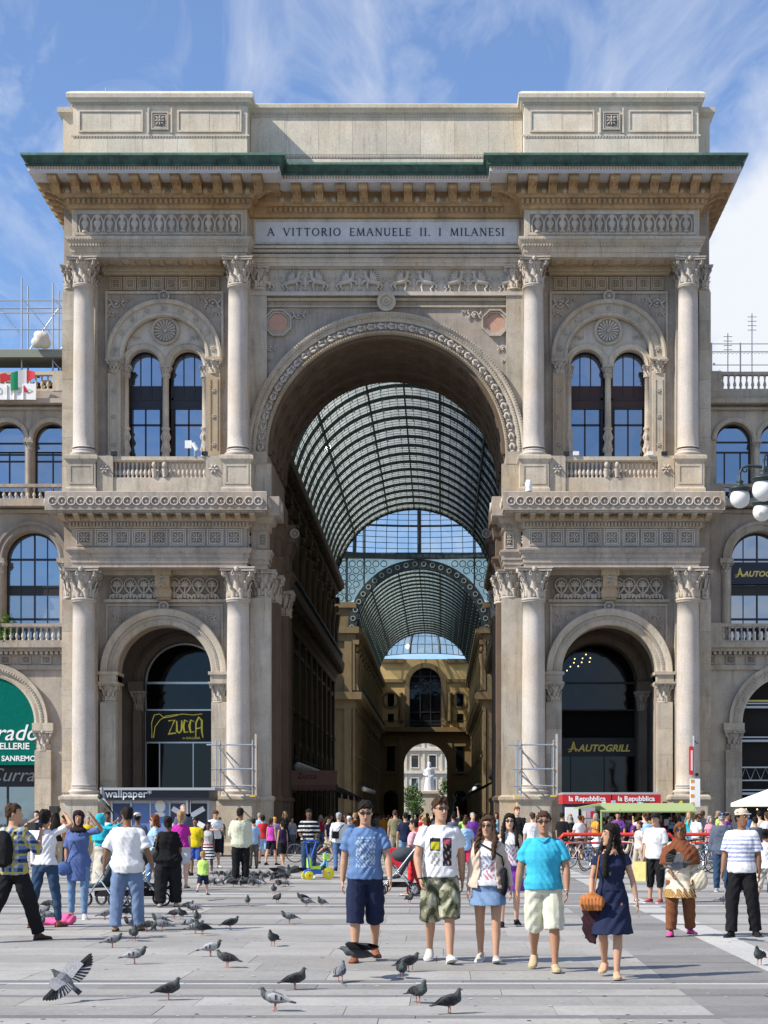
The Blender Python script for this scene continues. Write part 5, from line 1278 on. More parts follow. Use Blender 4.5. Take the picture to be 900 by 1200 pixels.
for k in range(5): awning(5.9,36+8*k,6,1.8,3.0,M['darkcanvas'],ORD[k]+' dark shop awning from the archway, right side of the gallery',-R(90),group='dark shop awnings on the right side of the gallery')

# beyond the exit: pale building, statue on its pedestal, trees, street
m = MB();m.box(-60,60,196.6,262,-.01,.006);m.build('street',stone('street_asphalt',(.22,.21,.20)),kind='structure')
FB = empty('far_building',(0,262,0));tag(FB,'sunlit white building with rows of windows seen through the exit arch','building')
M['cream'] = stone('cream_render',(.62,.58,.50),streak=.15)
m = MB();m.box(-30,30,0,12,0,24);m.build('wall',M['cream'],FB)
for z_ in (5.2,9.6,14.0): m = MB();m.box(-30,30,-.5,.02,z_,z_+.5);m.build('cornice',M['cream'],FB)
wn = MB();wn.box(-.65,.65,-.06,0,0,2.3,1);wn.box(-.85,.85,-.18,0,2.3,2.55);wn.box(-.85,-.65,-.12,0,0,2.3);wn.box(.65,.85,-.12,0,0,2.3);wn.box(-.9,.9,-.2,0,-.2,0);wnm = wn.mesh('window',[M['cream'],M['paneblue']])
for i in range(-7,8):
    for z_ in (1.6,6.4,10.8,15.4): inst('window',wnm,FB,(i*3.4+.8,0,z_))
    m = MB();m.box(i*3.4+2.3,i*3.4+2.7,-.2,.02,0,18);m.build('pilaster',M['cream'],FB)
S = empty('statue',(.44,218,0));S.scale = (1.27,) * 3;tag(S,'white marble statue of a robed man on a tall pedestal beyond the exit arch','statue')
m = MB();m.rectloft(-1.2,1.2,-1.2,1.2,[(.5,0),(.5,.8),(.2,1.0),(0,1.2),(0,3.9),(.25,4.1),(.25,4.4),(0,4.5)]);m.build('pedestal',M['stone'],S)
m = MB();m.tube([(0,0,4.4),(0,0,5.6),(.05,0,6.6),(0,0,7.3),(0,0,7.6)],[.75,.60,.52,.55,.2],10);m.ball((0,-.05,7.95),(.27,.3,.36),10,7);m.ball((0,-.22,7.7),(.16,.15,.25),8,5)
m.tube([(-.5,0,7.2),(-.7,-.1,6.6),(-.3,-.5,6.4)],[.2,.17,.12],7);m.tube([(.5,0,7.2),(.68,-.1,6.6),(.25,-.5,6.3)],[.2,.17,.12],7)
inst('figure',remeshed(m,.07,2,'figure',[M['marble']]),S)
M['leafy'] = plain('leaf_green',(.07,.13,.025),.6,0,.35,bscale=3);M['bark'] = plain('bark',(.09,.06,.04),.9)
def tree(x,y,h,rx,label,seed):
    r = random.Random(seed);t = empty('tree',(x,y,0));tag(t,label,'tree')
    m = MB();m.tube([(0,0,0),(.1,0,h*.3),(0,.1,h*.6)],[.25,.18,.10],7)
    for k in range(5): a = r.random() * 6.3;m.tube([(0,0,h*(.28+.06*k)),(rx*.5*math.cos(a),rx*.5*math.sin(a),h*(.45+.07*k))],[.09,.03],5)
    m.build('trunk',M['bark'],t)
    cl = [(r.uniform(-.6,.6)*rx,r.uniform(-.6,.6)*rx,h*r.uniform(.3,.9),r.uniform(.35,.6)*rx)for _ in range(16)]
    m = MB()
    for _ in range(2600):
        c = r.choice(cl);d = Vector((r.gauss(0,1),r.gauss(0,1),r.gauss(0,1))).normalized() * c[3] * r.uniform(.5,1.05);p = Vector(c[:3]) + d;u = Vector((r.gauss(0,1),r.gauss(0,1),r.gauss(0,1))).normalized() * .16;w_ = u.cross(Vector((r.gauss(0,1),r.gauss(0,1),r.gauss(0,1)))).normalized() * .10
        m.add([tuple(p-u),tuple(p+w_),tuple(p+u),tuple(p-w_)],[(0,1,2,3)])
    m.build('crown',M['leafy'],t,kind='stuff')
tree(-2.2,212,7.4,2.1,'green tree left of the white statue beyond the exit arch',1)
tree(3.4,214,7.6,1.7,'green tree right of the white statue beyond the exit arch',2)
# ------------------------------------------------------------------ wings of the square on both sides
WY = 4.0
def wing(e,label):
    W = empty('arcaded_wing',(e*20,WY,0));tag(W,label,'building')
    W.location = (0,0,0)
    s_ = M['stone'] if e > 0 else M['stone_grey']
    lx = lambda a: e * a
    x0,x1 = 13.6,34.0
    C0 = 17.66;BP = 7.1                       # big ground arches
    C1 = 15.75 if e < 0 else 16.35;MP = 3.85  # first-floor arches
    C2 = 14.9 if e < 0 else 15.25;UP = 1.93   # upper paired lights
    # ground storey
    nb = 3
    for i in range(nb):
        c = e * (C0+BP*i);a,b = sorted((e*(C0+BP*i-BP/2 if i else x0),e*(C0+BP*i+BP/2)))
        m = MB();m.archwall(a,b,0,8.0,c,2.05,5.7,WY,WY+1.0);m.build('wall',s_,W)
        m = MB();m.arcsweep(c,5.7,[(2.05,WY+.01),(2.05,WY-.12),(2.15,WY-.16),(2.3,WY-.12),(2.34,WY-.2),(2.5,WY-.22),(2.66,WY-.26),(2.66,WY+.01)],0,PI,40);av = m.build('archivolt',M['stone'],W)
        m = MB()
        for k in range(60):
            t = PI * (k+.5) / 60;m.M = Matrix.Translation((c,0,5.7)) @ Matrix.Rotation(-t,4,'Y');m.box(2.36,2.46,WY-.27,WY-.2,-.03,.03)
        m.M = None;m.build('dentil_course',M['carve'],av,kind='stuff')
        for s in (-1,1):
            px = c + s * 2.45
            m = MB();m.box(px-.36,px+.36,WY-.22,WY+.02,0,4.5);m.box(px-.46,px+.46,WY-.3,WY+.02,5.38,5.7);m.box(px-.4,px+.4,WY-.26,WY+.02,0,.9);p = m.build('pilaster',M['stone'],W)
            inst('capital',CAP,p,(px,WY+.02,4.45),(0,0,0),(.72,.6,.92))
            blocks('stone_block','stone',W,px-.36,px+.36,.92,4.45,WY-.25,1,3,.05,seed=i+40)
    a,b = sorted((e*x0,e*x1))
    m = MB();m.box(a,b,WY,WY+1,8.0,9.1);m.box(a,b,WY-.12,WY,8.05,8.25);m.box(a,b,WY-.35,WY,8.85,9.0);m.box(a,b,WY-.55,WY+.1,9.0,9.22);m.build('entablature',s_,W)
    m = MB();dentils(m,a,b,WY-.0,8.72,8.84,.22,.13,0,.3);m.build('dentil_course',M['carve'],W,kind='stuff')
    k = 0;x = x0 + .6
    while x < x1 - .5:
        inst('flower_panel',COF,W,(e*x,WY-.005,8.5),(0,0,0),(.62,1,.55));x += .9
    # balustrade over the arcade
    def balus(z0,z1,y,bx0,bx1,pier,mat=s_,bal=None):
        m = MB();m.box(bx0,bx1,y-.14,y+.14,z1-.14,z1);m.box(bx0,bx1,y-.12,y+.12,z0,z0+.1);o = m.build('balustrade',mat,W)
        n = int((bx1-bx0)/.26)
        for i in range(n):
            xx = bx0 + (bx1-bx0) * (i+.5) / n
            inst('baluster',BAL,o,(xx,y,z0+.1),(0,0,0),(.75,.75,(z1-z0-.24)/.6))
        xx = bx0 + .5
        while xx < bx1:
            m = MB();m.box(xx-.36,xx+.36,y-.17,y+.17,z0,z1+.02);m.build('balustrade_pier',mat,o);xx += pier
    a,b = sorted((e*(13.8),e*26));balus(9.22,10.05,WY-.35,a,b,3.85)
    # first floor: wide arched windows between half columns
    nb = 5
    for i in range(nb):
        c = e * (C1+MP*i);a,b = sorted((e*(C1+MP*(i-.5))if i else e*x0,e*(C1+MP*(i+.5))))
        m = MB();m.archwall(a,b,9.1,14.9,c,1.22,12.95,WY,WY+.9);m.build('wall',M['stone_grey'],W)
        m = MB();m.arcsweep(c,12.95,[(1.22,WY+.01),(1.22,WY-.12),(1.3,WY-.18),(1.46,WY-.14),(1.5,WY-.22),(1.62,WY-.22),(1.62,WY+.01)],0,PI,30);m.build('archivolt',M['carve_dark']if e<0 else M['stone'],W)
        for s in (-1,1):
            m = MB();px = c + s * 1.45;m.tube([(px,WY-.02,9.2),(px,WY-.02,12.5)],.2,12);m.box(px-.3,px+.3,WY-.3,WY+.3,12.75,12.95);o = m.build('half_column',s_,W);inst('capital',CAP,o,(px,WY,12.3),(0,0,0),(.5,.5,.48))
        f = MB();y = WY + .55
        f.arcsweep(c,12.95,[(1.12,y-.04),(1.12,y+.06),(1.24,y+.06),(1.24,y-.04)],0,PI,24)
        for xx in (-1.2,-.02,1.14,-.62,.56): f.box(c+xx,c+xx+(.07 if abs(xx)>1 or xx ==-.02 else .04),y-.04,y+.05,9.2,12.95+(1.0 if xx in (-.02,)else (.95 if abs(xx)<1 else 0)))
        for z_ in (10.3,11.4,11.75,12.95): f.box(c-1.2,c+1.2,y-.05,y+.06,z_,z_+.09)
        fo = f.build('window',M['frame'],W)
        for (xa,xb) in ((-1.13,-.62),(-.58,-.03),(.05,.56),(.6,1.13)):
            for (za,zb) in ((9.2,10.3),(10.39,11.4),(11.84,12.95)):
                q = MB();q.box(c+xa,c+xb,y,y+.01,za,zb);q.build('pane',M['paneblue']if (za>11 or e>0)else M['curtainpane'],fo)
            q = MB();q.prism([(c+xa,13.04)]+[(c+xa+(xb-xa)*j/6,max(13.05,12.95+math.sqrt(max(0,1.16 ** 2-(xa+(xb-xa)*j/6)** 2))))for j in range(7)]+[(c+xb,13.04)],'y',y,y+.01);q.build('pane',M['paneblue'],fo)
        q = MB();q.box(c-1.2,c+1.2,y-.02,y+.03,11.49,11.75);q.build('band_panel',M['frame'],fo)
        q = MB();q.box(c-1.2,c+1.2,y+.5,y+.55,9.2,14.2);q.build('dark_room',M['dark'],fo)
    a,b = sorted((e*x0,e*x1))
    m = MB();m.box(a,b,WY,WY+.9,14.9,15.6);m.box(a,b,WY-.2,WY,14.95,15.1);m.box(a,b,WY-.7,WY+.1,15.18,15.42);m.build('entablature',M['stone_grey'],W)
    a,b = sorted((e*13.8,e*26));balus(15.42,16.15,WY-.5,a,b,1.93*2,M['stone_grey'])
    # second floor: narrow arched lights between slim columns
    nb = 9
    for i in range(nb):
        c = e * (C2+UP*i);a,b = sorted((e*(C2+UP*(i-.5))if i else e*x0,e*(C2+UP*(i+.5))))
        m = MB();m.archwall(a,b,15.6,19.45,c,.78,18.2,WY,WY+.7);m.build('wall',s_,W)
        m = MB();m.arcsweep(c,18.2,[(.78,WY+.01),(.78,WY-.1),(.86,WY-.14),(.97,WY-.12),(.97,WY+.01)],0,PI,24);m.build('archivolt',M['stone'],W)
        px = e * (C2+UP*(i+.5));m = MB();m.tube([(px,WY-.04,15.6),(px,WY-.04,17.8)],.14,12);m.box(px-.2,px+.2,WY-.22,WY+.1,18.08,18.2);o = m.build('half_column',s_,W);inst('capital',CAP,o,(px,WY-.02,17.75),(0,0,0),(.36,.36,.34))
        f = MB();y = WY + .45;f.arcsweep(c,18.2,[(.70,y-.04),(.70,y+.05),(.8,y+.05),(.8,y-.04)],0,PI,18)
        for xx in (-.77,.71,-.38,.32) if e > 0 else (-.77,.71,-.03): f.box(c+xx,c+xx+.06,y-.04,y+.05,15.6,18.2 if abs(xx)>.7 else 17.7)
        for z_ in (17.7,18.15) if e > 0 else (17.3,18.1,17.6): f.box(c-.77,c+.77,y-.05,y+.05,z_,z_+.07)
        fo = f.build('window',M['frame'],W)
        for (xa,xb,za,zb) in ((-.71,.71,17.77,18.8),(-.71,.71,15.6,17.7)):
            q = MB();q.box(c+xa,c+xb,y,y+.01,za,zb);q.build('pane',M['paneblue']if za>17 or i % 2 else M['pane'],fo)
    a,b = sorted((e*x0,e*x1))
    m = MB();m.box(a,b,WY,WY+1,19.45,20.2);m.box(a,b,WY-.2,WY,19.5,19.6);m.box(a,b,WY-.55,WY+.1,19.72,19.92);m.box(a,b,WY-.3,WY+.05,19.93,20.3);m.build('cornice',s_,W)
    a,b = sorted((e*13.8,e*26));balus(20.3,21.15,WY-.15,a,b,3.7,M['stone'])
    m = MB();m.box(*sorted((e*x0,e*x1)),WY+1.0,WY+12,0,19.8);m.build('building_core',M['dark'],W)
    return W
WL = wing(-1,'stained arcaded palace wing left of the arch with scaffolding on its roof')
WR = wing(1,'pale arcaded palace wing right of the arch with an iron-railed roof terrace')
# shop awning with script lettering on the left
C = -17.66
aw = empty('shop_awning',(C,WY,0));tag(aw,'dark green arched shop awning with white script lettering, left edge','awning')
m = MB();m.arcsweep(0,5.7,[(.001,-.05),(.001,.1),(2.05,.1),(2.05,-.05)],0,PI,30);m.box(-2.05,2.05,-.05,.1,3.85,5.7);m.build('canvas',M['teal'],aw)
put_text('Corrado',1.0,M['white'],aw,(.42,-.06,4.95),shear=.3,bold=.005,align='CENTER')
put_text('GIOIELLERIE',.40,M['white'],aw,(.75,-.06,4.55),bold=.008);put_text('SANREMO',.33,M['white'],aw,(1.35,-.06,4.03),bold=.008)
sf = empty('shop',(C,WY+.6,0));tag(sf,'dark jewellery shop window below the green awning','shop')
m = MB();m.box(-2.05,2.05,0,.1,2.9,3.84);m.build('sign_board',M['signblack'],sf)
put_text('Currado',.85,plain('grey_letter',(.35,.34,.32),.5),sf,(1.3,-.02,3.15),shear=.35,align='CENTER')
m = MB();m.box(-2.05,2.05,.05,.06,0,2.9);m.build('pane',M['pane'],sf)
for x in (-2.02,-.7,.7,1.98): m = MB();m.box(x-.04,x+.04,-.02,.08,0,2.9);m.build('frame',M['frame'],sf)
gr = MB()
for i in range(26): gr.box(-2+.16*i,-1.98+.16*i,-.04,-.02,.0,1.25)
for i in range(8): gr.box(-2,2,-.04,-.02,.05+.16*i,.07+.16*i)
gr.build('shutter_grille',M['iron'],sf,kind='stuff')
# blue band sign on the right wing window
sg = empty('shop_sign',(16.35,WY+.35,11.9));tag(sg,'navy blue sign with pale gold lettering across the right first-floor window','sign')
m = MB();m.box(-1.15,1.15,-.03,.03,-.02,.95);m.build('sign_board',M['navysign'],sg)
put_text('AUTOGRILL',.34,M['gold'],sg,(.28,-.04,.32),shear=.25,bold=.01);alogo(sg,(-.78,-.05,.28),.42,M['gold'])
# right-hand bay: cafe with lights, metal trusses inside the arch
cf = empty('cafe',(17.66,WY+.7,0));tag(cf,'dark cafe interior with metal lighting trusses under the right arch','cafe')
m = MB();m.box(-2.1,2.1,1.2,1.25,0,8);m.build('dark_room',M['dark'],cf)
for z_ in (2.55,4.9,6.4): m = MB();m.box(-2.05,2.05,-.1,.1,z_,z_+.1);m.box(-2.05,2.05,-.1,.1,z_+.18,z_+.24);m.build('rail',M['scaff'],cf)
tr = MB()
for i in range(9): tr.tube([(-2.0+.45*i,0,3.2),(-1.78+.45*i,0,3.75),(-1.55+.45*i,0,3.2)],.02,4)
tr.box(-2.05,2.05,-.03,.03,3.16,3.22);tr.box(-2.05,2.05,-.03,.03,3.74,3.8);tr.build('truss',M['scaff'],cf)
m = MB();m.box(-2.05,2.05,.1,.12,6.7,6.78);m.build('rail',M['gold'],cf)
for i in range(9):
    q = MB();q.ball((-1.7+.25*i,.3,1.9+.35*(i % 2)),.035,6,4);q.build('lamp',glow,cf)

# roof scaffolding, flag sculpture and banner on the left
SC = empty('scaffolding',(-15.6,WY+1.5,20.2));tag(SC,'galvanised tube scaffolding with a roofed deck on top of the left wing','scaffolding')
def tb(pts,r_=.04,nm='tube',mat='scaff'): q = MB();q.tube(pts,r_,6);q.build(nm,M[mat],SC)
for x in (-.95,.45,1.9,-2.3): 
    for y in (0,1.2): tb([(x,y,-.3),(x,y,5.4 if x !=-.95 else 5.6)])
for z_ in (2.4,3.3,4.05,4.6): tb([(-3.2,0,z_),(2.6,0,z_)],.03)
for z_ in (2.4,4.6): tb([(-3.2,1.2,z_),(2.6,1.2,z_)],.03)
for p in ([(-.95,0,4.7),(.45,0,3.0)],[(.45,0,4.7),(2.0,0,3.1)],[(-.95,1.2,2.6),(.45,1.2,4.6)],[(.45,1.2,2.6),(1.9,1.2,4.4)],[(-2.3,0,4.7),(-.95,0,3.0)],[(.45,0,1.9),(1.3,0,.9)]): tb(p,.03,'brace')
m = MB();m.box(-3.4,2.2,-.4,1.5,1.95,2.3);m.build('deck',plain('grey_green_deck',(.22,.24,.20),.7),SC)
m = MB();m.box(-3.4,2.2,.2,1.3,.35,.95);m.build('timber_stack',plain('weathered_timber',(.13,.10,.07),.9,0,.4),SC)
rn = random.Random(4);m = MB()
for i in range(60): x,z_ = rn.uniform(-3,2),rn.uniform(.3,1.25);m.cbox(x,-.1,z_,rn.uniform(.1,.5),.3,rn.uniform(.05,.25),rn.randrange(3))
m.build('stored_materials',[plain('rubble_brown',(.18,.12,.07),.9),plain('rubble_pale',(.45,.42,.35),.9),plain('rubble_grey',(.12,.12,.12),.9)],SC,kind='stuff')
m = MB();m.box(.85,1.3,-.1,.8,.9,1.95);m.build('panel',M['frame'],SC)
q = MB()
for a in ((-.15,0,.25,.3),(.15,.1,.25,.3),(0,0,.5,.3),(.12,0,.5,.26),(-.12,.05,.6,.22)): q.ball(a[:3],(a[3],a[3]*.8,a[3]*.9),9,7)
tag(inst('tarpaulin_bundle',remeshed(q,.04,3,'tarpaulin_bundle',[plain('tarpaulin',(.55,.53,.48),.8,bump=.8,bscale=6)],None),None,(-15.55,WY+.9,22.5)),'white tarpaulin bundle lying on the scaffold deck','tarpaulin')
FL = empty('flag_sculpture',(-16.05,WY-.8,19.95));FL.scale = (.8,) * 3;tag(FL,'cut-out green white and red flag on posts above the left wing cornice','flag')
def wav(z0,z1,x0,x1,mat,nm,top=0,n=6):
    m = MB();rs = []
    for i in range(n+1):
        x = x0 + (x1-x0) * i / n;s = .12 * math.sin(x*3.2+.5)
        rs.append([(x,-.03+.08*math.sin(x*4),z0+s*.5+(.55*max(0,(x-.35))if True else 0)),(x,.03+.08*math.sin(x*4),z0+s*.5+.55*max(0,x-.35)),(x,.03+.08*math.sin(x*4),z1+s),(x,-.03+.08*math.sin(x*4),z1+s)])
    m.rings(rs,0,False);m.build(nm,mat,FL)
wav(.35,1.35,-.52,-.12,plain('flag_green',(.0,.22,.09),.6),'green_field');wav(.45,1.35,-.12,.32,M['white'],'white_field');wav(.75,1.3,.32,.78,M['red'],'red_field')
m = MB();m.prism([(.12,.25),(.45,.2),(.25,.5),(.10,.55)],'y',-.03,.03);m.build('red_field',M['red'],FL)
m = MB();m.prism([(-1.1,.75),(-.55,.85),(-.5,1.0),(-.8,1.25),(-1.1,1.2)],'y',-.03,.03);m.build('red_field',M['red'],FL)
for x in (-.75,.15,-.35): m = MB();m.tube([(x,0,-.2),(x,0,.6)],.05,6);m.build('post',M['offwhite'],FL)
BN = empty('banner',(-16.7,WY-.75,19.95));tag(BN,'white banner with pale lettering on the left wing cornice below the flag','banner')
m = MB();m.box(-3,1.32,-.04,.04,-.15,.55) ;m.build('board',M['white'],BN)
put_text('> > 1861 > > > 2011 > >',.42,plain('pale_grey_letter',(.45,.45,.42),.6),BN,(1.2,-.05,.08),align='RIGHT',space=1.15)
# roof terrace railing and aerials on the right
RT = empty('roof_railing',(16,WY+1.5,20.2));tag(RT,'thin white iron railing on the roof terrace of the right wing','railing')
for x in (-1.5,-.2,1.2,2.6,4): m = MB();m.tube([(x,0,0),(x,0,2.7 if x != 1.2 else 3.1)],.035,5);m.build('post',M['white'],RT)
for z_ in (1.7,2.3,2.65): m = MB();m.tube([(-2,0,z_),(5,0,z_)],.02,4);m.build('rail',M['white'],RT)
m = MB()
for i in range(40): a = -2 + .17 * i;m.tube([(a,0,2.3),(a+.08,0,2.2),(a+.17,0,2.3)],.012,4)
m.build('scrollwork',M['white'],RT,kind='stuff')
for (x,h,lb) in ((15.4,3.4,'thin television aerial on the right wing roof, left of the taller one'),(16.5,4.3,'tall thin television aerial on the right wing roof')):
    AE = empty('aerial',(x,WY+2.5,20.2));tag(AE,lb,'aerial');m = MB();m.tube([(0,0,0),(0,0,h)],.025,5);m.build('mast',M['chrome'],AE)
    for k in range(4): m = MB();m.tube([(-.2,0,h-.15-.2*k),(.2,0,h-.15-.2*k)],.015,4);m.build('rod',M['chrome'],AE)
tr_ = empty('roof_shrub',(14.0,WY+2.2,20.2));tag(tr_,'dark green shrub on the right wing roof beside the arch','shrub')
m = MB();rn = random.Random(3)
for _ in range(500): p = (rn.gauss(0,.28),rn.gauss(0,.3),1.2+rn.gauss(0,.5));u = (rn.uniform(-.1,.1),rn.uniform(-.1,.1),rn.uniform(-.1,.1));m.add([p,(p[0]+u[0],p[1]+u[1],p[2]+u[2]),(p[0]+u[1],p[1]-u[2],p[2]+u[0])],[(0,1,2)])
m.build('foliage',M['leafy'],tr_,kind='stuff');m = MB();m.tube([(0,0,0),(0,0,1.2)],.05,5);m.build('stem',M['bark'],tr_)
tr_ = empty('potted_shrub',(-17.2,WY-.1,9.3));tag(tr_,'bright green potted shrub on the left wing balcony','shrub')
m = MB()
for _ in range(700): p = (rn.gauss(0,.3),rn.gauss(0,.22),.55+rn.gauss(0,.32));u = (rn.uniform(-.12,.12),rn.uniform(-.1,.1),rn.uniform(-.1,.1));m.add([p,(p[0]+u[0],p[1]+u[1],p[2]+u[2]),(p[0]+u[1],p[1]-u[2],p[2]+u[0])],[(0,1,2)])
m.build('foliage',plain('fresh_leaf',(.12,.25,.03),.6),tr_,kind='stuff');m = MB();m.lathe([(.15,-.08),(.22,.3),(.24,.3)],n=10);m.build('pot',M['ochre'],tr_)
# thin stay wires and masts on the attic
for (x,lb) in ((-11.9,'thin lightning rod on top of the left attic block'),(11.9,'thin lightning rod on top of the right attic block')):
    m = MB();m.tube([(x,1,32.0),(x,1,32.5)],.035,5);m.build('lightning_rod',M['chrome'],label=lb,cat='lightning rod')
# ------------------------------------------------------------------ people
V = Vector
SKIN = {k:plain('skin_'+k,c,.55,0,.05,.35,.1,40)for k,c in {'light':(.58,.36,.26),'tan':(.46,.26,.165),'olive':(.38,.20,.12),'brown':(.22,.11,.06),'dark':(.12,.06,.035)}.items()}
HAIRM = {k:plain('hair_'+k,c,.75,0,.3,.15,.5,90)for k,c in {'black':(.015,.012,.010),'brown':(.06,.033,.02),'red':(.16,.05,.02),'blonde':(.34,.22,.10),'grey':(.3,.29,.28)}.items()}
_cl = {}
def fab(c,name='fabric'):
    if isinstance(c,bpy.types.Material): return c
    k = tuple(round(x,3)for x in c)
    if k not in _cl: _cl[k] = cloth(name,c)
    return _cl[k]
C = dict(white=(.70,.70,.71),cream=(.62,.58,.46),navy=(.018,.024,.055),black=(.015,.015,.017),blue=(.13,.25,.52),sky=(.30,.48,.70),cyan=(.03,.48,.75),jeans=(.13,.22,.36),djeans=(.035,.065,.12),
         red=(.50,.03,.04),pink=(.70,.30,.38),magenta=(.42,.03,.28),purple=(.16,.05,.28),yellow=(.70,.52,.02),green=(.45,.70,.16),olive=(.16,.17,.09),brown=(.10,.045,.022),beige=(.50,.42,.31),grey=(.25,.26,.28),khaki=(.42,.36,.25),orange=(.75,.28,.04),teal=(.03,.40,.50),maroon=(.12,.02,.03),slate=(.09,.11,.15))

def axes(t):
    t = t.normalized();a = V((1,0,0));a = (a-t*a.dot(t))
    if a.length < .1: a = V((0,1,0)) - t * t.y
    a.normalize();return t,a,t.cross(a).normalized()
def limb(mb,pts,rr,ell=1.0,n=12,mi=0,end=True):
    P = [V(p)for p in pts];rs = []
    for i,p in enumerate(P):
        t,a,b = axes(P[min(i+1,len(P)-1)]-P[max(i-1,0)])
        rs.append([tuple(p+a*rr[i]*math.cos(2*PI*j/n)+b*rr[i]*ell*math.sin(2*PI*j/n))for j in range(n)])
    mb.rings(rs,mi);mb.ball(P[0],rr[0]*.98,8,6,mi)
    if end: mb.ball(P[-1],rr[-1]*.98,8,6,mi)
def ell_loft(mb,secs,n=18,mi=0,off=0):
    mb.rings([[(x0+(rx+off)*math.cos(2*PI*j/n),y0+(ry+off)*math.sin(2*PI*j/n),z)for j in range(n)]for z,rx,ry,x0,y0 in secs],mi)

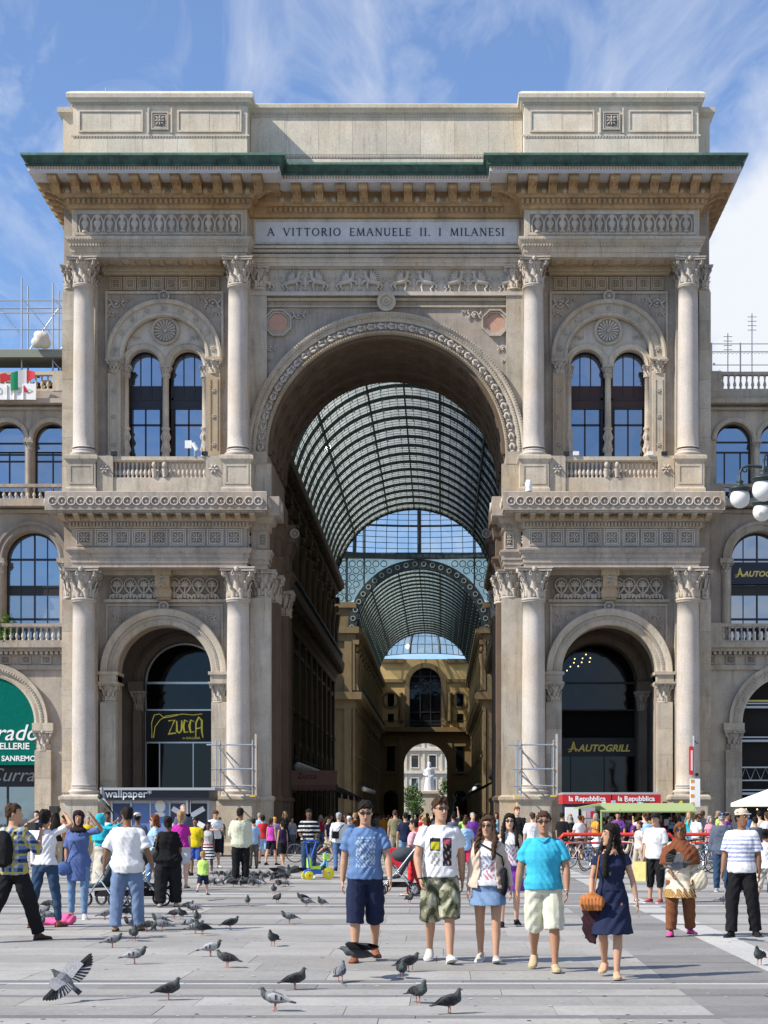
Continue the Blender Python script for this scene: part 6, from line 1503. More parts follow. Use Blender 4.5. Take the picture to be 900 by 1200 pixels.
class Fig:
    """one human figure: joints first, then body, clothes and hair grown over them"""
    def __init__(s,H=1.75,sex='m',girth=1.0,legs=((0,0),(0,0)),arms=None,yaw=0,pitch=0,lean=0,det=1,child=False):
        s.H = H;s.k = H / 1.75;s.sex = sex;s.g = girth;s.det = det;s.child = child
        f = sex == 'f'
        s.hx = .095 if not f else .10;s.sx = (.172 if not f else .148) * (.9 if child else 1)
        s.hipz = .90
        s.legs = []
        low = 9
        for i,e in enumerate((-1,1)):
            sw,kb = legs[i][0],legs[i][1];out = legs[i][2] if len(legs[i]) > 2 else 2
            hip = V((e*s.hx,0,s.hipz));a = R(sw);o = R(out)
            knee = hip + V((e*math.sin(o),-math.sin(a),-math.cos(a))).normalized() * .42
            b = R(sw-kb);ank = knee + V((e*math.sin(o)*.4,-math.sin(b),-math.cos(b))).normalized() * .41
            fp = R(legs[i][3]) if len(legs[i]) > 3 else 0       # foot pitch: positive lifts the toe
            s.legs.append([hip,knee,ank,fp,R((legs[i][4]if len(legs[i])>4 else 8))*e]);low = min(low,ank.z-.075-(abs(math.sin(fp))*.02))
        s.dz = -low
        s.top = V((0,lean*-.12,0))
        sh = 1.41
        arms = arms or (((-.16,.02,-1),(-.05,-.18,-1)),((.16,.02,-1),(.05,-.18,-1)))
        s.arms = []
        for i,e in enumerate((-1,1)):
            S = V((e*s.sx,0,sh)) + s.top
            E = S + V(arms[i][0]).normalized() * .285;W_ = E + V(arms[i][1]).normalized() * .25
            s.arms.append((S,E,W_,V(arms[i][1]).normalized()))
        s.yaw,s.pitch = R(yaw),R(pitch)
        s.HM = Matrix.Translation(V((0,0,1.50))+s.top) @ Matrix.Rotation(s.yaw,4,'Z') @ Matrix.Rotation(s.pitch,4,'X') @ Matrix.Translation((0,0,-1.50))
        if child: s.HM = s.HM @ Matrix.Translation((0,0,1.5)) @ Matrix.Scale(1.35,4) @ Matrix.Translation((0,0,-1.5))
    def lx(s,z): return s.top * max(0,(z-.95)/.5)
    def secs(s,z0,z1,off=0,flare=0,waist=1.0):
        f = s.sex == 'f';g = s.g
        base = [(.84,.135,.10,.0),(.92,.172,.118,.0),(.98,.168,.115,.0),(1.06,.148,.105,0),(1.14,.150,.108,0),(1.24,.168,.118,-.004),(1.33,.178,.120,0),(1.40,.164,.105,.01),(1.445,.122,.085,.015),(1.475,.078,.068,.015)] if not f else               [(.84,.14,.105,.0),(.92,.178,.125,.01),(.98,.165,.118,.005),(1.06,.132,.10,0),(1.12,.122,.095,0),(1.22,.142,.112,-.008),(1.29,.152,.128,-.018),(1.36,.152,.108,0),(1.42,.125,.08,.012),(1.465,.075,.062,.015)]
        zs = sorted(set([z0,z1]+[b[0]for b in base if z0<b[0]<z1]));out = []
        for z in zs:
            for i in range(len(base)-1):
                if base[i][0] <= z <= base[i+1][0] or i == len(base) - 2 or (i == 0 and z<base[0][0]):
                    t = min(1,max(0,(z-base[i][0])/(base[i+1][0]-base[i][0])));q = [base[i][j]+(base[i+1][j]-base[i][j])*t for j in range(4)];break
            low_t = max(0,(z1-z)/(z1-z0)) if flare else 0
            gg = 1 + (g-1) * (1 if z<1.35 else .5)
            o = s.lx(z)
            out.append((z,q[1]*gg*waist+off+flare*low_t,q[2]*gg*waist+off+flare*low_t*.8,o.x,q[3]+o.y-(g-1)*.05*(1 if .95<z<1.3 else 0)))
        return out
    def body(s):
        m = MB();g = s.g;f = s.sex == 'f'
        if s.det < 0:
            m.sparse = 1
        ell_loft(m,[(z,rx-(.014 if z<1.42 else 0),ry-(.014 if z<1.42 else 0),a,b)for z,rx,ry,a,b in s.secs(.86,1.475)])
        m.M = None
        o = s.top
        limb(m,[V((0,.015,1.42))+o,V((0,.008,1.50))+o,s.HM @ V((0,0,1.56))],[.066 if not f else .055,.058 if not f else .048,.056 if not f else .047])
        # head
        m.M = s.HM
        hd = [(1.515,.022,.030,-.062),(1.53,.043,.052,-.045),(1.56,.058,.072,-.022),(1.60,.066,.086,-.010),(1.64,.072,.095,.0),(1.68,.074,.098,.006),(1.715,.066,.088,.012),(1.738,.045,.062,.015),(1.748,.018,.025,.015)]
        m.rings([[(rx*math.cos(2*PI*j/16),y0+ry*math.sin(2*PI*j/16),z)for j in range(16)]for z,rx,ry,y0 in hd])
        m.tube([(0,-.090,1.652),(0,-.104,1.63),(0,-.118,1.607),(0,-.095,1.598)],[.009,.011,.015,.010],6)
        for e in (-1,1): m.ball((e*.074,.008,1.63),(.010,.018,.030),6,5);m.ball((e*.03,-.083,1.668),(.022,.010,.008),6,4)
        m.ball((0,-.085,1.573),(.024,.014,.010),8,4);m.ball((0,-.080,1.532),(.02,.018,.016),6,4)
        m.M = None
        for (hip,knee,ank,fp,yw),e in zip(s.legs,(-1,1)):
            k = 1 + (g-1) * .8
            limb(m,[hip+V((0,0,.02)),hip.lerp(knee,.35),hip.lerp(knee,.75),knee],[.080*k,.078*k,.062*k,.054*k])
            calf = knee.lerp(ank,.32) + V((0,.014,0))
            limb(m,[knee,calf,knee.lerp(ank,.7),ank],[.053*k,.056*k,.040,.034])
            fm = Matrix.Translation(ank) @ Matrix.Rotation(yw,4,'Z') @ Matrix.Rotation(-fp,4,'X')
            m.M = fm;m.rings([[(r_*math.cos(2*PI*j/10),y,zc+rz*math.sin(2*PI*j/10))for j in range(10)]for y,r_,zc,rz in ((.055,.022,-.045,.026),(.03,.032,-.03,.045),(-.03,.034,-.035,.038),(-.09,.042,-.052,.024),(-.14,.043,-.058,.017),(-.17,.03,-.062,.012))])
            m.M = None
        for (S,E,W_,d),e in zip(s.arms,(-1,1)):
            k = (1.0 if not f else .82) * (1+(g-1)*.6)
            limb(m,[S,S.lerp(E,.4),E],[.050*k,.050*k,.041*k]);limb(m,[E,E.lerp(W_,.3),W_],[.041*k,.043*k,.027*k])
            # hand: palm, four fingers of unequal length, thumb
            wv = V((0,-1,0)) - d * (-d.y)
            if wv.length < .3: wv = V((0,0,1)) - d * d.z
            wv.normalize();nv = d.cross(wv).normalized() * e          # palm faces the body
            if nv.x * e > 0: nv = -nv
            P0 = W_
            rs = []
            for t,hw,th in ((-.01,.024,.018),(.02,.030,.016),(.05,.037,.015),(.085,.036,.012)):
                c_ = P0 + d * t;rs.append([tuple(c_+wv*hw*math.cos(2*PI*j/10)+nv*th*math.sin(2*PI*j/10))for j in range(10)])
            m.rings(rs)
            if s.det >= 1:
                for i,(u,l) in enumerate(((.028,.070),(.010,.078),(-.009,.072),(-.027,.058))):
                    b0 = P0 + d * .078 + wv * u;sp = wv * (u*.25)
                    p1 = b0 + d * l * .5 + nv * l * .10 + sp * .4;p2 = p1 + d * l * .42 + nv * l * .38
                    m.tube([tuple(b0),tuple(p1),tuple(p2)],[.0095,.009,.007],6);m.ball(p2,.0075,5,4)
                b0 = P0 + d * .025 + wv * .028;m.tube([tuple(b0),tuple(b0+d*.035+wv*.026+nv*.01),tuple(b0+d*.068+wv*.030+nv*.02)],[.012,.011,.008],6)
            else:
                m.ball(P0+d*.11+nv*.01,.034,8,5)
        return m
    def top_mb(s,hem=.92,sleeve=.8,off=.017,flare=.010,neck=1.47,sl_loose=.012,waist=1.0):
        m = MB();ell_loft(m,s.secs(hem,neck,off,flare,waist))
        for (S,E,W_,d),e in zip(s.arms,(-1,1)):
            k = (1.0 if s.sex == 'm' else .82) * (1+(s.g-1)*.6)
            if sleeve <= 0: m.ball(S+V((-e*.05,0,.0)),(.045,.055,.05),8,6);continue
            if sleeve <= 1.0: limb(m,[S+V((-e*.01,0,-.004)),S.lerp(E,sleeve*.45)+V((0,0,-.002)),S.lerp(E,sleeve)],[.052*k+off*.55,.054*k+sl_loose*.5+off*.4,.050*k+sl_loose+off*.35],end=False)
            else:
                Q = E.lerp(W_,sleeve-1);limb(m,[S+V((-e*.01,0,-.004)),S.lerp(E,.5),E],[.052*k+off*.55,.053*k+off*.6,.045*k+off*.6]);limb(m,[E,E.lerp(Q,.5),Q],[.045*k+off*.6,.042*k+off*.6,.034*k+off*.5],end=False)
        return m
    def legs_mb(s,hem=.10,loose=.014,flare=.0,waistz=1.0):
        m = MB();ell_loft(m,s.secs(.84,waistz,.005))
        for (hip,knee,ank,fp,yw),e in zip(s.legs,(-1,1)):
            k = 1 + (s.g-1) * .8;L1 = .42;L2 = .41
            total = (hip.z-hem)
            fr = (s.hipz-hem) / (s.hipz-.075)       # share of the whole leg covered
            cov = fr * (L1+L2)
            if cov <= L1:
                E_ = hip.lerp(knee,cov/L1);limb(m,[hip+V((0,0,.03)),hip.lerp(E_,.5),E_],[.094*k,.088*k+loose,.078*k+loose+flare],n=12,end=False)
            elif cov <= L1 + .14:
                E_ = knee.lerp(ank,(cov-L1)/L2);limb(m,[hip+V((0,0,.03)),hip.lerp(knee,.5),knee,E_],[.098*k,.084*k+loose,.068*k+loose+flare*.7,.066*k+loose+flare],n=12,end=False)
            else:
                E_ = knee.lerp(ank,min(1.04,(cov-L1)/L2));limb(m,[hip+V((0,0,.03)),hip.lerp(knee,.5),knee],[.096*k,.080*k+loose,.062*k+loose],n=12)
                limb(m,[knee,knee.lerp(E_,.4)+V((0,.008,0)),knee.lerp(E_,.8),E_],[.062*k+loose,.058*k+loose,.048+loose+flare*.5,.046+loose+flare],n=12,end=False)
        return m
    def skirt_mb(s,z1=1.06,hem=.5,off=.014,flare=.09,stride=0):
        m = MB();secs = s.secs(.86,z1,off);r0 = secs[0]
        kz = s.legs;ky = (kz[0][1].y+kz[1][1].y) / 2 * max(0,min(1,(s.hipz-hem)/.42));dy = abs(kz[0][1].y-kz[1][1].y) * .62
        lowz = hem;n_ = 5;low = []
        for i in range(n_+1):
            t = i / n_;z = lowz + (.86-lowz) * t;u = 1 - t
            low.append((z,max(r0[1],.19+off*.5)+flare*u,max(r0[2],.12)+(flare*.8+dy)*u,0,ky*u))
        ell_loft(m,low[:-1]+[(a,max(b,.19+off*.5)if a<.95 else b,max(c,.125)if a<.95 else c,d,e)for a,b,c,d,e in secs],24);return m
    def shoes(s,mat,name='shoe',parent=None,sole=None,high=0):
        for (hip,knee,ank,fp,yw),e in zip(s.legs,(-1,1)):
            q = MB();q.M = Matrix.Translation(ank) @ Matrix.Rotation(yw,4,'Z') @ Matrix.Rotation(-fp,4,'X')
            q.rings([[(r_*math.cos(2*PI*j/12),y,zc+rz*math.sin(2*PI*j/12))for j in range(12)]for y,r_,zc,rz in ((.072,.015,-.045,.02),(.06,.032,-.040,.036),(.03,.040,-.028+high,.048+high),(-.03,.040,-.030,.044),(-.09,.047,-.050,.028),(-.15,.049,-.055,.022),(-.185,.036,-.058,.018),(-.20,.015,-.06,.008))])
            q.rings([[(x*r_,y,z)for x,z in ((-1,-.078),(1,-.078),(1,-.062),(-1,-.062))]for y,r_ in ((.075,.02),(.06,.038),(0,.042),(-.08,.049),(-.15,.052),(-.19,.036),(-.205,.015))],1,False)
            q.M = None
            s._put(q.mesh(name,[mat,sole or M['offwhite']]),name)
    def hair(s,style,mat):
        m = MB();m.M = s.HM
        if style in ('short','spiky','receding'):
            m.rings([[(rx*math.cos(2*PI*j/16),y0+ry*math.sin(2*PI*j/16)*(1.0),z)for j in range(16)]for z,rx,ry,y0 in ((1.585,.050,.045,.055),(1.61,.070,.070,.038),(1.65,.080,.085,.025),(1.69,.083,.098 if style != 'receding' else .082,.014 if style != 'receding' else .03),(1.72,.078,.102 if style != 'receding' else .082,.008 if style != 'receding' else .03),(1.75,.060,.08,.008),(1.768,.03,.045,.008))])
            for e in (-1,1): m.tube([(e*.072,-.03,1.70),(e*.075,-.015,1.64)],[.012,.008],5)
            if style == 'spiky':
                for i in range(26):
                    a = i * 2.4;r_ = .062 * math.sqrt((i+1)/26);x,y = r_ * math.cos(a),r_ * 1.25 * math.sin(a) - .01;m.tube([(x,y,1.73),(x*1.15,y*1.15-.01,1.795-.3*r_)],[.022,.006],5)
        elif style in ('long','verylong','bob','pony','bun'):
            m.rings([[(rx*math.cos(2*PI*j/18),y0+ry*math.sin(2*PI*j/18),z)for j in range(18)]for z,rx,ry,y0 in ((1.56,.070,.05,.06),(1.60,.083,.072,.045),(1.65,.090,.085,.030),(1.69,.090,.098,.018),(1.73,.083,.102,.010),(1.76,.062,.08,.010),(1.775,.03,.045,.01))])
            L0 = {'long':1.24,'verylong':1.14,'bob':1.47,'pony':1.5,'bun':1.52}[style]
            if style in ('long','verylong','bob'):
                m.rings([[(rx*math.cos(2*PI*j/16),y0+ry*math.sin(2*PI*j/16),z)for j in range(16)]for z,rx,ry,y0 in ((L0,.07,.025,.115),(L0+.1,.12,.045,.11),(1.48,.115,.05,.085),(1.58,.088,.06,.055),(1.65,.08,.06,.04))])
                if style != 'bob':
                    for e in (-1,1):
                        m.tube([(e*.070,-.045,1.71),(e*.092,-.035,1.62),(e*.100,-.055,1.52),(e*.110,-.105,1.42),(e*.10,-.125,L0+.04),(e*.09,-.12,L0)],[.018,.026,.034,.036,.030,.010],8)
                else:
                    for e in (-1,1): m.tube([(e*.070,-.045,1.71),(e*.092,-.03,1.62),(e*.092,-.03,1.5)],[.018,.028,.02],7)
            if style == 'pony': m.tube([(0,.09,1.70),(0,.14,1.68),(0,.13,1.55),(0,.12,1.42)],[.03,.035,.035,.012],8)
            if style == 'bun': m.ball((0,.12,1.70),.048,10,7)
        return m
    def _put(s,me,name,mats=None):
        return inst(name,me,s.root,(0,0,0),(0,0,0),(1,1,1),mats)
    def place(s,x,y,rz,label,group=None):
        r = empty('person',(x,y,s.dz*s.k+.004),rz);r.scale = (s.k,) * 3;tag(r,label,'person',group);s.root = r;return r
def fold(amp=.006,freq=9.0,seed=0):
    def fn(me,co):
        ph = seed * 1.7
        x,y,z = co[:,0],co[:,1],co[:,2]
        w_ = np.sin(freq*2.1*(z+.35*np.sin(5*x+ph))*3+4*y+ph) * np.sin(3.1*freq*x*.5+2*z+ph) + .6 * np.sin(freq*4*(x+y*.7)+9*z+ph)
        n = np.empty(len(me.vertices)*3,'f');me.vertices.foreach_get('normal',n);n = n.reshape(-1,3)
        me.vertices.foreach_set('co',(co+n*(amp*w_)[:,None]).ravel())
    return fn
def paint(me,fn):
    n = len(me.polygons);c = np.empty(n*3,'f');me.polygons.foreach_get('center',c);c = c.reshape(-1,3)
    nn = np.empty(n*3,'f');me.polygons.foreach_get('normal',nn);nn = nn.reshape(-1,3)
    me.polygons.foreach_set('material_index',fn(c[:,0],c[:,1],c[:,2],nn).astype('i'))
SUNG = plain('sunglass_lens',(.01,.01,.012),.1,0,0,.8);LIP = plain('lips',(.33,.10,.08),.5);TEETH = plain('teeth',(.55,.52,.47),.4);EYEW = plain('eye_white',(.6,.58,.55),.4);IRIS = plain('iris',(.03,.018,.01),.3)
def face(F,glasses=False,smile=False,brow='black',beard=None,female=False):
    b = MB();b.M = F.HM
    for e in (-1,1): b.tube([(e*.012,-.094,1.676),(e*.03,-.095,1.683),(e*.05,-.080,1.677)],[.003,.0045,.002],5)
    F._put(b.mesh('eyebrow',HAIRM[brow]),'eyebrow')
    if glasses:
        g = MB();g.M = F.HM
        for e in (-1,1):
            g.M = F.HM @ Matrix.Translation((e*.034,-.097,1.651)) @ Matrix.Rotation(e*R(16),4,'Z');g.rings([[(sc_*.026*math.cos(2*PI*j/14),yy,sc_*.018*math.sin(2*PI*j/14)-.003*(1 if math.sin(2*PI*j/14)<0 else 0))for j in range(14)]for yy,sc_ in ((.003,1),(-.003,1),(-.005,.8))],0,False)
            g.M = F.HM;g.tube([(e*.062,-.084,1.655),(e*.078,-.03,1.655),(e*.080,.01,1.645)],.003,5)
        g.tube([(-.008,-.103,1.656),(.008,-.103,1.656)],.003,5);F._put(g.mesh('sunglasses',SUNG),'sunglasses')
    else:
        for e in (-1,1):
            q = MB();q.M = F.HM;q.ball((e*.031,-.0905,1.651),(.012,.006,.0065),8,5,0);q.ball((e*.031,-.0965,1.651),(.005,.002,.006),6,4,1);F._put(q.mesh('eye',[EYEW,IRIS]),'eye')
    q = MB();q.M = F.HM
    if smile:
        q.tube([(-.020,-.088,1.579),(-.010,-.0970,1.573),(0,-.0995,1.571),(.010,-.0970,1.573),(.020,-.088,1.579)],[.001,.0035,.0045,.0035,.001],6,1)
        q.tube([(-.028,-.085,1.584),(-.014,-.0985,1.580),(0,-.102,1.579),(.014,-.0985,1.580),(.028,-.085,1.584)],[.002,.003,.0035,.003,.002],6,0)
        q.tube([(-.024,-.084,1.578),(0,-.100,1.561),(.024,-.084,1.578)],[.002,.0045,.002],6,0)
    else:
        q.tube([(-.022,-.088,1.574),(-.008,-.098,1.577),(0,-.099,1.575),(.008,-.098,1.577),(.022,-.088,1.574)],[.002,.0045,.004,.0045,.002],6,0);q.tube([(-.02,-.087,1.571),(0,-.098,1.567),(.02,-.087,1.571)],[.002,.005,.002],6,0)
    F._put(q.mesh('mouth',[LIP,TEETH]),'mouth')
VOX = {2:.0085,1:.0125,0:.02}
def dress_person(x,y,rz,label,group=None,H=1.75,sex='m',girth=1.0,legs=((0,0),(0,0)),arms=None,yaw=0,pitch=0,lean=0,det=1,child=False,skin='olive',hair=('short','black'),
                 top=None,bottom=None,skirt=None,shoes=('black',),glasses=False,smile=False,socks=None,cap=None,scarf=None,facing_face=True,jacket=None):
    F = Fig(H,sex,girth,legs,arms,yaw,pitch,lean,det,child);F.place(x,y,rz,label,group)
    vx = VOX[det]
    F._put(remeshed(F.body(),vx,2 if det else 1,'body',[SKIN[skin]]),'body')
    if top:
        t = dict(top);c = t.pop('c');pf = t.pop('paint',None);nm = t.pop('name','shirt');am = t.pop('amp',.005)
        mats = [fab(q)for q in c] if isinstance(c,list) else [fab(c)]
        me = remeshed(F.top_mb(**t),vx*1.25 if not pf else vx,1,nm,mats,fold(am if det else 0,9,x))
        if pf: paint(me,pf)
        F._put(me,nm)
    if bottom:
        t = dict(bottom);c = t.pop('c');pf = t.pop('paint',None);nm = t.pop('name','trousers');mats = [fab(q)for q in c] if isinstance(c,list) else [fab(c)]
        me = remeshed(F.legs_mb(**t),vx*1.25,1,nm,mats,fold(.005 if det else 0,7,x+3))
        if pf: paint(me,pf)
        F._put(me,nm)
    if skirt:
        t = dict(skirt);c = t.pop('c');pf = t.pop('paint',None);nm = t.pop('name','skirt');mats = [fab(q)for q in c] if isinstance(c,list) else [fab(c)]
        me = remeshed(F.skirt_mb(**t),vx*1.25,1,nm,mats,fold(.008 if det else 0,5,x+5))
        if pf: paint(me,pf)
        F._put(me,nm)
    if shoes: F.shoes(fab(C[shoes[0]])if isinstance(shoes[0],str)else fab(shoes[0]),'shoe',sole=fab(C[shoes[1]])if len(shoes)>1 else M['black'])
    if hair and hair[0] != 'bald':
        F._put(remeshed(F.hair(hair[0],None),max(vx,.009),1,'hair',[HAIRM[hair[1]]],fold(.007,17,x)),'hair')
    if cap:
        q = MB();q.M = F.HM;q.rings([[(rx*math.cos(2*PI*j/16),.006+ry*math.sin(2*PI*j/16),z)for j in range(16)]for z,rx,ry in ((1.675,.086,.106),(1.72,.086,.106),(1.752,.066,.084),(1.770,.02,.03))])
        q.rings([[(rx*math.cos(PI+PI*j/10),-.085+yy*math.sin(PI+PI*j/10),z-.02*(1-math.sin(PI*j/10))*0-yy*.12*math.sin(PI*j/10))for j in range(11)]for z,rx,yy in ((1.70,.062,.085),(1.692,.062,.085))],0,True,True)
        F._put(q.mesh('cap',fab(cap)),'cap')
    if scarf:
        q = MB();q.M = F.HM
        q.rings([[(rx*math.cos(2*PI*j/18),y0+ry*math.sin(2*PI*j/18),z)for j in range(18)]for z,rx,ry,y0 in ((1.50,.085,.085,.0),(1.535,.080,.080,.02),(1.58,.088,.080,.03),(1.65,.096,.092,.026),(1.70,.096,.104,.012),(1.745,.078,.095,.01),(1.775,.03,.045,.01))])
        for e in (-1,1): q.tube([(e*.06,-.07,1.715),(e*.078,-.062,1.65),(e*.065,-.062,1.57),(e*.03,-.07,1.525),(0,-.07,1.51)],[.016,.018,.020,.022,.025],6)
        q.M = None;q.ball(V((0,-.0,1.44))+F.top,(.15,.125,.07),14,8)
        if scarf[1]: ell_loft(q,[(1.12,.28*F.g,.22*F.g,0,-.02),(1.2,.275*F.g,.22*F.g,0,-.02),(1.35,.25*F.g,.20,0,-.01),(1.44,.17,.13,0,0),(1.49,.09,.09,0,0)])
        F._put(remeshed(q,vx*1.1,1,'headscarf',[fab(scarf[0])],fold(.006,8,x)),'headscarf')
    if det >= 1 and facing_face: face(F,glasses,smile,hair[1]if hair and hair[1]in HAIRM else 'black')
    return F
def at(px,py): return ground(px,py)
def hgt(px_top,py): return 1.65 + (955-px_top) * dist_of(py) / FPX
def person(px,foot,head,rz,label,**k):
    x,y = ground(px,foot);H = hgt(head,foot);return dress_person(x,y,R(rz),label,H=H,**k)
def strap(F,pts,r_=.012,mat=None,name='bag_strap'):
    q = MB();q.tube(pts,r_,6);F._put(q.mesh(name,mat or fab(C['brown'])),name)

# ---- the five walking abreast
hang = (((-.20,.05,-1),(-.05,-.20,-1)),((.20,.05,-1),(.05,-.20,-1)))
# 1: blue printed tee, navy shorts
def print_blue(x,y,z,n):
    m_ = (n[:,1]<-.2) & (abs(x)<.105) & (z>1.03) & (z<1.33)
    h = np.sin(x*90+2*np.sin(z*31)) * np.sin(z*75+3*np.sin(x*37)) + .5 * np.sin(x*170+z*140)
    t_ = (n[:,1]<-.2) & (abs(x)<.11) & (z>1.345) & (z<1.365) & (np.sin(x*150)>-.2)
    return np.where((m_ & (h>.15))| t_,1,0)
F = person(428,1127,940,4,'man in blue printed T-shirt, navy shorts and dark sunglasses, walking in front',det=2,skin='tan',pitch=14,legs=((6,4,2),(-12,14,2,-6)),girth=1.02,
           lean=.1,arms=(((-.20,.22,-1),(-.08,.02,-1)),((.26,-.16,-1),(.10,-.42,-1))),glasses=True,
           top=dict(c=[(.11,.19,.36),(.36,.45,.55)],hem=.90,sleeve=.68,off=.020,sl_loose=.022,paint=print_blue),bottom=dict(c=C['navy'],hem=.42,loose=.024,flare=.012,name='shorts'),shoes=((.25,.09,.05),'brown'))
q = MB();q.tube([tuple(F.arms[1][2]+V((.03*math.cos(a),.03*math.sin(a),0)))for a in [2*PI*i/10 for i in range(11)]],.006,5);F._put(q.mesh('watch',M['chrome']),'watch')
# 2: white graphic tee, camouflage shorts
def print_white(x,y,z,n):
    f_ = n[:,1] < -.15;r = np.zeros(len(x))
    def box(a,b,c_,d): return f_ & (x>a) & (x<b) & (z>c_) & (z<d)
    r[box(-.115,-.005,1.20,1.335)] = 4;r[box(-.105,-.015,1.215,1.30)] = 1;r[box(.02,.115,1.04,1.335)] = 4;r[box(.03,.105,1.275,1.325)] = 2
    k = box(-.10,-.01,1.04,1.185);r[k] = np.where(np.sin(x[k]*120)*np.sin(z[k]*95)>.1,5,3)
    k = box(.02,.115,1.05,1.27);r[k] = np.where(np.sin(x[k]*110+2)*np.sin(z[k]*60+x[k]*40)>.45,6,4)
    return r
def camo(x,y,z,n):
    h = np.sin(x*23+3*np.sin(z*17+y*9)) + np.sin(z*25+2.5*np.sin(x*29+1)+y*13)
    return np.where(h>.75,1,np.where(h<-.7,2,np.where(np.sin(x*41+z*33)>.8,3,0)))
F = person(516,1128,935,2,'tall man in white T-shirt with colour pictures and camouflage shorts',det=2,skin='tan',yaw=22,hair=('spiky','brown'),legs=((-14,16,1,-12),(16,4,0,16)),
           arms=(((-.28,-.10,-1),(.14,-.45,-1)),((.20,.25,-1),(.04,.0,-1))),glasses=True,smile=True,
           top=dict(c=[C['white'],(.45,.42,.03),(.45,.08,.12),(.6,.55,.5),(.03,.03,.04),(.25,.28,.32),(.45,.30,.25)],hem=.92,sleeve=.62,off=.018,sl_loose=.02,paint=print_white),
           bottom=dict(c=[(.20,.20,.13),(.36,.36,.27),(.06,.065,.04),(.12,.10,.06)],hem=.47,loose=.034,flare=.022,name='shorts',paint=camo),shoes=((.55,.55,.52),'white'))
q = MB();q.tube([tuple(F.arms[0][2]+V((.032*math.cos(a),.032*math.sin(a),0)))for a in [2*PI*i/10 for i in range(11)]],.008,5);F._put(q.mesh('wristband',M['black']),'wristband')
# 3: woman in beige blazer
def print_pink(x,y,z,n):
    h = np.sin(x*60+2*np.sin(z*30)) * np.sin(z*42+2*np.sin(x*33));f_ = (n[:,1]<0) & (z>1.0) & (z<1.32)
    return np.where(f_ & (h>.55),1,np.where(f_ & (h<-.62),2,0))
F = person(572,1128,957,-4,'smiling long-haired woman in beige blazer, printed white top and short denim skirt',det=2,sex='f',skin='tan',hair=('long','brown'),yaw=-14,legs=((-10,12,0,-8),(14,3,0,14)),
           arms=(((-.18,.05,-1),(-.14,-.16,-1)),((.30,.02,-1),(.16,-.30,-1))),glasses=True,smile=True,
           top=dict(c=[(.70,.68,.70),(.60,.20,.26),(.22,.30,.5)],hem=.93,sleeve=0,off=.012,paint=print_pink,name='top',flare=.03),skirt=dict(c=(.15,.23,.36),hem=.70,z1=1.0,flare=.03),shoes=((.45,.42,.38),'white'))
bl = MB();n_ = 20
rs = []
for z,rx,ry,x0,y0 in F.secs(.90,1.465,.030,.03):
    aa = [R(-58)+(R(238)-R(-58))*j/n_ for j in range(n_+1)]
    ring = [(x0+rx*math.cos(a),y0+ry*math.sin(a),z)for a in aa] + [(x0+(rx-.02)*math.cos(a),y0+(ry-.02)*math.sin(a),z)for a in reversed(aa)]
    rs.append(ring)
bl.rings(rs)
for (S,E,W_,d),e in zip(F.arms,(-1,1)):
    limb(bl,[S+V((-e*.02,0,0)),S.lerp(E,.5),E],[.058,.052,.048]);limb(bl,[E,E.lerp(W_,.8)],[.047,.038])
F._put(remeshed(bl,.009,1,'blazer',[fab((.56,.45,.36))],fold(.006,8,2)),'blazer')
bg_ = MB();bg_.ball((.20,-.05,.98),(.045,.13,.17),14,9);F._put(remeshed(bg_,.012,1,'bag',[fab(C['black'])],fold(.004,9,1)),'bag');strap(F,[(.20,.02,1.1),(.17,-.13,1.28),(.05,-.155,1.36),(-.10,-.10,1.44),(-.12,.05,1.46)],.010,fab(C['black']))
# 4: turquoise polo
F = person(637,1138,952,-3,'smiling man in a bright turquoise polo shirt and cream shorts',det=2,skin='olive',girth=1.10,smile=True,glasses=True,hair=('short','brown'),legs=((-14,22,1,-22),(10,2,3,4)),
           arms=(((-.30,.20,-1),(-.14,.0,-1)),((.28,-.12,-1),(.02,-.34,-1))),top=dict(c=(.05,.42,.60),hem=.90,sleeve=.72,off=.018,sl_loose=.018,name='polo_shirt'),bottom=dict(c=(.60,.60,.48),hem=.46,loose=.030,flare=.01,name='shorts'),shoes=((.45,.36,.22),'khaki'))
q = MB();q.tube([(-.07,-.045,1.475),(-.04,-.09,1.455),(0,-.115,1.42),(.04,-.09,1.455),(.07,-.045,1.475),(.04,.06,1.49),(-.04,.06,1.49),(-.07,-.045,1.475)],.013,6);F._put(q.mesh('collar',fab((.05,.42,.60))),'collar')
q = MB();q.tube([tuple(F.arms[1][2]+V((.032*math.cos(a),.032*math.sin(a),0)))for a in [2*PI*i/10 for i in range(11)]],.009,5);F._put(q.mesh('watch',M['chrome']),'watch')
# 5: navy dress, turned towards her friends
F = person(716,1146,966,-10,'long-haired woman in navy dress looking sideways with a tan handbag on her arm',det=2,sex='f',skin='tan',hair=('verylong','black'),yaw=-62,legs=((-16,18,0,-10),(14,2,-2,4)),
           arms=(((-.25,.0,-1),(.02,-.55,-.9)),((.34,.10,-1),(.22,-.14,-1))),smile=False,top=dict(c=C['navy'],hem=1.0,sleeve=.42,off=.012,neck=1.42,name='dress_bodice'),skirt=dict(c=C['navy'],hem=.52,z1=1.10,flare=.055,name='dress_skirt'),shoes=((.62,.35,.22),'khaki'))
q = MB();q.ball((-.20,-.20,.88),(.15,.07,.10),16,10);q.tube([(-.32,-.2,.93),(-.2,-.22,.98),(-.08,-.2,.93)],[.02,.03,.02],6)
for i in range(7): q.tube([(-.32+.04*i,-.26,.93),(-.31+.037*i,-.275,.86),(-.30+.035*i,-.24,.79)],.014,5)
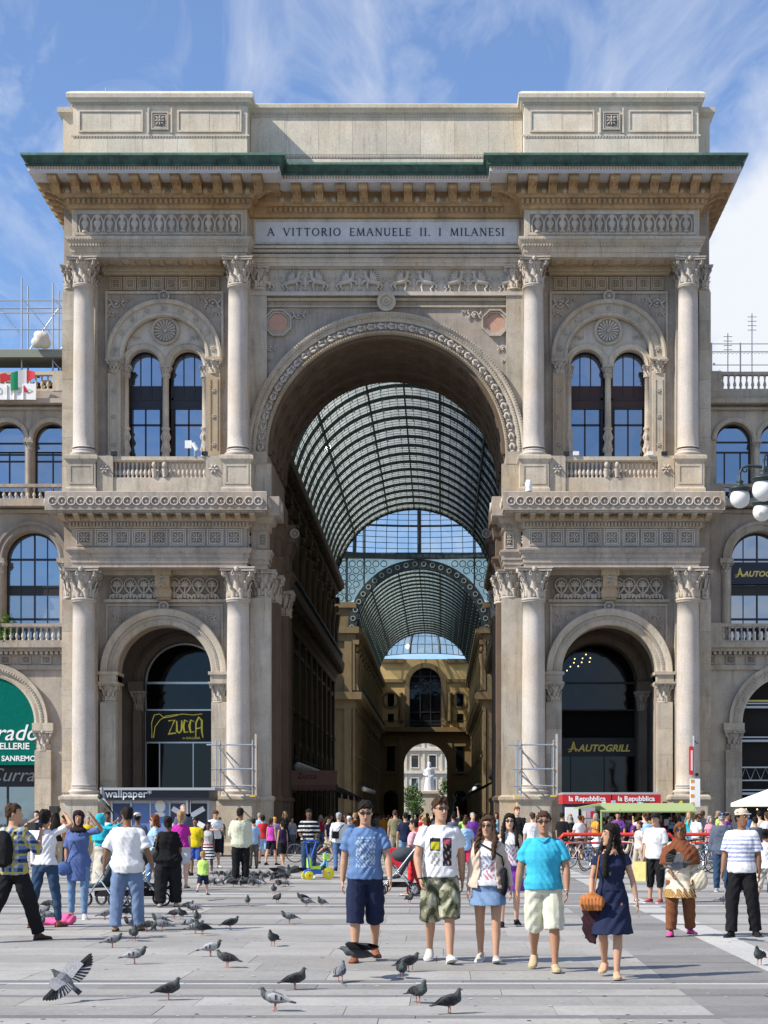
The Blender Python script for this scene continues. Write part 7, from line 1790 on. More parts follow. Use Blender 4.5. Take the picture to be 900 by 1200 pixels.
F._put(remeshed(q,.010,1,'handbag',[fab((.40,.15,.05))],fold(.004,12,1)),'handbag');strap(F,[(-.18,-.17,.98),(-.15,-.13,1.2),(-.13,-.08,1.38),(-.12,.02,1.45),(-.12,.1,1.3)],.010,fab((.35,.13,.05)))
q = MB();q.rings([[(-.30,-.10,.86),(-.14,-.16,.86),(-.14,-.10,.84),(-.28,-.05,.84)],[(-.33,-.12,.65),(-.12,-.16,.62),(-.10,-.08,.62),(-.32,-.06,.66)],[(-.30,-.10,.45),(-.16,-.14,.40),(-.16,-.09,.42),(-.28,-.06,.46)]]);F._put(remeshed(q,.012,2,'cardigan',[fab((.035,.016,.02))],fold(.012,9,1)),'cardigan')
q = MB();q.tube([(-.06,-.06,1.44),(-.03,-.13,1.3),(0,-.135,1.18),(.03,-.13,1.3),(.06,-.06,1.44)],.005,5);F._put(q.mesh('necklace',M['gold']),'necklace')
q = MB();q.tube([tuple(F.arms[1][2]+V((.026*math.cos(a),.026*math.sin(a),0)))for a in [2*PI*i/10 for i in range(11)]],.010,5);F._put(q.mesh('bracelet',M['chrome']),'bracelet')
# ---- other people near the front
stand = hang
back = 180
P = person
F = P(597,1086,955,0,'woman in sunglasses with a white floral top and purple skirt, behind the beige blazer',sex='f',skin='light',hair=('long','black'),glasses=True,legs=((8,8),(-10,8)),arms=hang,
      top=dict(c=[C['white'],(.55,.2,.28),(.2,.2,.25)],hem=.95,sleeve=0,off=.012,paint=print_pink,name='top'),skirt=dict(c=C['purple'],hem=.56,flare=.05),shoes=('black',))
strap(F,[(.12,.05,1.44),(.13,-.12,1.3),(.17,-.12,1.1)],.018,fab(C['black']))
# left group
def plaid(x,y,z,n): 
    a = np.sin(x*62) > .35;b = np.sin(z*55) > .35;c = np.sin(x*62+1.9) > .8;d = np.sin(z*55+1.9) > .8
    return np.where(c | d,3,np.where(a & b,2,np.where(a | b,1,0)))
F = P(16,1103,938,150,'bearded man in blue and yellow plaid shirt with a black backpack raising a camera',skin='tan',hair=('short','brown'),yaw=-45,pitch=0,legs=((24,4,3),(-26,12,2,-20)),arms=(((-.25,-.35,-.6),(.35,-.6,.75)),((.2,-.4,-.5),(-.3,-.55,.8))),
      top=dict(c=[(.42,.42,.36),(.12,.19,.36),(.03,.05,.13),(.38,.33,.09)],hem=.88,sleeve=1.25,off=.03,sl_loose=.02,paint=plaid),bottom=dict(c=C['black'],hem=.09,loose=.035),shoes=((.08,.05,.04),'black'))
q = MB();q.ball((0,.19,1.2),(.15,.11,.24),12,8);q.cbox(0,.20,1.17,.22,.14,.32);F._put(remeshed(q,.02,3,'backpack',[fab(C['black'])]),'backpack')
for e in (-1,1): strap(F,[(e*.12,.12,1.40),(e*.13,-.10,1.40),(e*.14,-.13,1.2),(e*.15,.08,1.05)],.018,fab(C['black']))
def camera_on(F,side=1):
    h = (F.arms[0][2]+F.arms[1][2]) / 2;q = MB();q.cbox(h.x,h.y-.05,h.z+.10,.14,.07,.10);q.M = Matrix.Translation((h.x,h.y-.09,h.z+.10)) @ Matrix.Rotation(R(90),4,'X');q.lathe([(.035,-.02),(.04,.02),(.042,.09)],n=12);F._put(q.mesh('camera',M['black']),'camera')
camera_on(F)
F = P(53,1087,950,165,'dark-haired woman in white T-shirt and jeans with both arms raised to take a photo',sex='f',skin='tan',hair=('pony','black'),legs=((10,3,6),(-8,4,6)),arms=(((-.55,-.3,.35),(.6,-.5,.5)),((.6,-.3,.3),(-.6,-.5,.5))),
      top=dict(c=C['white'],hem=.94,sleeve=.7,off=.016),bottom=dict(c=C['djeans'],hem=.10,loose=.008),shoes=((.25,.08,.06),));camera_on(F)
F = P(92,1077,951,8,'woman in dark headscarf, blue tunic and jeans shading her eyes, blue shoulder bag',sex='f',skin='olive',hair=None,scarf=((.03,.02,.02),False),legs=((-6,4,2),(10,12,0)),arms=(((-.16,.05,-1),(.0,-.25,-1)),((.5,-.35,.1),(-.55,-.2,.8))),
      top=dict(c=(.09,.135,.30),hem=.62,sleeve=.9,off=.022,flare=.03,name='tunic'),bottom=dict(c=C['jeans'],hem=.10,loose=.004),shoes=((.4,.42,.45),'white'))
q = MB();q.ball((-.22,-.10,.82),(.13,.06,.12),14,9);F._put(remeshed(q,.014,1,'bag',[fab((.07,.12,.28))],fold(.004,9,1)),'bag');strap(F,[(-.2,-.12,.9),(-.10,-.16,1.2),(.06,-.12,1.42)],.008,fab(C['navy']))
F = P(118,1040,955,120,'woman in a turquoise headscarf and patterned long dress holding up a camera, beside the kiosk',sex='f',skin='olive',hair=None,scarf=((.03,.40,.50),True),arms=(((-.3,-.4,.0),(.2,-.7,.5)),((.3,-.4,.0),(-.2,-.7,.5))),
      top=dict(c=(.03,.40,.50),hem=1.0,sleeve=1.8,off=.03),skirt=dict(c=[(.45,.42,.35),(.15,.25,.25),(.4,.2,.15)],hem=.08,z1=1.15,flare=.12,paint=print_pink),shoes=('black',))
F = P(149,1091,947,178,'man in baggy white T-shirt and light jeans seen from behind, sunglasses on his head',skin='brown',hair=('short','black'),girth=1.15,yaw=30,legs=((4,4,6),(-4,4,6)),arms=(((-.45,.1,-1),(-.30,-.2,-1)),((.42,.1,-1),(.22,-.25,-1))),facing_face=True,
      top=dict(c=C['white'],hem=.82,sleeve=.95,off=.035,sl_loose=.03,flare=.02,amp=.006),bottom=dict(c=(.14,.20,.32),hem=.06,loose=.03,flare=.02),shoes=((.3,.2,.12),))
F = P(197,1063,958,185,'woman dressed in black seen from behind with a black shoulder bag',sex='f',skin='dark',hair=('bun','black'),girth=1.35,legs=((6,4,5),(-6,4,5)),arms=(((-.3,.0,-1),(.1,-.4,-.6)),((.34,.1,-1),(.15,-.1,-1))),facing_face=False,
      top=dict(c=(.012,.012,.013),hem=.78,sleeve=.95,off=.03,flare=.02,amp=.008),bottom=dict(c=C['black'],hem=.08,loose=.05,flare=.02),shoes=((.5,.4,.3),))
q = MB();q.ball((.24,-.02,1.03),(.11,.16,.14),14,9);F._put(remeshed(q,.014,1,'bag',[M['black']],fold(.005,9,1)),'bag');strap(F,[(.24,.1,1.1),(.20,.1,1.42),(.22,-.12,1.1)],.012,M['black'])
F = P(161,1042,953,180,'man in pale grey cap and dark blue shirt facing the kiosk',skin='dark',hair=('short','black'),cap=(.5,.48,.44),top=dict(c=C['slate'],hem=.9,sleeve=.8,off=.02),bottom=dict(c=C['khaki'],hem=.1),facing_face=False,det=0)
P(146,1030,950,100,'dark-haired man beside the man in the pale cap at the kiosk',skin='tan',hair=('short','brown'),top=dict(c=C['slate'],hem=.9,sleeve=1.9,off=.02),bottom=dict(c=C['brown'],hem=.1),det=0)
P(181,1044,955,-70,'auburn-haired woman in sunglasses and pale blue top walking past the kiosk',sex='f',skin='light',hair=('bob','red'),glasses=True,legs=((14,4),(-14,10)),top=dict(c=C['sky'],hem=.9,sleeve=.5,off=.016),bottom=dict(c=C['jeans'],hem=.1))
P(126,1028,952,10,'man in a white shirt between the headscarf woman and the kiosk',skin='dark',hair=('short','black'),top=dict(c=C['white'],hem=.9,sleeve=.8),bottom=dict(c=C['slate'],hem=.1),det=0)
F = P(212,1041,952,178,'blonde woman in magenta T-shirt and white shorts facing the kiosk',sex='f',skin='light',hair=('pony','blonde'),girth=1.1,facing_face=False,top=dict(c=C['magenta'],hem=.94,sleeve=.75),bottom=dict(c=(.5,.5,.5),hem=.55,loose=.02,name='shorts'),shoes=((.4,.25,.15),))
P(215,1024,944,20,'bald older man behind the blonde woman in magenta',skin='light',hair=('receding','grey'),top=dict(c=C['slate'],hem=.9,sleeve=.8),bottom=dict(c=C['khaki'],hem=.1),det=0)
P(229,1026,959,-10,'boy in a bright yellow shirt and blue shorts',skin='brown',hair=('short','black'),top=dict(c=(.62,.48,.02),hem=.85,sleeve=.9,off=.03),bottom=dict(c=(.05,.10,.35),hem=.5,loose=.02,name='shorts'))
def bwstripe(x,y,z,n): return np.where(z>.98,2,np.where(np.sin(z*62)>0,1,0))
P(244,1024,964,0,'girl in a grey top and black and white striped skirt',sex='f',skin='dark',hair=('bun','black'),top=dict(c=(.42,.42,.42),hem=1.0,sleeve=0,off=.014),skirt=dict(c=[C['black'],C['white'],C['red']],hem=.48,z1=1.04,flare=.04,paint=bwstripe))
P(252,1017,950,30,'young man in white T-shirt and black shorts looking down at his hands',skin='tan',hair=('short','brown'),pitch=25,arms=(((-.12,-.2,-1),(.3,-.8,.1)),((.12,-.2,-1),(-.3,-.8,.1))),top=dict(c=C['white'],hem=.88,sleeve=.8,off=.025),bottom=dict(c=C['black'],hem=.46,loose=.03,name='shorts'),shoes=((.6,.6,.6),))
P(238,1049,1000,170,'toddler in a lime green T-shirt and dark shorts running among the pigeons',child=True,skin='light',hair=('short','blonde'),legs=((20,10),(-20,30)),facing_face=False,top=dict(c=C['green'],hem=.85,sleeve=.85,off=.03),bottom=dict(c=C['navy'],hem=.45,loose=.03,name='shorts'),shoes=((.12,.15,.22),),girth=1.15)
P(282,1036,948,195,'man in a cream shirt and black trousers feeding the pigeons, seen from behind',skin='brown',hair=('short','black'),girth=1.12,lean=.3,yaw=-30,facing_face=False,arms=(((-.2,.05,-1),(-.02,-.2,-1)),((.15,-.3,-1),(-.1,-1.0,.15))),top=dict(c=(.56,.58,.44),hem=.84,sleeve=1.9,off=.035,flare=.01,amp=.006),bottom=dict(c=C['black'],hem=.07,loose=.03,flare=.01))
P(297,1018,960,200,'boy in a white T-shirt with dark trousers beside the cream-shirted man',skin='tan',hair=('short','black'),facing_face=False,top=dict(c=C['sky'],hem=.85,sleeve=.8),bottom=dict(c=(.12,.10,.08),hem=.08,loose=.02),det=0)
P(308,1012,956,190,'woman in a red top and light blue shorts near the archway pier',sex='f',skin='tan',hair=('bun','black'),facing_face=False,top=dict(c=C['red'],hem=.9,sleeve=.7),bottom=dict(c=C['sky'],hem=.5,loose=.01,name='shorts'),det=0)
P(318,1014,959,150,'woman in a bright purple tank top and black shorts',sex='f',skin='tan',hair=('pony','brown'),facing_face=False,legs=((12,2),(-12,4)),top=dict(c=(.45,.06,.36),hem=.92,sleeve=0),bottom=dict(c=C['black'],hem=.6,loose=.01,name='shorts'))
P(331,1018,962,215,'young woman in dark tank top, black shorts and trainers walking away',sex='f',skin='tan',hair=('pony','black'),facing_face=False,legs=((16,2),(-16,10)),top=dict(c=(.03,.02,.05),hem=.95,sleeve=0),bottom=dict(c=C['black'],hem=.56,loose=.015,name='shorts'),shoes=((.3,.3,.32),'white'))
P(322,1002,958,0,'person in an orange cap in the group beside the archway pier',skin='light',hair=('short','brown'),cap=(.8,.35,.03),top=dict(c=(.25,.2,.3),hem=.9,sleeve=.8),bottom=dict(c=C['slate'],hem=.1),det=0)
P(303,1000,954,20,'dark-haired person in white behind the red top',skin='tan',hair=('short','black'),top=dict(c=C['white'],hem=.9,sleeve=.8),bottom=dict(c=C['slate'],hem=.1),det=0)
P(342,1000,958,30,'man in pale grey shirt leaning beside the dark shop window',skin='tan',hair=('short','black'),top=dict(c=(.22,.24,.3),hem=.9,sleeve=.8),bottom=dict(c=C['slate'],hem=.1),det=0)
def hoops(x,y,z,n): return np.where(np.sin(z*58)>.45,1,0)
F = P(362,1029,949,4,'man in a black and white striped shirt holding a colourful toy tricycle',skin='dark',hair=('short','black'),girth=1.06,arms=(((-.2,-.1,-1),(.18,-.8,-.3)),((.2,-.1,-1),(-.18,-.8,-.3))),top=dict(c=[C['black'],(.55,.55,.55)],hem=.9,sleeve=.95,off=.03,sl_loose=.02,paint=hoops),bottom=dict(c=C['djeans'],hem=.08,loose=.018),shoes=((.7,.7,.68),'white'))
P(384,1006,956,70,'woman in dark top and beige shorts walking past the bicycle',sex='f',skin='tan',hair=('pony','black'),legs=((26,4),(-24,30)),top=dict(c=C['navy'],hem=.94,sleeve=.6),bottom=dict(c=C['khaki'],hem=.5,loose=.02,name='shorts'),det=0)
F = P(397,1021,952,190,'man in grey cap, white shirt and jeans with a dark sling bag, walking away',skin='tan',hair=('short','grey'),cap=(.30,.33,.38),facing_face=False,legs=((16,2),(-14,10)),top=dict(c=C['white'],hem=.86,sleeve=1.9,off=.025),bottom=dict(c=(.07,.13,.26),hem=.08));strap(F,[(-.14,.12,1.42),(0,.16,1.25),(.15,.12,1.05)],.012,fab(C['black']))
q = MB();q.cbox(.12,.18,1.1,.20,.09,.22);F._put(remeshed(q,.02,2,'bag',[fab(C['black'])]),'bag')
P(409,1014,957,200,'man in cream cap and blue T-shirt behind the first walking man',skin='tan',hair=('short','grey'),cap=(.6,.58,.5),facing_face=False,top=dict(c=(.10,.18,.32),hem=.86,sleeve=.8),bottom=dict(c=C['navy'],hem=.4,name='shorts'),det=0)
P(463,1010,950,185,'man in an olive shirt under the archway, behind the red suitcase',skin='tan',hair=('short','brown'),facing_face=False,top=dict(c=(.20,.19,.11),hem=.86,sleeve=.8),bottom=dict(c=C['khaki'],hem=.1),det=0)
F = P(475,1020,953,185,'man in navy T-shirt and jeans seen from behind next to the red suitcase',skin='tan',hair=('short','black'),facing_face=False,arms=hang,top=dict(c=C['navy'],hem=.86,sleeve=.8),bottom=dict(c=(.16,.26,.38),hem=.08))
P(485,1049,961,-100,'man in pink shirt and bright red trousers pushing a grey stroller',skin='tan',hair=('short','black'),legs=((12,4),(-12,6)),arms=(((-.12,-.2,-1),(0,-.8,-.5)),((.12,-.2,-1),(0,-.8,-.5))),top=dict(c=(.68,.36,.40),hem=.88,sleeve=.9,off=.025),bottom=dict(c=(.60,.04,.05),hem=.10,loose=.018),shoes=((.5,.3,.25),'white'))
P(497,1020,958,170,'fair-haired woman between the pink shirt and the white T-shirt',sex='f',skin='light',hair=('bun','blonde'),facing_face=False,top=dict(c=(.5,.42,.36),hem=.86,sleeve=0),bottom=dict(c=C['jeans'],hem=.1),det=0)
P(545,1031,960,185,'boy in light blue T-shirt and crimson shorts behind the group',skin='tan',hair=('short','brown'),facing_face=False,top=dict(c=C['sky'],hem=.84,sleeve=.8),bottom=dict(c=(.55,.04,.10),hem=.5,loose=.02,name='shorts'))
P(554,1014,953,20,'balding man in purple shirt behind the group',skin='light',hair=('receding','grey'),top=dict(c=C['purple'],hem=.86,sleeve=.8),bottom=dict(c=C['slate'],hem=.1),det=0)
P(531,1008,955,190,'man raising one arm under the archway to take a photo',skin='tan',hair=('short','black'),facing_face=False,arms=(((-.2,-.2,.9),(.1,-.2,1)),hang[1]),top=dict(c=C['slate'],hem=.86,sleeve=.8),bottom=dict(c=C['slate'],hem=.1),det=0)
P(606,1022,946,-20,'red-haired man in a black T-shirt beside the right pedestal',skin='light',hair=('short','red'),yaw=40,top=dict(c=C['black'],hem=.86,sleeve=.8),bottom=dict(c=C['djeans'],hem=.1))
P(614,1014,959,10,'short dark-haired person in blue by the right pedestal',skin='tan',hair=('short','black'),top=dict(c=(.15,.2,.4),hem=.86,sleeve=.8),bottom=dict(c=C['slate'],hem=.1),det=0)
P(624,1026,953,185,'man in white shirt seen from behind at the right pedestal',skin='light',hair=('short','brown'),facing_face=False,top=dict(c=C['white'],hem=.86,sleeve=.9),bottom=dict(c=C['khaki'],hem=.1))
P(659,1012,953,150,'man in black bending behind the turquoise polo shirt',skin='tan',hair=('short','black'),facing_face=False,top=dict(c=C['black'],hem=.86,sleeve=.9),bottom=dict(c=C['black'],hem=.1),det=0)
# right group
P(696,1004,955,185,'man in white with sunglasses on head at the red newsstand',skin='tan',hair=('short','black'),facing_face=False,top=dict(c=C['white'],hem=.86,sleeve=.9),bottom=dict(c=C['sky'],hem=.1),det=0)
P(706,1002,953,60,'older man in a white shirt walking past the red newsstand',skin='light',hair=('receding','grey'),legs=((12,4),(-12,8)),top=dict(c=C['white'],hem=.86,sleeve=1.8),bottom=dict(c=C['beige'],hem=.1),det=0)
P(740,1004,961,180,'woman with red hair and a turquoise top at the green stall',sex='f',skin='light',hair=('bob','red'),facing_face=False,top=dict(c=(.05,.5,.58),hem=.86,sleeve=0),bottom=dict(c=C['white'],hem=.1),det=0)
P(749,1027,963,-60,'red-haired woman in cream top and cream trousers',sex='f',skin='light',hair=('bun','red'),legs=((12,4),(-10,8)),top=dict(c=(.62,.58,.52),hem=.88,sleeve=.6),bottom=dict(c=(.45,.38,.30),hem=.1,loose=.02))
F = P(768,1058,954,-35,'man in white T-shirt and black shorts with a cap, carrying a yellow paper bag',skin='tan',hair=('short','black'),cap=(.02,.02,.02),girth=1.05,top=dict(c=C['white'],hem=.86,sleeve=.9,off=.03),bottom=dict(c=C['black'],hem=.30,loose=.02,name='shorts'),shoes=((.35,.05,.05),'white'))
q = MB();q.box(-.42,-.14,-.14,.0,.42,.80);F._put(q.mesh('paper_bag',fab((.62,.50,.20))),'paper_bag');strap(F,[(-.34,-.1,.80),(-.28,-.12,.9),(-.22,-.1,.80)],.006,fab(C['khaki']))
P(758,1012,957,170,'man in pale blue shirt behind the yellow paper bag',skin='tan',hair=('short','brown'),facing_face=False,top=dict(c=C['sky'],hem=.86,sleeve=.9),bottom=dict(c=C['beige'],hem=.1),det=0)
def emb(x,y,z,n):
    u = np.abs(((x*9+y*6)% 1)-.5);arc = (z>.62) & (z<.62+.13*np.sqrt(np.maximum(0,1-4*u*u))) & (z>.58)
    return np.where(((z>.60)& (z<.615))| arc,np.where(np.sin(x*160+z*130)>-.2,1,2),0)
F = P(797,1097,965,-12,'woman in brown headscarf and cream embroidered tunic with a cream handbag',sex='f',skin='brown',hair=None,scarf=((.17,.06,.03),True),girth=1.15,glasses=True,legs=((12,8,3),(-10,10,4,0,30)),arms=(((-.2,-.1,-1),(.28,-.5,-.5)),((.26,-.05,-1),(-.05,-.35,-.8))),
      top=dict(c=(.58,.50,.38),hem=1.0,sleeve=1.7,off=.035),skirt=dict(c=[(.60,.54,.42),(.16,.07,.03),(.5,.34,.12)],hem=.60,z1=1.15,flare=.06,off=.03,name='tunic',paint=emb),bottom=dict(c=(.17,.07,.035),hem=.10,loose=.03,flare=.01),shoes=((.60,.08,.28),'black'))
q = MB();q.ball((.30,-.10,.88),(.14,.08,.17),14,9);F._put(remeshed(q,.014,1,'handbag',[fab((.55,.50,.38))],fold(.004,9,1)),'handbag');strap(F,[(.22,-.1,1.0),(.20,-.05,1.3),(.34,-.1,1.02)],.012,fab((.5,.45,.33)))
def bluehoop(x,y,z,n): return np.where((np.sin(z*110)>.1)& (z<1.38)& (z>1.0),1,0)
F = P(869,1098,949,-25,'man in cream baseball cap, blue and white striped polo and black trousers',skin='brown',hair=('short','black'),cap=(.50,.43,.35),girth=1.05,yaw=60,arms=(((-.22,-.05,-1),(-.02,-.35,-.9)),((.2,.1,-1),(.05,-.05,-1))),legs=((8,6,3),(-8,6,6,0,30)),
      top=dict(c=[C['white'],(.30,.34,.52)],hem=.88,sleeve=.85,off=.025,sl_loose=.02,paint=bluehoop,name='polo_shirt'),bottom=dict(c=C['black'],hem=.07,loose=.03,flare=.01),shoes=('black',))
P(846,1045,953,165,'man in navy cap, grey jacket and jeans turned away from the camera',skin='light',hair=('short','grey'),cap=(.03,.05,.11),facing_face=False,girth=1.1,top=dict(c=(.09,.11,.15),hem=.82,sleeve=1.95,off=.04),bottom=dict(c=C['djeans'],hem=.08,loose=.02),shoes=((.3,.3,.3),'white'))
F = P(897,1066,972,150,'woman in white top and beige shorts with a grey shoulder bag at the right edge',sex='f',skin='light',hair=('bun','black'),legs=((14,4),(-16,10)),facing_face=False,top=dict(c=C['white'],hem=.9,sleeve=.5),bottom=dict(c=(.48,.45,.40),hem=.46,loose=.02,name='shorts'),shoes=((.7,.7,.7),'white'))
q = MB();q.cbox(.20,.10,.98,.30,.12,.30);F._put(remeshed(q,.02,2,'bag',[fab((.20,.21,.22))]),'bag')
P(816,1010,955,140,'man in white T-shirt standing beside the bicycles near the sign pole',skin='light',hair=('short','brown'),facing_face=False,top=dict(c=C['white'],hem=.86,sleeve=.8),bottom=dict(c=C['khaki'],hem=.1),det=0)
P(832,1012,957,20,'woman in a pink top by the bicycles',sex='f',skin='light',hair=('bob','grey'),top=dict(c=C['pink'],hem=.86,sleeve=.6),bottom=dict(c=C['white'],hem=.1),det=0)
P(885,1030,958,190,'man in dark blue shirt behind the striped polo shirt',skin='tan',hair=('short','black'),facing_face=False,top=dict(c=C['slate'],hem=.86,sleeve=.8),bottom=dict(c=C['slate'],hem=.1),det=0)

# ---- the crowd further back: a few figures built once, copied with their own clothes, size and place
def archetype(sex,legs,arms,topk,botk,hair,det=0,yaw=0,skirt=None,lean=0):
    F = Fig(1.75,sex,random.uniform(.95,1.15),legs,arms,yaw,0,lean,0);vx = .024
    d = {'dz':F.dz};d['body'] = remeshed(F.body(),.022,1,'body',[SKIN['tan']])
    d['shirt'] = remeshed(F.top_mb(**topk),vx,1,'shirt',[fab(C['white'])])
    d['trousers'] = remeshed(F.legs_mb(**botk)if not skirt else F.skirt_mb(**skirt),vx,1,'trousers' if not skirt else 'skirt',[fab(C['white'])])
    d['hair'] = remeshed(F.hair(hair,None),.02,1,'hair',[HAIRM['black']])
    q = MB()
    for (hip,knee,ank,fp,yw) in F.legs: q.ball(ank+V((0,-.05,-.045)),(.05,.14,.045),8,5)
    d['shoes'] = q.mesh('shoes',M['black']);return d
w_ = (((-.2,.25,-1),(-.02,-.1,-1)),((.2,-.3,-1),(-.05,-.6,-.8)))
ARCH = [archetype('m',((4,2),(-4,2)),hang,dict(hem=.88,sleeve=.8,off=.022),dict(hem=.08,loose=.02),'short'),
        archetype('m',((20,4),(-18,14)),w_,dict(hem=.88,sleeve=.8,off=.022),dict(hem=.08,loose=.02),'short'),
        archetype('m',((16,4),(-16,12)),w_,dict(hem=.88,sleeve=.8,off=.025),dict(hem=.45,loose=.03),'short'),
        archetype('f',((4,2),(-4,2)),hang,dict(hem=.90,sleeve=0,off=.014),dict(hem=.08,loose=.01),'long'),
        archetype('f',((18,4),(-16,12)),w_,dict(hem=.90,sleeve=.6,off=.016),dict(hem=.55,loose=.01),'pony'),
        archetype('f',((6,4),(-6,6)),(((-.2,-.3,-.8),(.2,-.7,.3)),((.2,-.3,-.8),(-.2,-.7,.3))),dict(hem=1.0,sleeve=.5,off=.014),{},'bob',skirt=dict(hem=.5,flare=.08)),
        archetype('m',((2,2),(-2,2)),(((-.3,-.5,-.2),(.2,-.5,.8)),((.25,-.5,-.2),(-.2,-.5,.8))),dict(hem=.86,sleeve=.9,off=.028),dict(hem=.08,loose=.02),'short')]
rc = random.Random(11)
COLN = {'white':'white','navy':'navy','black':'black','blue':'blue','sky':'pale blue','red':'red','pink':'pink','magenta':'magenta','purple':'purple','yellow':'yellow','green':'lime','olive':'olive','brown':'brown','beige':'beige','grey':'grey','khaki':'khaki','orange':'orange','teal':'teal','cream':'cream','slate':'slate'}
BOT = {'jeans':'blue jeans','djeans':'dark jeans','black':'black trousers','khaki':'khaki trousers','white':'white trousers','beige':'beige trousers','navy':'navy trousers','grey':'grey trousers','brown':'brown trousers'}
seen = set();_fm = {}
def crowd(px,foot,H,where,group,rz=None,k=None):
    x,y = ground(px,foot);k = rc.randrange(len(ARCH)) if k is None else k;a = ARCH[k]
    for _ in range(40):
        hc = rc.choice(['black','brown','black','brown','blonde','grey','red']);tc_ = rc.choice(['white']*3+list(COLN));bc = rc.choice(list(BOT));rzz = rz if rz is not None else rc.choice([0,20,180,160,200,90,-90,60,-60,180])
        fc = 'facing us' if abs(rzz) < 50 else ('from behind' if 140<abs(rzz)<220 else 'sideways')
        piece = BOT[bc] if k in (0,1,3,6) else BOT[bc].replace('trousers','shorts' if k != 5 else 'skirt').replace('jeans','denim shorts' if k != 5 else 'denim skirt')
        lb = '%s-haired %s in %s top, %s, %s, %s' % (hc,'woman' if k in (3,4,5)else 'man',COLN[tc_],piece,fc,where)
        if lb not in seen: break
    seen.add(lb)
    r = empty('person',(x,y,a['dz']*H/1.75+.004),R(rzz)+rc.uniform(-.2,.2));r.scale = (H/1.75,) * 3;tag(r,lb,'person',group)
    inst('body',a['body'],r,mats=[SKIN[rc.choice(['light','tan','tan','olive','brown'])]]);inst('shirt',a['shirt'],r,mats=[fab(C[tc_])])
    inst('skirt' if k == 5 else 'trousers',a['trousers'],r,mats=[fab(C[bc])]);inst('hair',a['hair'],r,mats=[HAIRM[hc]]);inst('shoes',a['shoes'],r)
g1 = 'people in the crowd under the archway'
for i in range(70):
    foot = rc.choice([1000,996,992,988,984,982,979,976]) + rc.uniform(-2,2);crowd(rc.uniform(425,592),foot,rc.uniform(1.56,1.80),'under the archway',g1)
for i in range(34): crowd(rc.uniform(650,835),rc.uniform(1001,1010),rc.uniform(1.55,1.80),'by the newsstand','people in the crowd by the right newsstand')
for i in range(9): crowd(rc.uniform(835,905),rc.uniform(1000,1016),rc.uniform(1.55,1.80),'near the right cafe','people in the crowd near the right cafe')
for i in range(12): crowd(rc.uniform(30,135),rc.uniform(1006,1024),rc.uniform(1.55,1.78),'by the left wing','people in the crowd in front of the left wing')
for i in range(7): crowd(rc.uniform(255,350),rc.uniform(996,1004),rc.uniform(1.5,1.78),'by the left pier','people in the crowd beside the left archway pier')
for i in range(7): crowd(rc.uniform(375,425),rc.uniform(990,1004),rc.uniform(1.5,1.78),'left of centre','people in the crowd left of the archway centre')

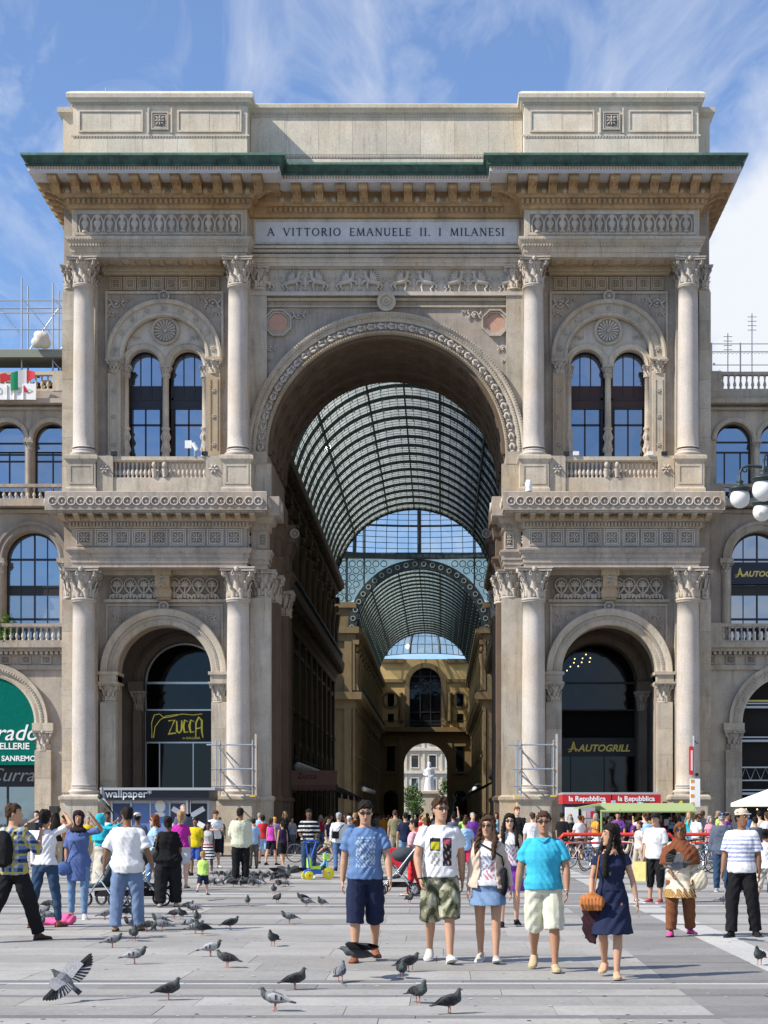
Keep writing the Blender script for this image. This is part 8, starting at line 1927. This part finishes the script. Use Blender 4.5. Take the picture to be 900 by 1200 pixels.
# ------------------------------------------------------------------ pigeons
PG = {k:plain('pigeon_'+k,c,.7,0,.25,.3,.3,50)for k,c in {'grey':(.16,.165,.18),'dark':(.045,.045,.05),'pale':(.34,.34,.35),'wing':(.20,.205,.22),'black':(.02,.02,.022),'pink':(.45,.14,.11),'beak':(.05,.045,.04),'green':(.05,.065,.065)}.items()}
def pigeon_meshes(pose):
    m = MB();d = {}
    if pose == 'stand': nk = [(0,-.075,.17),(0,-.094,.205),(0,-.098,.228)];hd = (0,-.106,.243)
    elif pose == 'peck': nk = [(0,-.10,.13),(0,-.14,.09),(0,-.155,.06)];hd = (0,-.165,.045)
    elif pose == 'fly': nk = [(0,-.10,.14),(0,-.13,.16),(0,-.15,.168)];hd = (0,-.165,.17)
    else: nk = [(0,-.09,.155),(0,-.118,.185),(0,-.122,.205)];hd = (0,-.132,.219)
    limb(m,[(0,.12,.105),(0,.05,.125),(0,-.03,.14),(0,-.085,.15)],[.022,.055,.068,.048])
    limb(m,[nk[0],nk[1],nk[2]],[.048,.034,.024]);m.ball(hd,(.020,.026,.021),10,7)
    m.rings([[(-.03,.10,.10),(.03,.10,.10),(.03,.10,.12),(-.03,.10,.12)],[(-.038,.22,.075),(.038,.22,.075),(.038,.22,.088),(-.038,.22,.088)]],0,False)
    def pt(me,co): pass
    b = remeshed(m,.008,2,'body',[PG['grey'],PG['green'],PG['dark']])
    zz = nk[0][2]
    def col_(x,y,z,n): return np.where(y>.16,2,np.where(y<-.085,1,0))
    paint(b,col_);d['body'] = b
    w = MB()
    if pose in ('stand','peck','walk'):
        w.rings([[(.05+.01*math.cos(a),-.06+.0*a,.15+.02*math.sin(a))for a in [2*PI*j/8 for j in range(8)]],[(.058+.012*math.cos(a),.0,.145+.045*math.sin(a))for a in [2*PI*j/8 for j in range(8)]],[(.045+.012*math.cos(a),.08,.13+.035*math.sin(a))for a in [2*PI*j/8 for j in range(8)]],[(.018+.006*math.cos(a),.17,.098+.012*math.sin(a))for a in [2*PI*j/8 for j in range(8)]]])
        w.box(.066,.070,.02,.035,.115,.17,1);w.box(.056,.063,.075,.09,.11,.15,1)
        lg = MB();lg.tube([(.022,.01,.085),(.024,.0,.04),(.024,.01,.004)],[.010,.005,.004],5)
        for a in (-.5,0,.5): lg.tube([(.024,.01,.005),(.024+.03*math.sin(a),.01-.03*math.cos(a),.004)],.003,4)
        d['leg'] = lg.mesh('leg',PG['pink'])
    else:
        # spread wing with separate flight feathers
        w.rings([[(.03,-.08,.15),(.03,.06,.145),(.03,.06,.155),(.03,-.08,.165)],[(.15,-.10,.20),(.15,.05,.20),(.15,.05,.206),(.15,-.10,.213)],[(.26,-.05,.22),(.26,.05,.22),(.26,.05,.224),(.26,-.05,.228)]],0,False)
        for i in range(16):          # flight feathers fan from trailing to outward, each a thin blade
            t = i / 15;bx,by,bz = .05 + .21 * t,.045 - .03 * t,.160 + .062 * t;an = R(80-78*t ** 1.6);ln = .10 + .10 * t;dx,dy = math.cos(an) * ln,math.sin(an) * ln;nx,ny = -math.sin(an) * .019,math.cos(an) * .019
            P_ = [(bx-nx,by-ny,bz),(bx+dx*.85-nx,by+dy*.85-ny,bz-.004),(bx+dx,by+dy,bz-.006),(bx+dx*.85+nx,by+dy*.85+ny,bz-.002),(bx+nx,by+ny,bz+.003)]
            w.add(P_+[(a,b,c-.003)for a,b,c in P_],[(0,1,2,3,4),(9,8,7,6,5)],1 if i % 2 or i>11 else 0)
    d['wing'] = w.mesh('wing',[PG['wing'],PG['black']])
    m2 = MB();
    for v_ in w.v: pass
    m2.v = [(-x,y,z)for x,y,z in w.v];m2.f = [tuple(reversed(f))for f in w.f];m2.m = list(w.m);m2.sm = list(w.sm);d['wing2'] = m2.mesh('wing',[PG['wing'],PG['black']])
    if 'leg' in d:
        m2 = MB();m2.v = [(-x,y,z)for x,y,z in lg.v];m2.f = [tuple(reversed(f))for f in lg.f];m2.m = list(lg.m);m2.sm = list(lg.sm);d['leg2'] = m2.mesh('leg',PG['pink'])
    k = MB();k.tube([(hd[0],hd[1]-.018,hd[2]),(hd[0],hd[1]-.045,hd[2]-(.008 if pose != 'peck' else .03))],[.006,.002],5);k.ball((.017,hd[1]-.008,hd[2]+.004),.004,5,3,1);k.ball((-.017,hd[1]-.008,hd[2]+.004),.004,5,3,1)
    d['beak'] = k.mesh('beak',[PG['beak'],plain('pigeon_eye',(.5,.15,.02),.3)])
    return d
PM = {k:pigeon_meshes(k)for k in ('stand','peck','walk','fly')}
TONE = {'grey':('grey','wing'),'dark':('dark','black'),'pale':('pale','pale'),'barred':('grey','pale')}
def pigeon(px,foot,pose,tone,rz,label,group=None,size=.80,xyz=None,rot=(0,0)):
    x,y = ground(px,foot) if xyz is None else xyz[:2];d = PM[pose];r = empty('pigeon',(x,y,.004 if xyz is None else xyz[2]));r.rotation_euler = (R(rot[0]),R(rot[1]),R(rz));r.scale = (size,) * 3;tag(r,label,'pigeon',group)
    a,b = TONE[tone]
    inst('body',d['body'],r,mats=[PG[a],PG['green'],PG['dark']]);inst('beak',d['beak'],r)
    for w_n in ('wing','wing2'): inst('wing',d[w_n],r,mats=[PG[b],PG['black']])
    if 'leg' in d: inst('leg',d['leg'],r);inst('leg',d['leg2'],r)
    return r
pl = [(198,1172,'stand','dark',100,'upright dark pigeon standing alone in the left foreground beyond the white strip'),(322,1185,'walk','barred',-100,'grey pigeon with barred wings walking right in the foreground'),(346,1160,'stand','dark',110,'dark pigeon on the white paving strip, left of centre'),(399,1151,'stand','grey',165,'grey pigeon on the paving in front of the blue T-shirt man'),
      (490,1176,'stand','dark',40,'dark pigeon beyond the white strip, left of the blackest one'),(527,1188,'stand','dark',110,'black pigeon nearest the camera in the centre foreground'),(471,1147,'stand','dark',10,'front bird of the pair of pigeons before the camouflage shorts'),(478,1139,'walk','dark',120,'rear bird of the pair of pigeons before the camouflage shorts'),
      (158,1130,'walk','barred',105,'barred grey pigeon walking left, beyond the flying one'),(132,1111,'walk','grey',110,'grey pigeon to the left of the white T-shirt man'),(247,1121,'walk','pale',110,'pale speckled pigeon left of the big dark one'),(266,1134,'walk','dark',-110,'big dark pigeon with its tail to the left'),
      (157,1103,'stand','dark',20,'small dark pigeon at the feet of the white T-shirt man'),(155,1090,'walk','pale',-60,'white and grey pigeon between the light jeans'),(172,1092,'peck','dark',80,'dark pigeon pecking right of the light jeans'),(190,1092,'peck','grey',-80,'grey pigeon pecking at the edge of the left flock'),(123,1078,'stand','grey',120,'grey pigeon standing near the blue tunic woman'),
      (148,1075,'peck','dark',60,'dark pigeon half hidden behind the light jeans'),(188,1086,'walk','grey',-70,'grey pigeon walking right near the woman in black'),(204,1077,'walk','dark',60,'dark pigeon in the knot of birds, left one'),(213,1078,'stand','dark',-20,'upright dark pigeon in the knot of birds'),(220,1067,'walk','dark',70,'dark pigeon at the back of the knot of birds'),
      (226,1071,'walk','barred',-60,'barred pigeon at the right of the knot of birds'),(231,1083,'stand','grey',0,'grey pigeon in front of the knot of birds'),(222,1090,'peck','grey',40,'grey pigeon pecking, lower left of the knot'),(237,1096,'stand','dark',-60,'large dark pigeon, lower right of the knot'),(229,1094,'walk','grey',80,'grey pigeon partly behind the large dark one'),
      (270,1090,'walk','dark',120,'dark pigeon walking left in open paving'),(320,1109,'stand','dark',-20,'purple-necked pigeon on the darker slab'),(339,1082,'walk','grey',-70,'grey pigeon above the purple-necked one'),(290,1062,'stand','grey',10,'grey pigeon standing alone in the middle distance'),(321,1048,'stand','dark',0,'small dark pigeon just in front of the feeding flock'),(325,1059,'walk','dark',30,'dark pigeon walking below the feeding flock'),
      (355,1058,'walk','dark',-60,'left bird of the three near the tricycle'),(359,1063,'walk','barred',-60,'middle bird of the three near the tricycle'),(377,1063,'stand','grey',-40,'right bird of the three near the tricycle'),(480,1059,'stand','dark',30,'dark pigeon by the red trousers'),(890,1131,'stand','dark',-30,'dark pigeon at the right edge of the square'),(848,1060,'stand','grey',90,'grey pigeon beside the striped polo man'),
      (45,1090,'walk','dark',60,'dark pigeon near the pink bag on the left'),(50,1075,'walk','grey',90,'grey pigeon left of the blue tunic woman'),(58,1080,'peck','grey',-70,'grey pigeon pecking by the white T-shirt woman'),(56,1066,'peck','dark',70,'dark pigeon at the back left of the white T-shirt woman')]
for p in pl: pigeon(*p,group='pigeons scattered over the paving',size=.74+.14*random.random())
rp = random.Random(5)
for i in range(52):
    pxx = rp.uniform(246,338);
    ps,tn = rp.choice(['peck','peck','walk','peck']),rp.choice(['dark','grey','dark','barred'])
    pigeon(pxx,rp.uniform(1026,1040),ps,tn,rp.uniform(0,360),'%s pigeon %s in the %s part of the feeding flock' % (tn,'pecking' if ps == 'peck' else 'walking','left' if pxx<275 else ('middle' if pxx<308 else 'right')),'dense flock of feeding pigeons',.85)
def air(px,py,d): return (CAMX+(px-516)*d/FPX,CAMY+d,CAMZ+(955-py)*d/FPX)
a = air(74,1158,15.5);pigeon(0,0,'fly','barred',-120,'pigeon flying low across the left foreground, wings spread',None,.80,xyz=a,rot=(-35,30))
a = air(420,1132,17.6);pigeon(0,0,'fly','dark',-100,'dark pigeon flying low in front of the blue T-shirt man',None,1.05,xyz=a,rot=(0,-5))
a = air(793,1025,22.5);pigeon(0,0,'fly','barred',80,'pale pigeon flying past the cream embroidered tunic',None,.95,xyz=a,rot=(0,20))
a = air(112,942,33);pigeon(0,0,'fly','pale',-60,'white and grey pigeon in flight above the kiosk corner',None,1.05,xyz=a,rot=(-50,40))
a = air(338,1030,45);pigeon(0,0,'fly','grey',10,'pigeon with raised wings landing beside the feeding flock',None,1.1,xyz=(a[0],a[1],.1),rot=(-40,0))
a = air(378,1030,46);pigeon(0,0,'fly','barred',60,'barred pigeon taking off right of the tricycle',None,1.1,xyz=(a[0],a[1],.12),rot=(-30,10))
# ------------------------------------------------------------------ kiosks, stalls, bicycles, lamp, signs
# left newsstand
ky = -4.5;kx0,kx1 = SX(120,ky),SX(248,ky)
K = empty('newspaper_kiosk',((kx0+kx1)/2,ky,0));tag(K,'dark-topped newspaper kiosk with poster panels and white lettering, left of the archway','kiosk');wd = (kx1-kx0)
zt = SZ(925,ky);zb = SZ(938,ky)
m = MB();m.box(-wd/2,wd/2+.2,-.55,2.4,zt-.04,zt+.06);m.build('roof',M['kioskgrey'],K)
m = MB();m.box(-wd/2+.05,wd/2-.05,-.42,2.3,zb,zt-.04);m.build('fascia',M['kioskdark'],K)
put_text('wallpaper*',.42,M['white'],K,(-wd/2+.2,-.44,zb+.12),align='LEFT',bold=.006)
m = MB();m.box(-wd/2+.35,wd/2-.1,0,2.2,0,zb);m.build('body',M['kioskgrey'],K)
pw = (wd-.5) / 5;postm = [plain('poster_'+n,c,.4)for n,c in (('navy',(.03,.05,.12)),('blue',(.10,.17,.38)),('sky',(.14,.22,.45)),('plum',(.06,.045,.10)),('black',(.015,.015,.02)),('black_b',(.015,.015,.02)))]
for i in range(5):
    x0 = -wd / 2 + .42 + pw * i;m = MB();m.box(x0,x0+pw-.1,-.03,0,.5,zb-.12);p = m.build('poster',postm[i],K)
    m = MB();m.box(x0-.07,x0-.01,-.06,0,0,zb);m.build('post',M['kioskgrey'],K)
xa = -wd / 2 + .42 + pw * 3.9
for a in (0,60,120): m = MB();m.M = Matrix.Translation((xa,-.045,1.55)) @ Matrix.Rotation(R(a),4,'Y');m.box(-.10,.10,-.015,.0,-.72,.72);m.build('asterisk_bar',M['white'],K)
m = MB();m.M = Matrix.Translation((-wd/2+.42+pw*3-pw*.55,-.04,1.95));m.ball((0,0,.05),(.22,.01,.26),10,6);m.ball((-.02,-.01,-.28),(.25,.01,.10),8,5);m.build('poster_print',M['offwhite'],K)
# right newsstand: red header boards, body with magazine racks, green-roofed stall in front
ky = -5.2;x0,x1 = SX(659,ky),SX(774,ky);cxk = (x0+x1) / 2;wd = x1 - x0
K = empty('newspaper_kiosk',(cxk,ky,0));tag(K,'newspaper kiosk with two red header boards lettered in white, right of the archway','kiosk')
zt,zb = SZ(931,ky),SZ(942,ky)
m = MB();m.box(-wd/2,wd/2,0,2.2,0,zb);m.build('body',M['kioskdark'],K)
m = MB();m.box(-wd/2,wd/2,-.1,2.3,zt,zt+.08);m.build('roof',M['kioskgrey'],K)
for s in (-1,1):
    m = MB();a,b = sorted((s*.02,s*wd/2));m.box(a,b,-.12,2.2,zb,zt);p = m.build('header_board',M['red'],K)
    put_text('la Repubblica',.27,M['white'],p,(s*wd/4,-.13,zb+.11),bold=.008)
for i,(xx,w_) in enumerate(((-wd/2+.35,.5),(-wd/2+1.0,.55),(-wd/2+1.75,.5))):
    m = MB();m.box(xx-w_/2,xx+w_/2,-.28,0,.25,1.95);rk = m.build('magazine_rack',M['kioskgrey']if i else M['white'],K)
    if i:
        cv = random.Random(i)
        for r_ in range(4):
            for c_ in range(3): 
                q = MB();q.box(xx-w_/2+.05+c_*.16,xx-w_/2+.18+c_*.16,-.30,-.28,.4+r_*.38,.66+r_*.38);q.build('magazine',fab(C[cv.choice(['red','cream','sky','yellow','white','navy','khaki','pink'])]),rk)
gy = -8.5;x0,x1 = SX(688,gy),SX(812,gy)
G = empty('market_stall',((x0+x1)/2,gy,0));wd = x1 - x0;tag(G,'souvenir stall with pale green awning and hanging goods in front of the red newsstand','market stall')
z0 = SZ(945,gy);m = MB();m.prism([(-1.1,z0-.22),(-1.1,z0-.17),(.2,z0+.12),(1.3,z0-.1),(1.3,z0-.16),(.2,z0+.05)],'x',-wd/2+.4,wd/2);m.build('awning',plain('pale_green_canvas',(.30,.38,.17),.8),G)
m = MB();m.prism([(-wd/2-.4,z0-.04),(-wd/2+.4,z0+.10),(-wd/2+.4,z0+.02),(-wd/2-.4,z0-.1)],'y',-1.0,1.2);m.build('awning_flap',plain('pale_green_canvas',(.30,.38,.17),.8),G)
for x in (-wd/2+.45,-wd/2+1.1,wd/2-.1):
    for y in (-.9,1.2): m = MB();m.tube([(x,y,0),(x,y,z0-.1)],.04,6);m.build('pole',M['green'],G)
m = MB();m.box(-wd/2+.6,wd/2-.2,.9,1.2,0,2.0);m.build('back_panel',M['kioskdark'],G)
m = MB();m.box(-wd/2+.6,wd/2-.2,-.3,.6,.0,.95);m.build('counter',M['frame'],G)
rg = random.Random(2);m = MB()
cols = [fab(C[c])for c in ('red','white','khaki','navy','yellow','sky','pink','brown','black')]
for i in range(220): x,z_ = rg.uniform(-wd/2+.65,wd/2-.25),rg.uniform(1.0,2.1);m.cbox(x,rg.uniform(.6,.9),z_,rg.uniform(.06,.2),.05,rg.uniform(.08,.24),rg.randrange(9))
m.build('hanging_goods',cols,G,kind='stuff')
# market umbrella at the right edge
U = empty('market_umbrella',(SX(905,-10),-10,0));tag(U,'cream market umbrella of the cafe at the right edge','umbrella')
m = MB();m.lathe([(1.5,1.95),(1.5,2.08),(.05,2.62),(.0,2.64)],n=8,smooth=False);m.build('canopy',M['offwhite'],U);m = MB();m.tube([(0,0,0),(0,0,2.7)],.035,8);m.build('pole',M['chrome'],U)
# bus stop pole
SP = empty('sign_pole',(SX(813,-8),-8,0));tag(SP,'thin grey pole with a narrow red panel and a white and orange notice box','sign pole')
m = MB();m.tube([(0,0,0),(0,0,4.6)],.045,8);m.build('pole',M['kioskgrey'],SP)
m = MB();m.box(-.16,-.03,-.14,.14,3.15,4.2);p = m.build('red_panel',M['red'],SP);m = MB();m.box(-.13,-.06,-.15,-.14,3.3,4.05);m.build('white_strip',plain('sign_pale',(.7,.55,.55),.5),p)
m = MB();m.box(-.13,.22,-.12,.12,1.95,3.0);p = m.build('notice_box',M['white'],SP)
for z_ in (2.0,2.3,2.6,2.85): m = MB();m.box(-.135,.0,-.13,-.12,z_,z_+.12);m.build('orange_band',fab(C['orange']),p)
m = MB();m.ball((.12,0,3.15),(.07,.07,.07),8,5);m.tube([(0,0,4.5),(.08,0,4.35),(.18,0,4.3)],.02,5);m.build('bracket',M['iron'],SP)
# protective tube frames around the two column bases
def colguard(x,label):
    G_ = empty('column_guard_frame',(x,-.9,2.4));tag(G_,label,'scaffolding')
    def t(p,r=.035,mat='scaff'): q = MB();q.tube(p,r,6);q.build('tube',M[mat],G_)
    for xx in (-.75,-.6,.75):
        t([(xx,0,.05),(xx,0,2.35)]);t([(xx,1.2,.05),(xx,1.2,2.3)])
    for zz in (.45,1.15,2.15): t([(-1.15 if zz>2 else-.95,0,zz),(.85,0,zz)]);t([(.75,-.1,zz),(.75,1.3,zz)]);t([(-.75,-.1,zz),(-.75,1.3,zz)])
    t([(-.65,0,2.1),(-.05,.3,1.2)],.02);t([(-.65,0,1.2),(-.05,.3,.4)],.02)
    q = MB();q.box(.84,.92,-.05,.1,.05,2.6);q.build('plank',M['carve'],G_)
    for xx in (-.75,.75): q = MB();q.box(xx-.12,xx+.12,-.1,.1,.0,.07);q.build('foot_plate',M['yellow'],G_)
    for p in ((-.6,2.15),(-.6,1.15),(.75,2.15),(.75,1.15),(.75,.45)): q = MB();q.ball((p[0],-.03,p[1]),.06,6,4);q.build('clamp',M['ochre'],G_)
colguard(-6.22,'metal tube guard frame round the column base left of the archway');colguard(6.22,'metal tube guard frame round the column base right of the archway')
# street lamp with globes (post stands just outside the picture)
LY = -36;lxp = SX(884,LY)
LP = empty('street_lamp',(lxp+.62,LY,0));tag(LP,'ornate black iron street lamp with round white globes on curled arms','street lamp')
LPX = lxp + .62
m = MB();m.lathe([(.35,0),(.35,.3),(.22,.5),(.18,1.4),(.11,1.6),(.09,5.5),(.12,5.6),(.06,6.0),(.05,8.9),(.12,9.0),(.02,9.3)],n=14);m.build('post',M['iron'],LP)
for i,(gx,gz,dy,r_) in enumerate([(867,584,0,.21),(895,574,-.8,.24),(893,600,.6,.20)]):
    yy = LY + dy;X = SX(gx,yy) - LPX;Z = SZ(gz,yy)
    q = MB();q.ball((X,dy,Z),r_,20,14);q.build('globe',gl,LP)
    q = MB();q.lathe([(r_*.75,Z+r_*.65),(r_*1.12,Z+r_*.9),(r_*1.15,Z+r_*1.0),(r_*.7,Z+r_*1.15),(.05,Z+r_*1.5),(.09,Z+r_*1.65),(.03,Z+r_*1.9),(.03,Z+r_*2.6)],X,dy,16);q.build('lamp_cap',M['iron'],LP)
    q = MB();q.tube([(X,dy,Z+r_*2.5),(X+.05,dy*.9,Z+r_*3.1),(X+.2,dy*.7,Z+r_*3.3),(X*.4,dy*.4,Z+r_*3.1),(0,0,Z+.2)],[.03,.03,.035,.04,.04],6)
    sp = [(X+.12+.1*math.cos(t)*(1-t/9),dy*.8,Z+r_*2.9+.1*math.sin(t)*(1-t/9))for t in [k*.7 for k in range(11)]];q.tube(sp,.018,5);q.build('arm',M['iron'],LP)
# bicycles
whl = MB();whl.arcsweep(0,0,[(.335,0),(.32,.014),(.305,0),(.32,-.014)],0,2*PI,22,0,True);whl.arcsweep(0,0,[(.305,-.008),(.305,.008),(.292,.008),(.292,-.008)],0,2*PI,22,1)
for k in range(14): a = 2 * PI * k / 14;whl.tube([(.02*math.cos(a),0,.02*math.sin(a)),(.30*math.cos(a),0,.30*math.sin(a))],.0022,3,1)
whl.ball((0,0,0),.028,6,4,1);WHM = whl.mesh('wheel',[M['black'],M['chrome']])
def bike_frame(mat,bar='flat'):
    m = MB();A_,B_,C_,D_ = (-.50,0,.335),(-.08,0,.28),(-.22,0,.80),(.33,0,.84)
    for p in ((A_,B_),(B_,C_),(C_,D_),(B_,D_),(A_,C_)): m.tube(p,.016,6)
    m.tube([(.33,0,.84),(.40,0,.62),(.53,0,.335)],.015,6);return m.mesh('frame',mat)
bars_ = MB();bars_.tube([(.30,-.28,1.0),(.35,-.1,1.03),(.33,0,1.0),(.35,.1,1.03),(.30,.28,1.0)],.012,6);bars_.tube([(.33,0,.84),(.33,0,1.0)],.012,6);BARM = bars_.mesh('handlebar',M['black'])
sd_ = MB();sd_.ball((-.25,0,.93),(.13,.07,.03),8,5);sd_.tube([(-.22,0,.78),(-.24,0,.92)],.012,5);SDM = sd_.mesh('saddle',M['black'])
cr = MB();cr.M = Matrix.Translation((-.08,-.05,.28)) @ Matrix.Rotation(R(90),4,'X');cr.lathe([(.09,0),(.09,.01)],n=14);cr.M = None;cr.tube([(-.08,-.07,.28),(-.02,-.07,.12)],.01,4);cr.tube([(-.08,.07,.28),(-.14,.07,.44)],.01,4);CRM = cr.mesh('crank',M['chrome'])
BF = [bike_frame(plain('bike_'+n,c,.35))for n,c in (('black',(.02,.02,.025)),('silver',(.45,.46,.48)),('blue',(.05,.12,.3)),('red',(.4,.03,.03)),('green',(.05,.15,.09)))]
def bicycle(px,foot,rz,k,label,group=None):
    x,y = ground(px,foot);b = empty('bicycle',(x,y,.004),R(rz));tag(b,label,'bicycle',group)
    inst('wheel',WHM,b,(-.50,0,.335));inst('wheel',WHM,b,(.53,0,.335));inst('frame',BF[k],b);inst('handlebar',BARM,b);inst('saddle',SDM,b);inst('crank',CRM,b)
bicycle(363,1011,0,0,'black bicycle standing side-on behind the man with the toy tricycle')
for i,(px,ft,rz,k) in enumerate([(672,1020,35,1),(684,1018,150,0),(697,1021,50,2),(735,1018,140,1),(786,1019,40,0),(806,1022,150,1),(818,1024,30,2),(828,1020,55,0),(836,1023,145,4)]):
    bicycle(px,ft,rz,k,'bicycle parked at the red rails, %s frame, %s' % (('black','silver','blue','red','dark green')[k],['leftmost of the row','second from the left','third from the left','behind the navy dress woman','left of the brown headscarf','just right of the brown headscarf','third from the right end','second from the right end','last at the right end'][i]),'bicycles parked at the red rails')
# red rails of the bicycle rack
for i,(xa,xb,ft) in enumerate(((655,720,1013),(722,790,1013),(792,850,1013))):
    (X0_,Y0_),(X1_,Y1_) = ground(xa,ft),ground(xb,ft)
    m = MB();m.tube([(X0_,Y0_,0),(X0_,Y0_,.85),(X0_+.15,Y0_,1.0),(X1_-.15,Y0_,1.0),(X1_,Y0_,.85),(X1_,Y0_,0)],.06,8);m.tube([(X0_,Y0_,.72),(X1_,Y0_,.72)],.04,8)
    m.build('barrier_rail',M['redbar'],label='orange-red tubular barrier rail, %s section by the parked bicycles' % ('left','middle','right')[i],cat='barrier',group='red barrier rails by the bicycles')
# toy tricycle
x,y = ground(372,1031);T = empty('toy_tricycle',(x,y,.004),R(20));tag(T,'blue and yellow toy tricycle with a long push handle','toy tricycle')
BLU = plain('toy_blue',(.03,.12,.55),.35);YEL = plain('toy_yellow',(.75,.62,.03),.35);LIM = plain('toy_lime',(.45,.75,.08),.35);CYN = plain('toy_cyan',(.15,.45,.65),.35)
for (wx,wy,r_) in ((-.22,-.02,.11),(-.22,.3,.11),(.32,.1,.15)):
    q = MB();q.arcsweep(wx,r_,[(r_,wy-.03),(r_,wy+.03),(r_*.25,wy+.04),(r_*.25,wy-.04)],0,2*PI,18);q.build('wheel',YEL,T)
q = MB();q.box(-.28,.12,.02,.26,.14,.24);q.build('base',BLU,T);q = MB();q.box(-.15,.1,.04,.24,.26,.34);q.box(-.22,-.15,.04,.24,.3,.55);q.build('seat',LIM,T)
q = MB();q.tube([(.0,.14,.22),(.2,.12,.4),(.26,.11,.62)],.03,8);q.tube([(.26,.11,.5),(.32,.1,.15)],.025,8);q.tube([(.24,-.1,.66),(.26,.11,.62),(.24,.32,.66)],.022,8);q.build('steering',CYN,T)
q = MB();q.box(.2,.34,.02,.2,.52,.66);q.build('front_box',LIM,T)
q = MB();q.tube([(-.2,.04,.25),(-.32,-.05,.95)],.018,6);q.tube([(-.2,.24,.25),(.05,.3,.95)],.018,6);q.tube([(-.38,-.05,.96),(-.1,.1,1.0),(.1,.28,.96)],.025,6);q.build('push_handle',BLU,T)
# strollers
def stroller(px,ft,rz,label,c1):
    x,y = ground(px,ft);s = empty('stroller',(x,y,.004),R(rz));tag(s,label,'stroller')
    for (a,b) in ((-.32,-.25),(-.32,.25),(.36,-.2),(.36,.2)):
        q = MB();q.M = Matrix.Translation((a,b,.13));q.arcsweep(0,0,[(.13,-.02),(.13,.02),(.10,.02),(.10,-.02)],0,2*PI,16,0);
        for k in range(6): t = PI * k / 3;q.tube([(0,0,0),(.1*math.cos(t),0,.1*math.sin(t))],.008,4,1)
        q.build('wheel',[M['black'],M['chrome']],s)
    q = MB()
    for b in (-.25,.25): q.tube([(.36,b*.8,.15),(.0,b,.5),(-.35,b,.95),(-.5,b,1.05)],.014,6);q.tube([(-.32,b,.15),(.12,b,.62)],.014,6)
    q.tube([(-.5,-.25,1.05),(-.5,.25,1.05)],.018,6);q.build('frame',M['scaff'],s)
    q = MB();q.rings([[(.35,-.2,.38),(.35,.2,.38),(.3,.2,.32),(.3,-.2,.32)],[(.0,-.2,.45),(.0,.2,.45),(-.02,.2,.36),(-.02,-.2,.36)],[(-.22,-.2,.85),(-.22,.2,.85),(-.27,.2,.8),(-.27,-.2,.8)]]);q.build('seat',fab(c1),s)
    q = MB();q.ball((-.10,0,.84),(.24,.23,.16),12,8);q.build('hood',fab(c1),s);q = MB();q.box(-.25,.2,-.17,.17,.18,.28);q.build('basket',fab(C['black']),s)
stroller(467,1050,175,'grey folding stroller pushed by the man in red trousers',(.06,.065,.075));stroller(128,1062,150,'pushchair with dark fabric left of the light jeans',(.04,.06,.08));stroller(166,1062,20,'pushchair with dark fabric right of the light jeans',(.05,.05,.06))
x,y = ground(462,1020);Q = empty('suitcase',(x,y,.004));tag(Q,'bright red suitcase with its handle up','suitcase')
m = MB();m.rectloft(-.23,.23,-.13,.13,[(-.03,.05),(0,.08),(0,.65),(-.03,.68)]);m.build('body',plain('case_red',(.55,.02,.03),.4),Q);m = MB();m.tube([(-.1,.08,.66),(-.1,.08,1.0),(.1,.08,1.0),(.1,.08,.66)],.012,5);m.build('handle',M['black'],Q)
for a in (-.17,.17): m = MB();m.ball((a,0,.035),.035,8,5);m.build('wheel',M['black'],Q)
x,y = ground(62,1084);m = MB();m.ball((0,0,.05),(.34,.16,.06),14,8);m.ball((.2,.05,.08),(.16,.14,.10),10,6)
o = inst('pink_bag',remeshed(m,.02,2,'pink_bag',[fab((.75,.12,.30))],fold(.01,6,1)),None,(x,y,.0));tag(o,'crumpled bright pink bag lying on the paving by the woman in the white T-shirt','bag')
bpy.data.scenes.remove(WS)
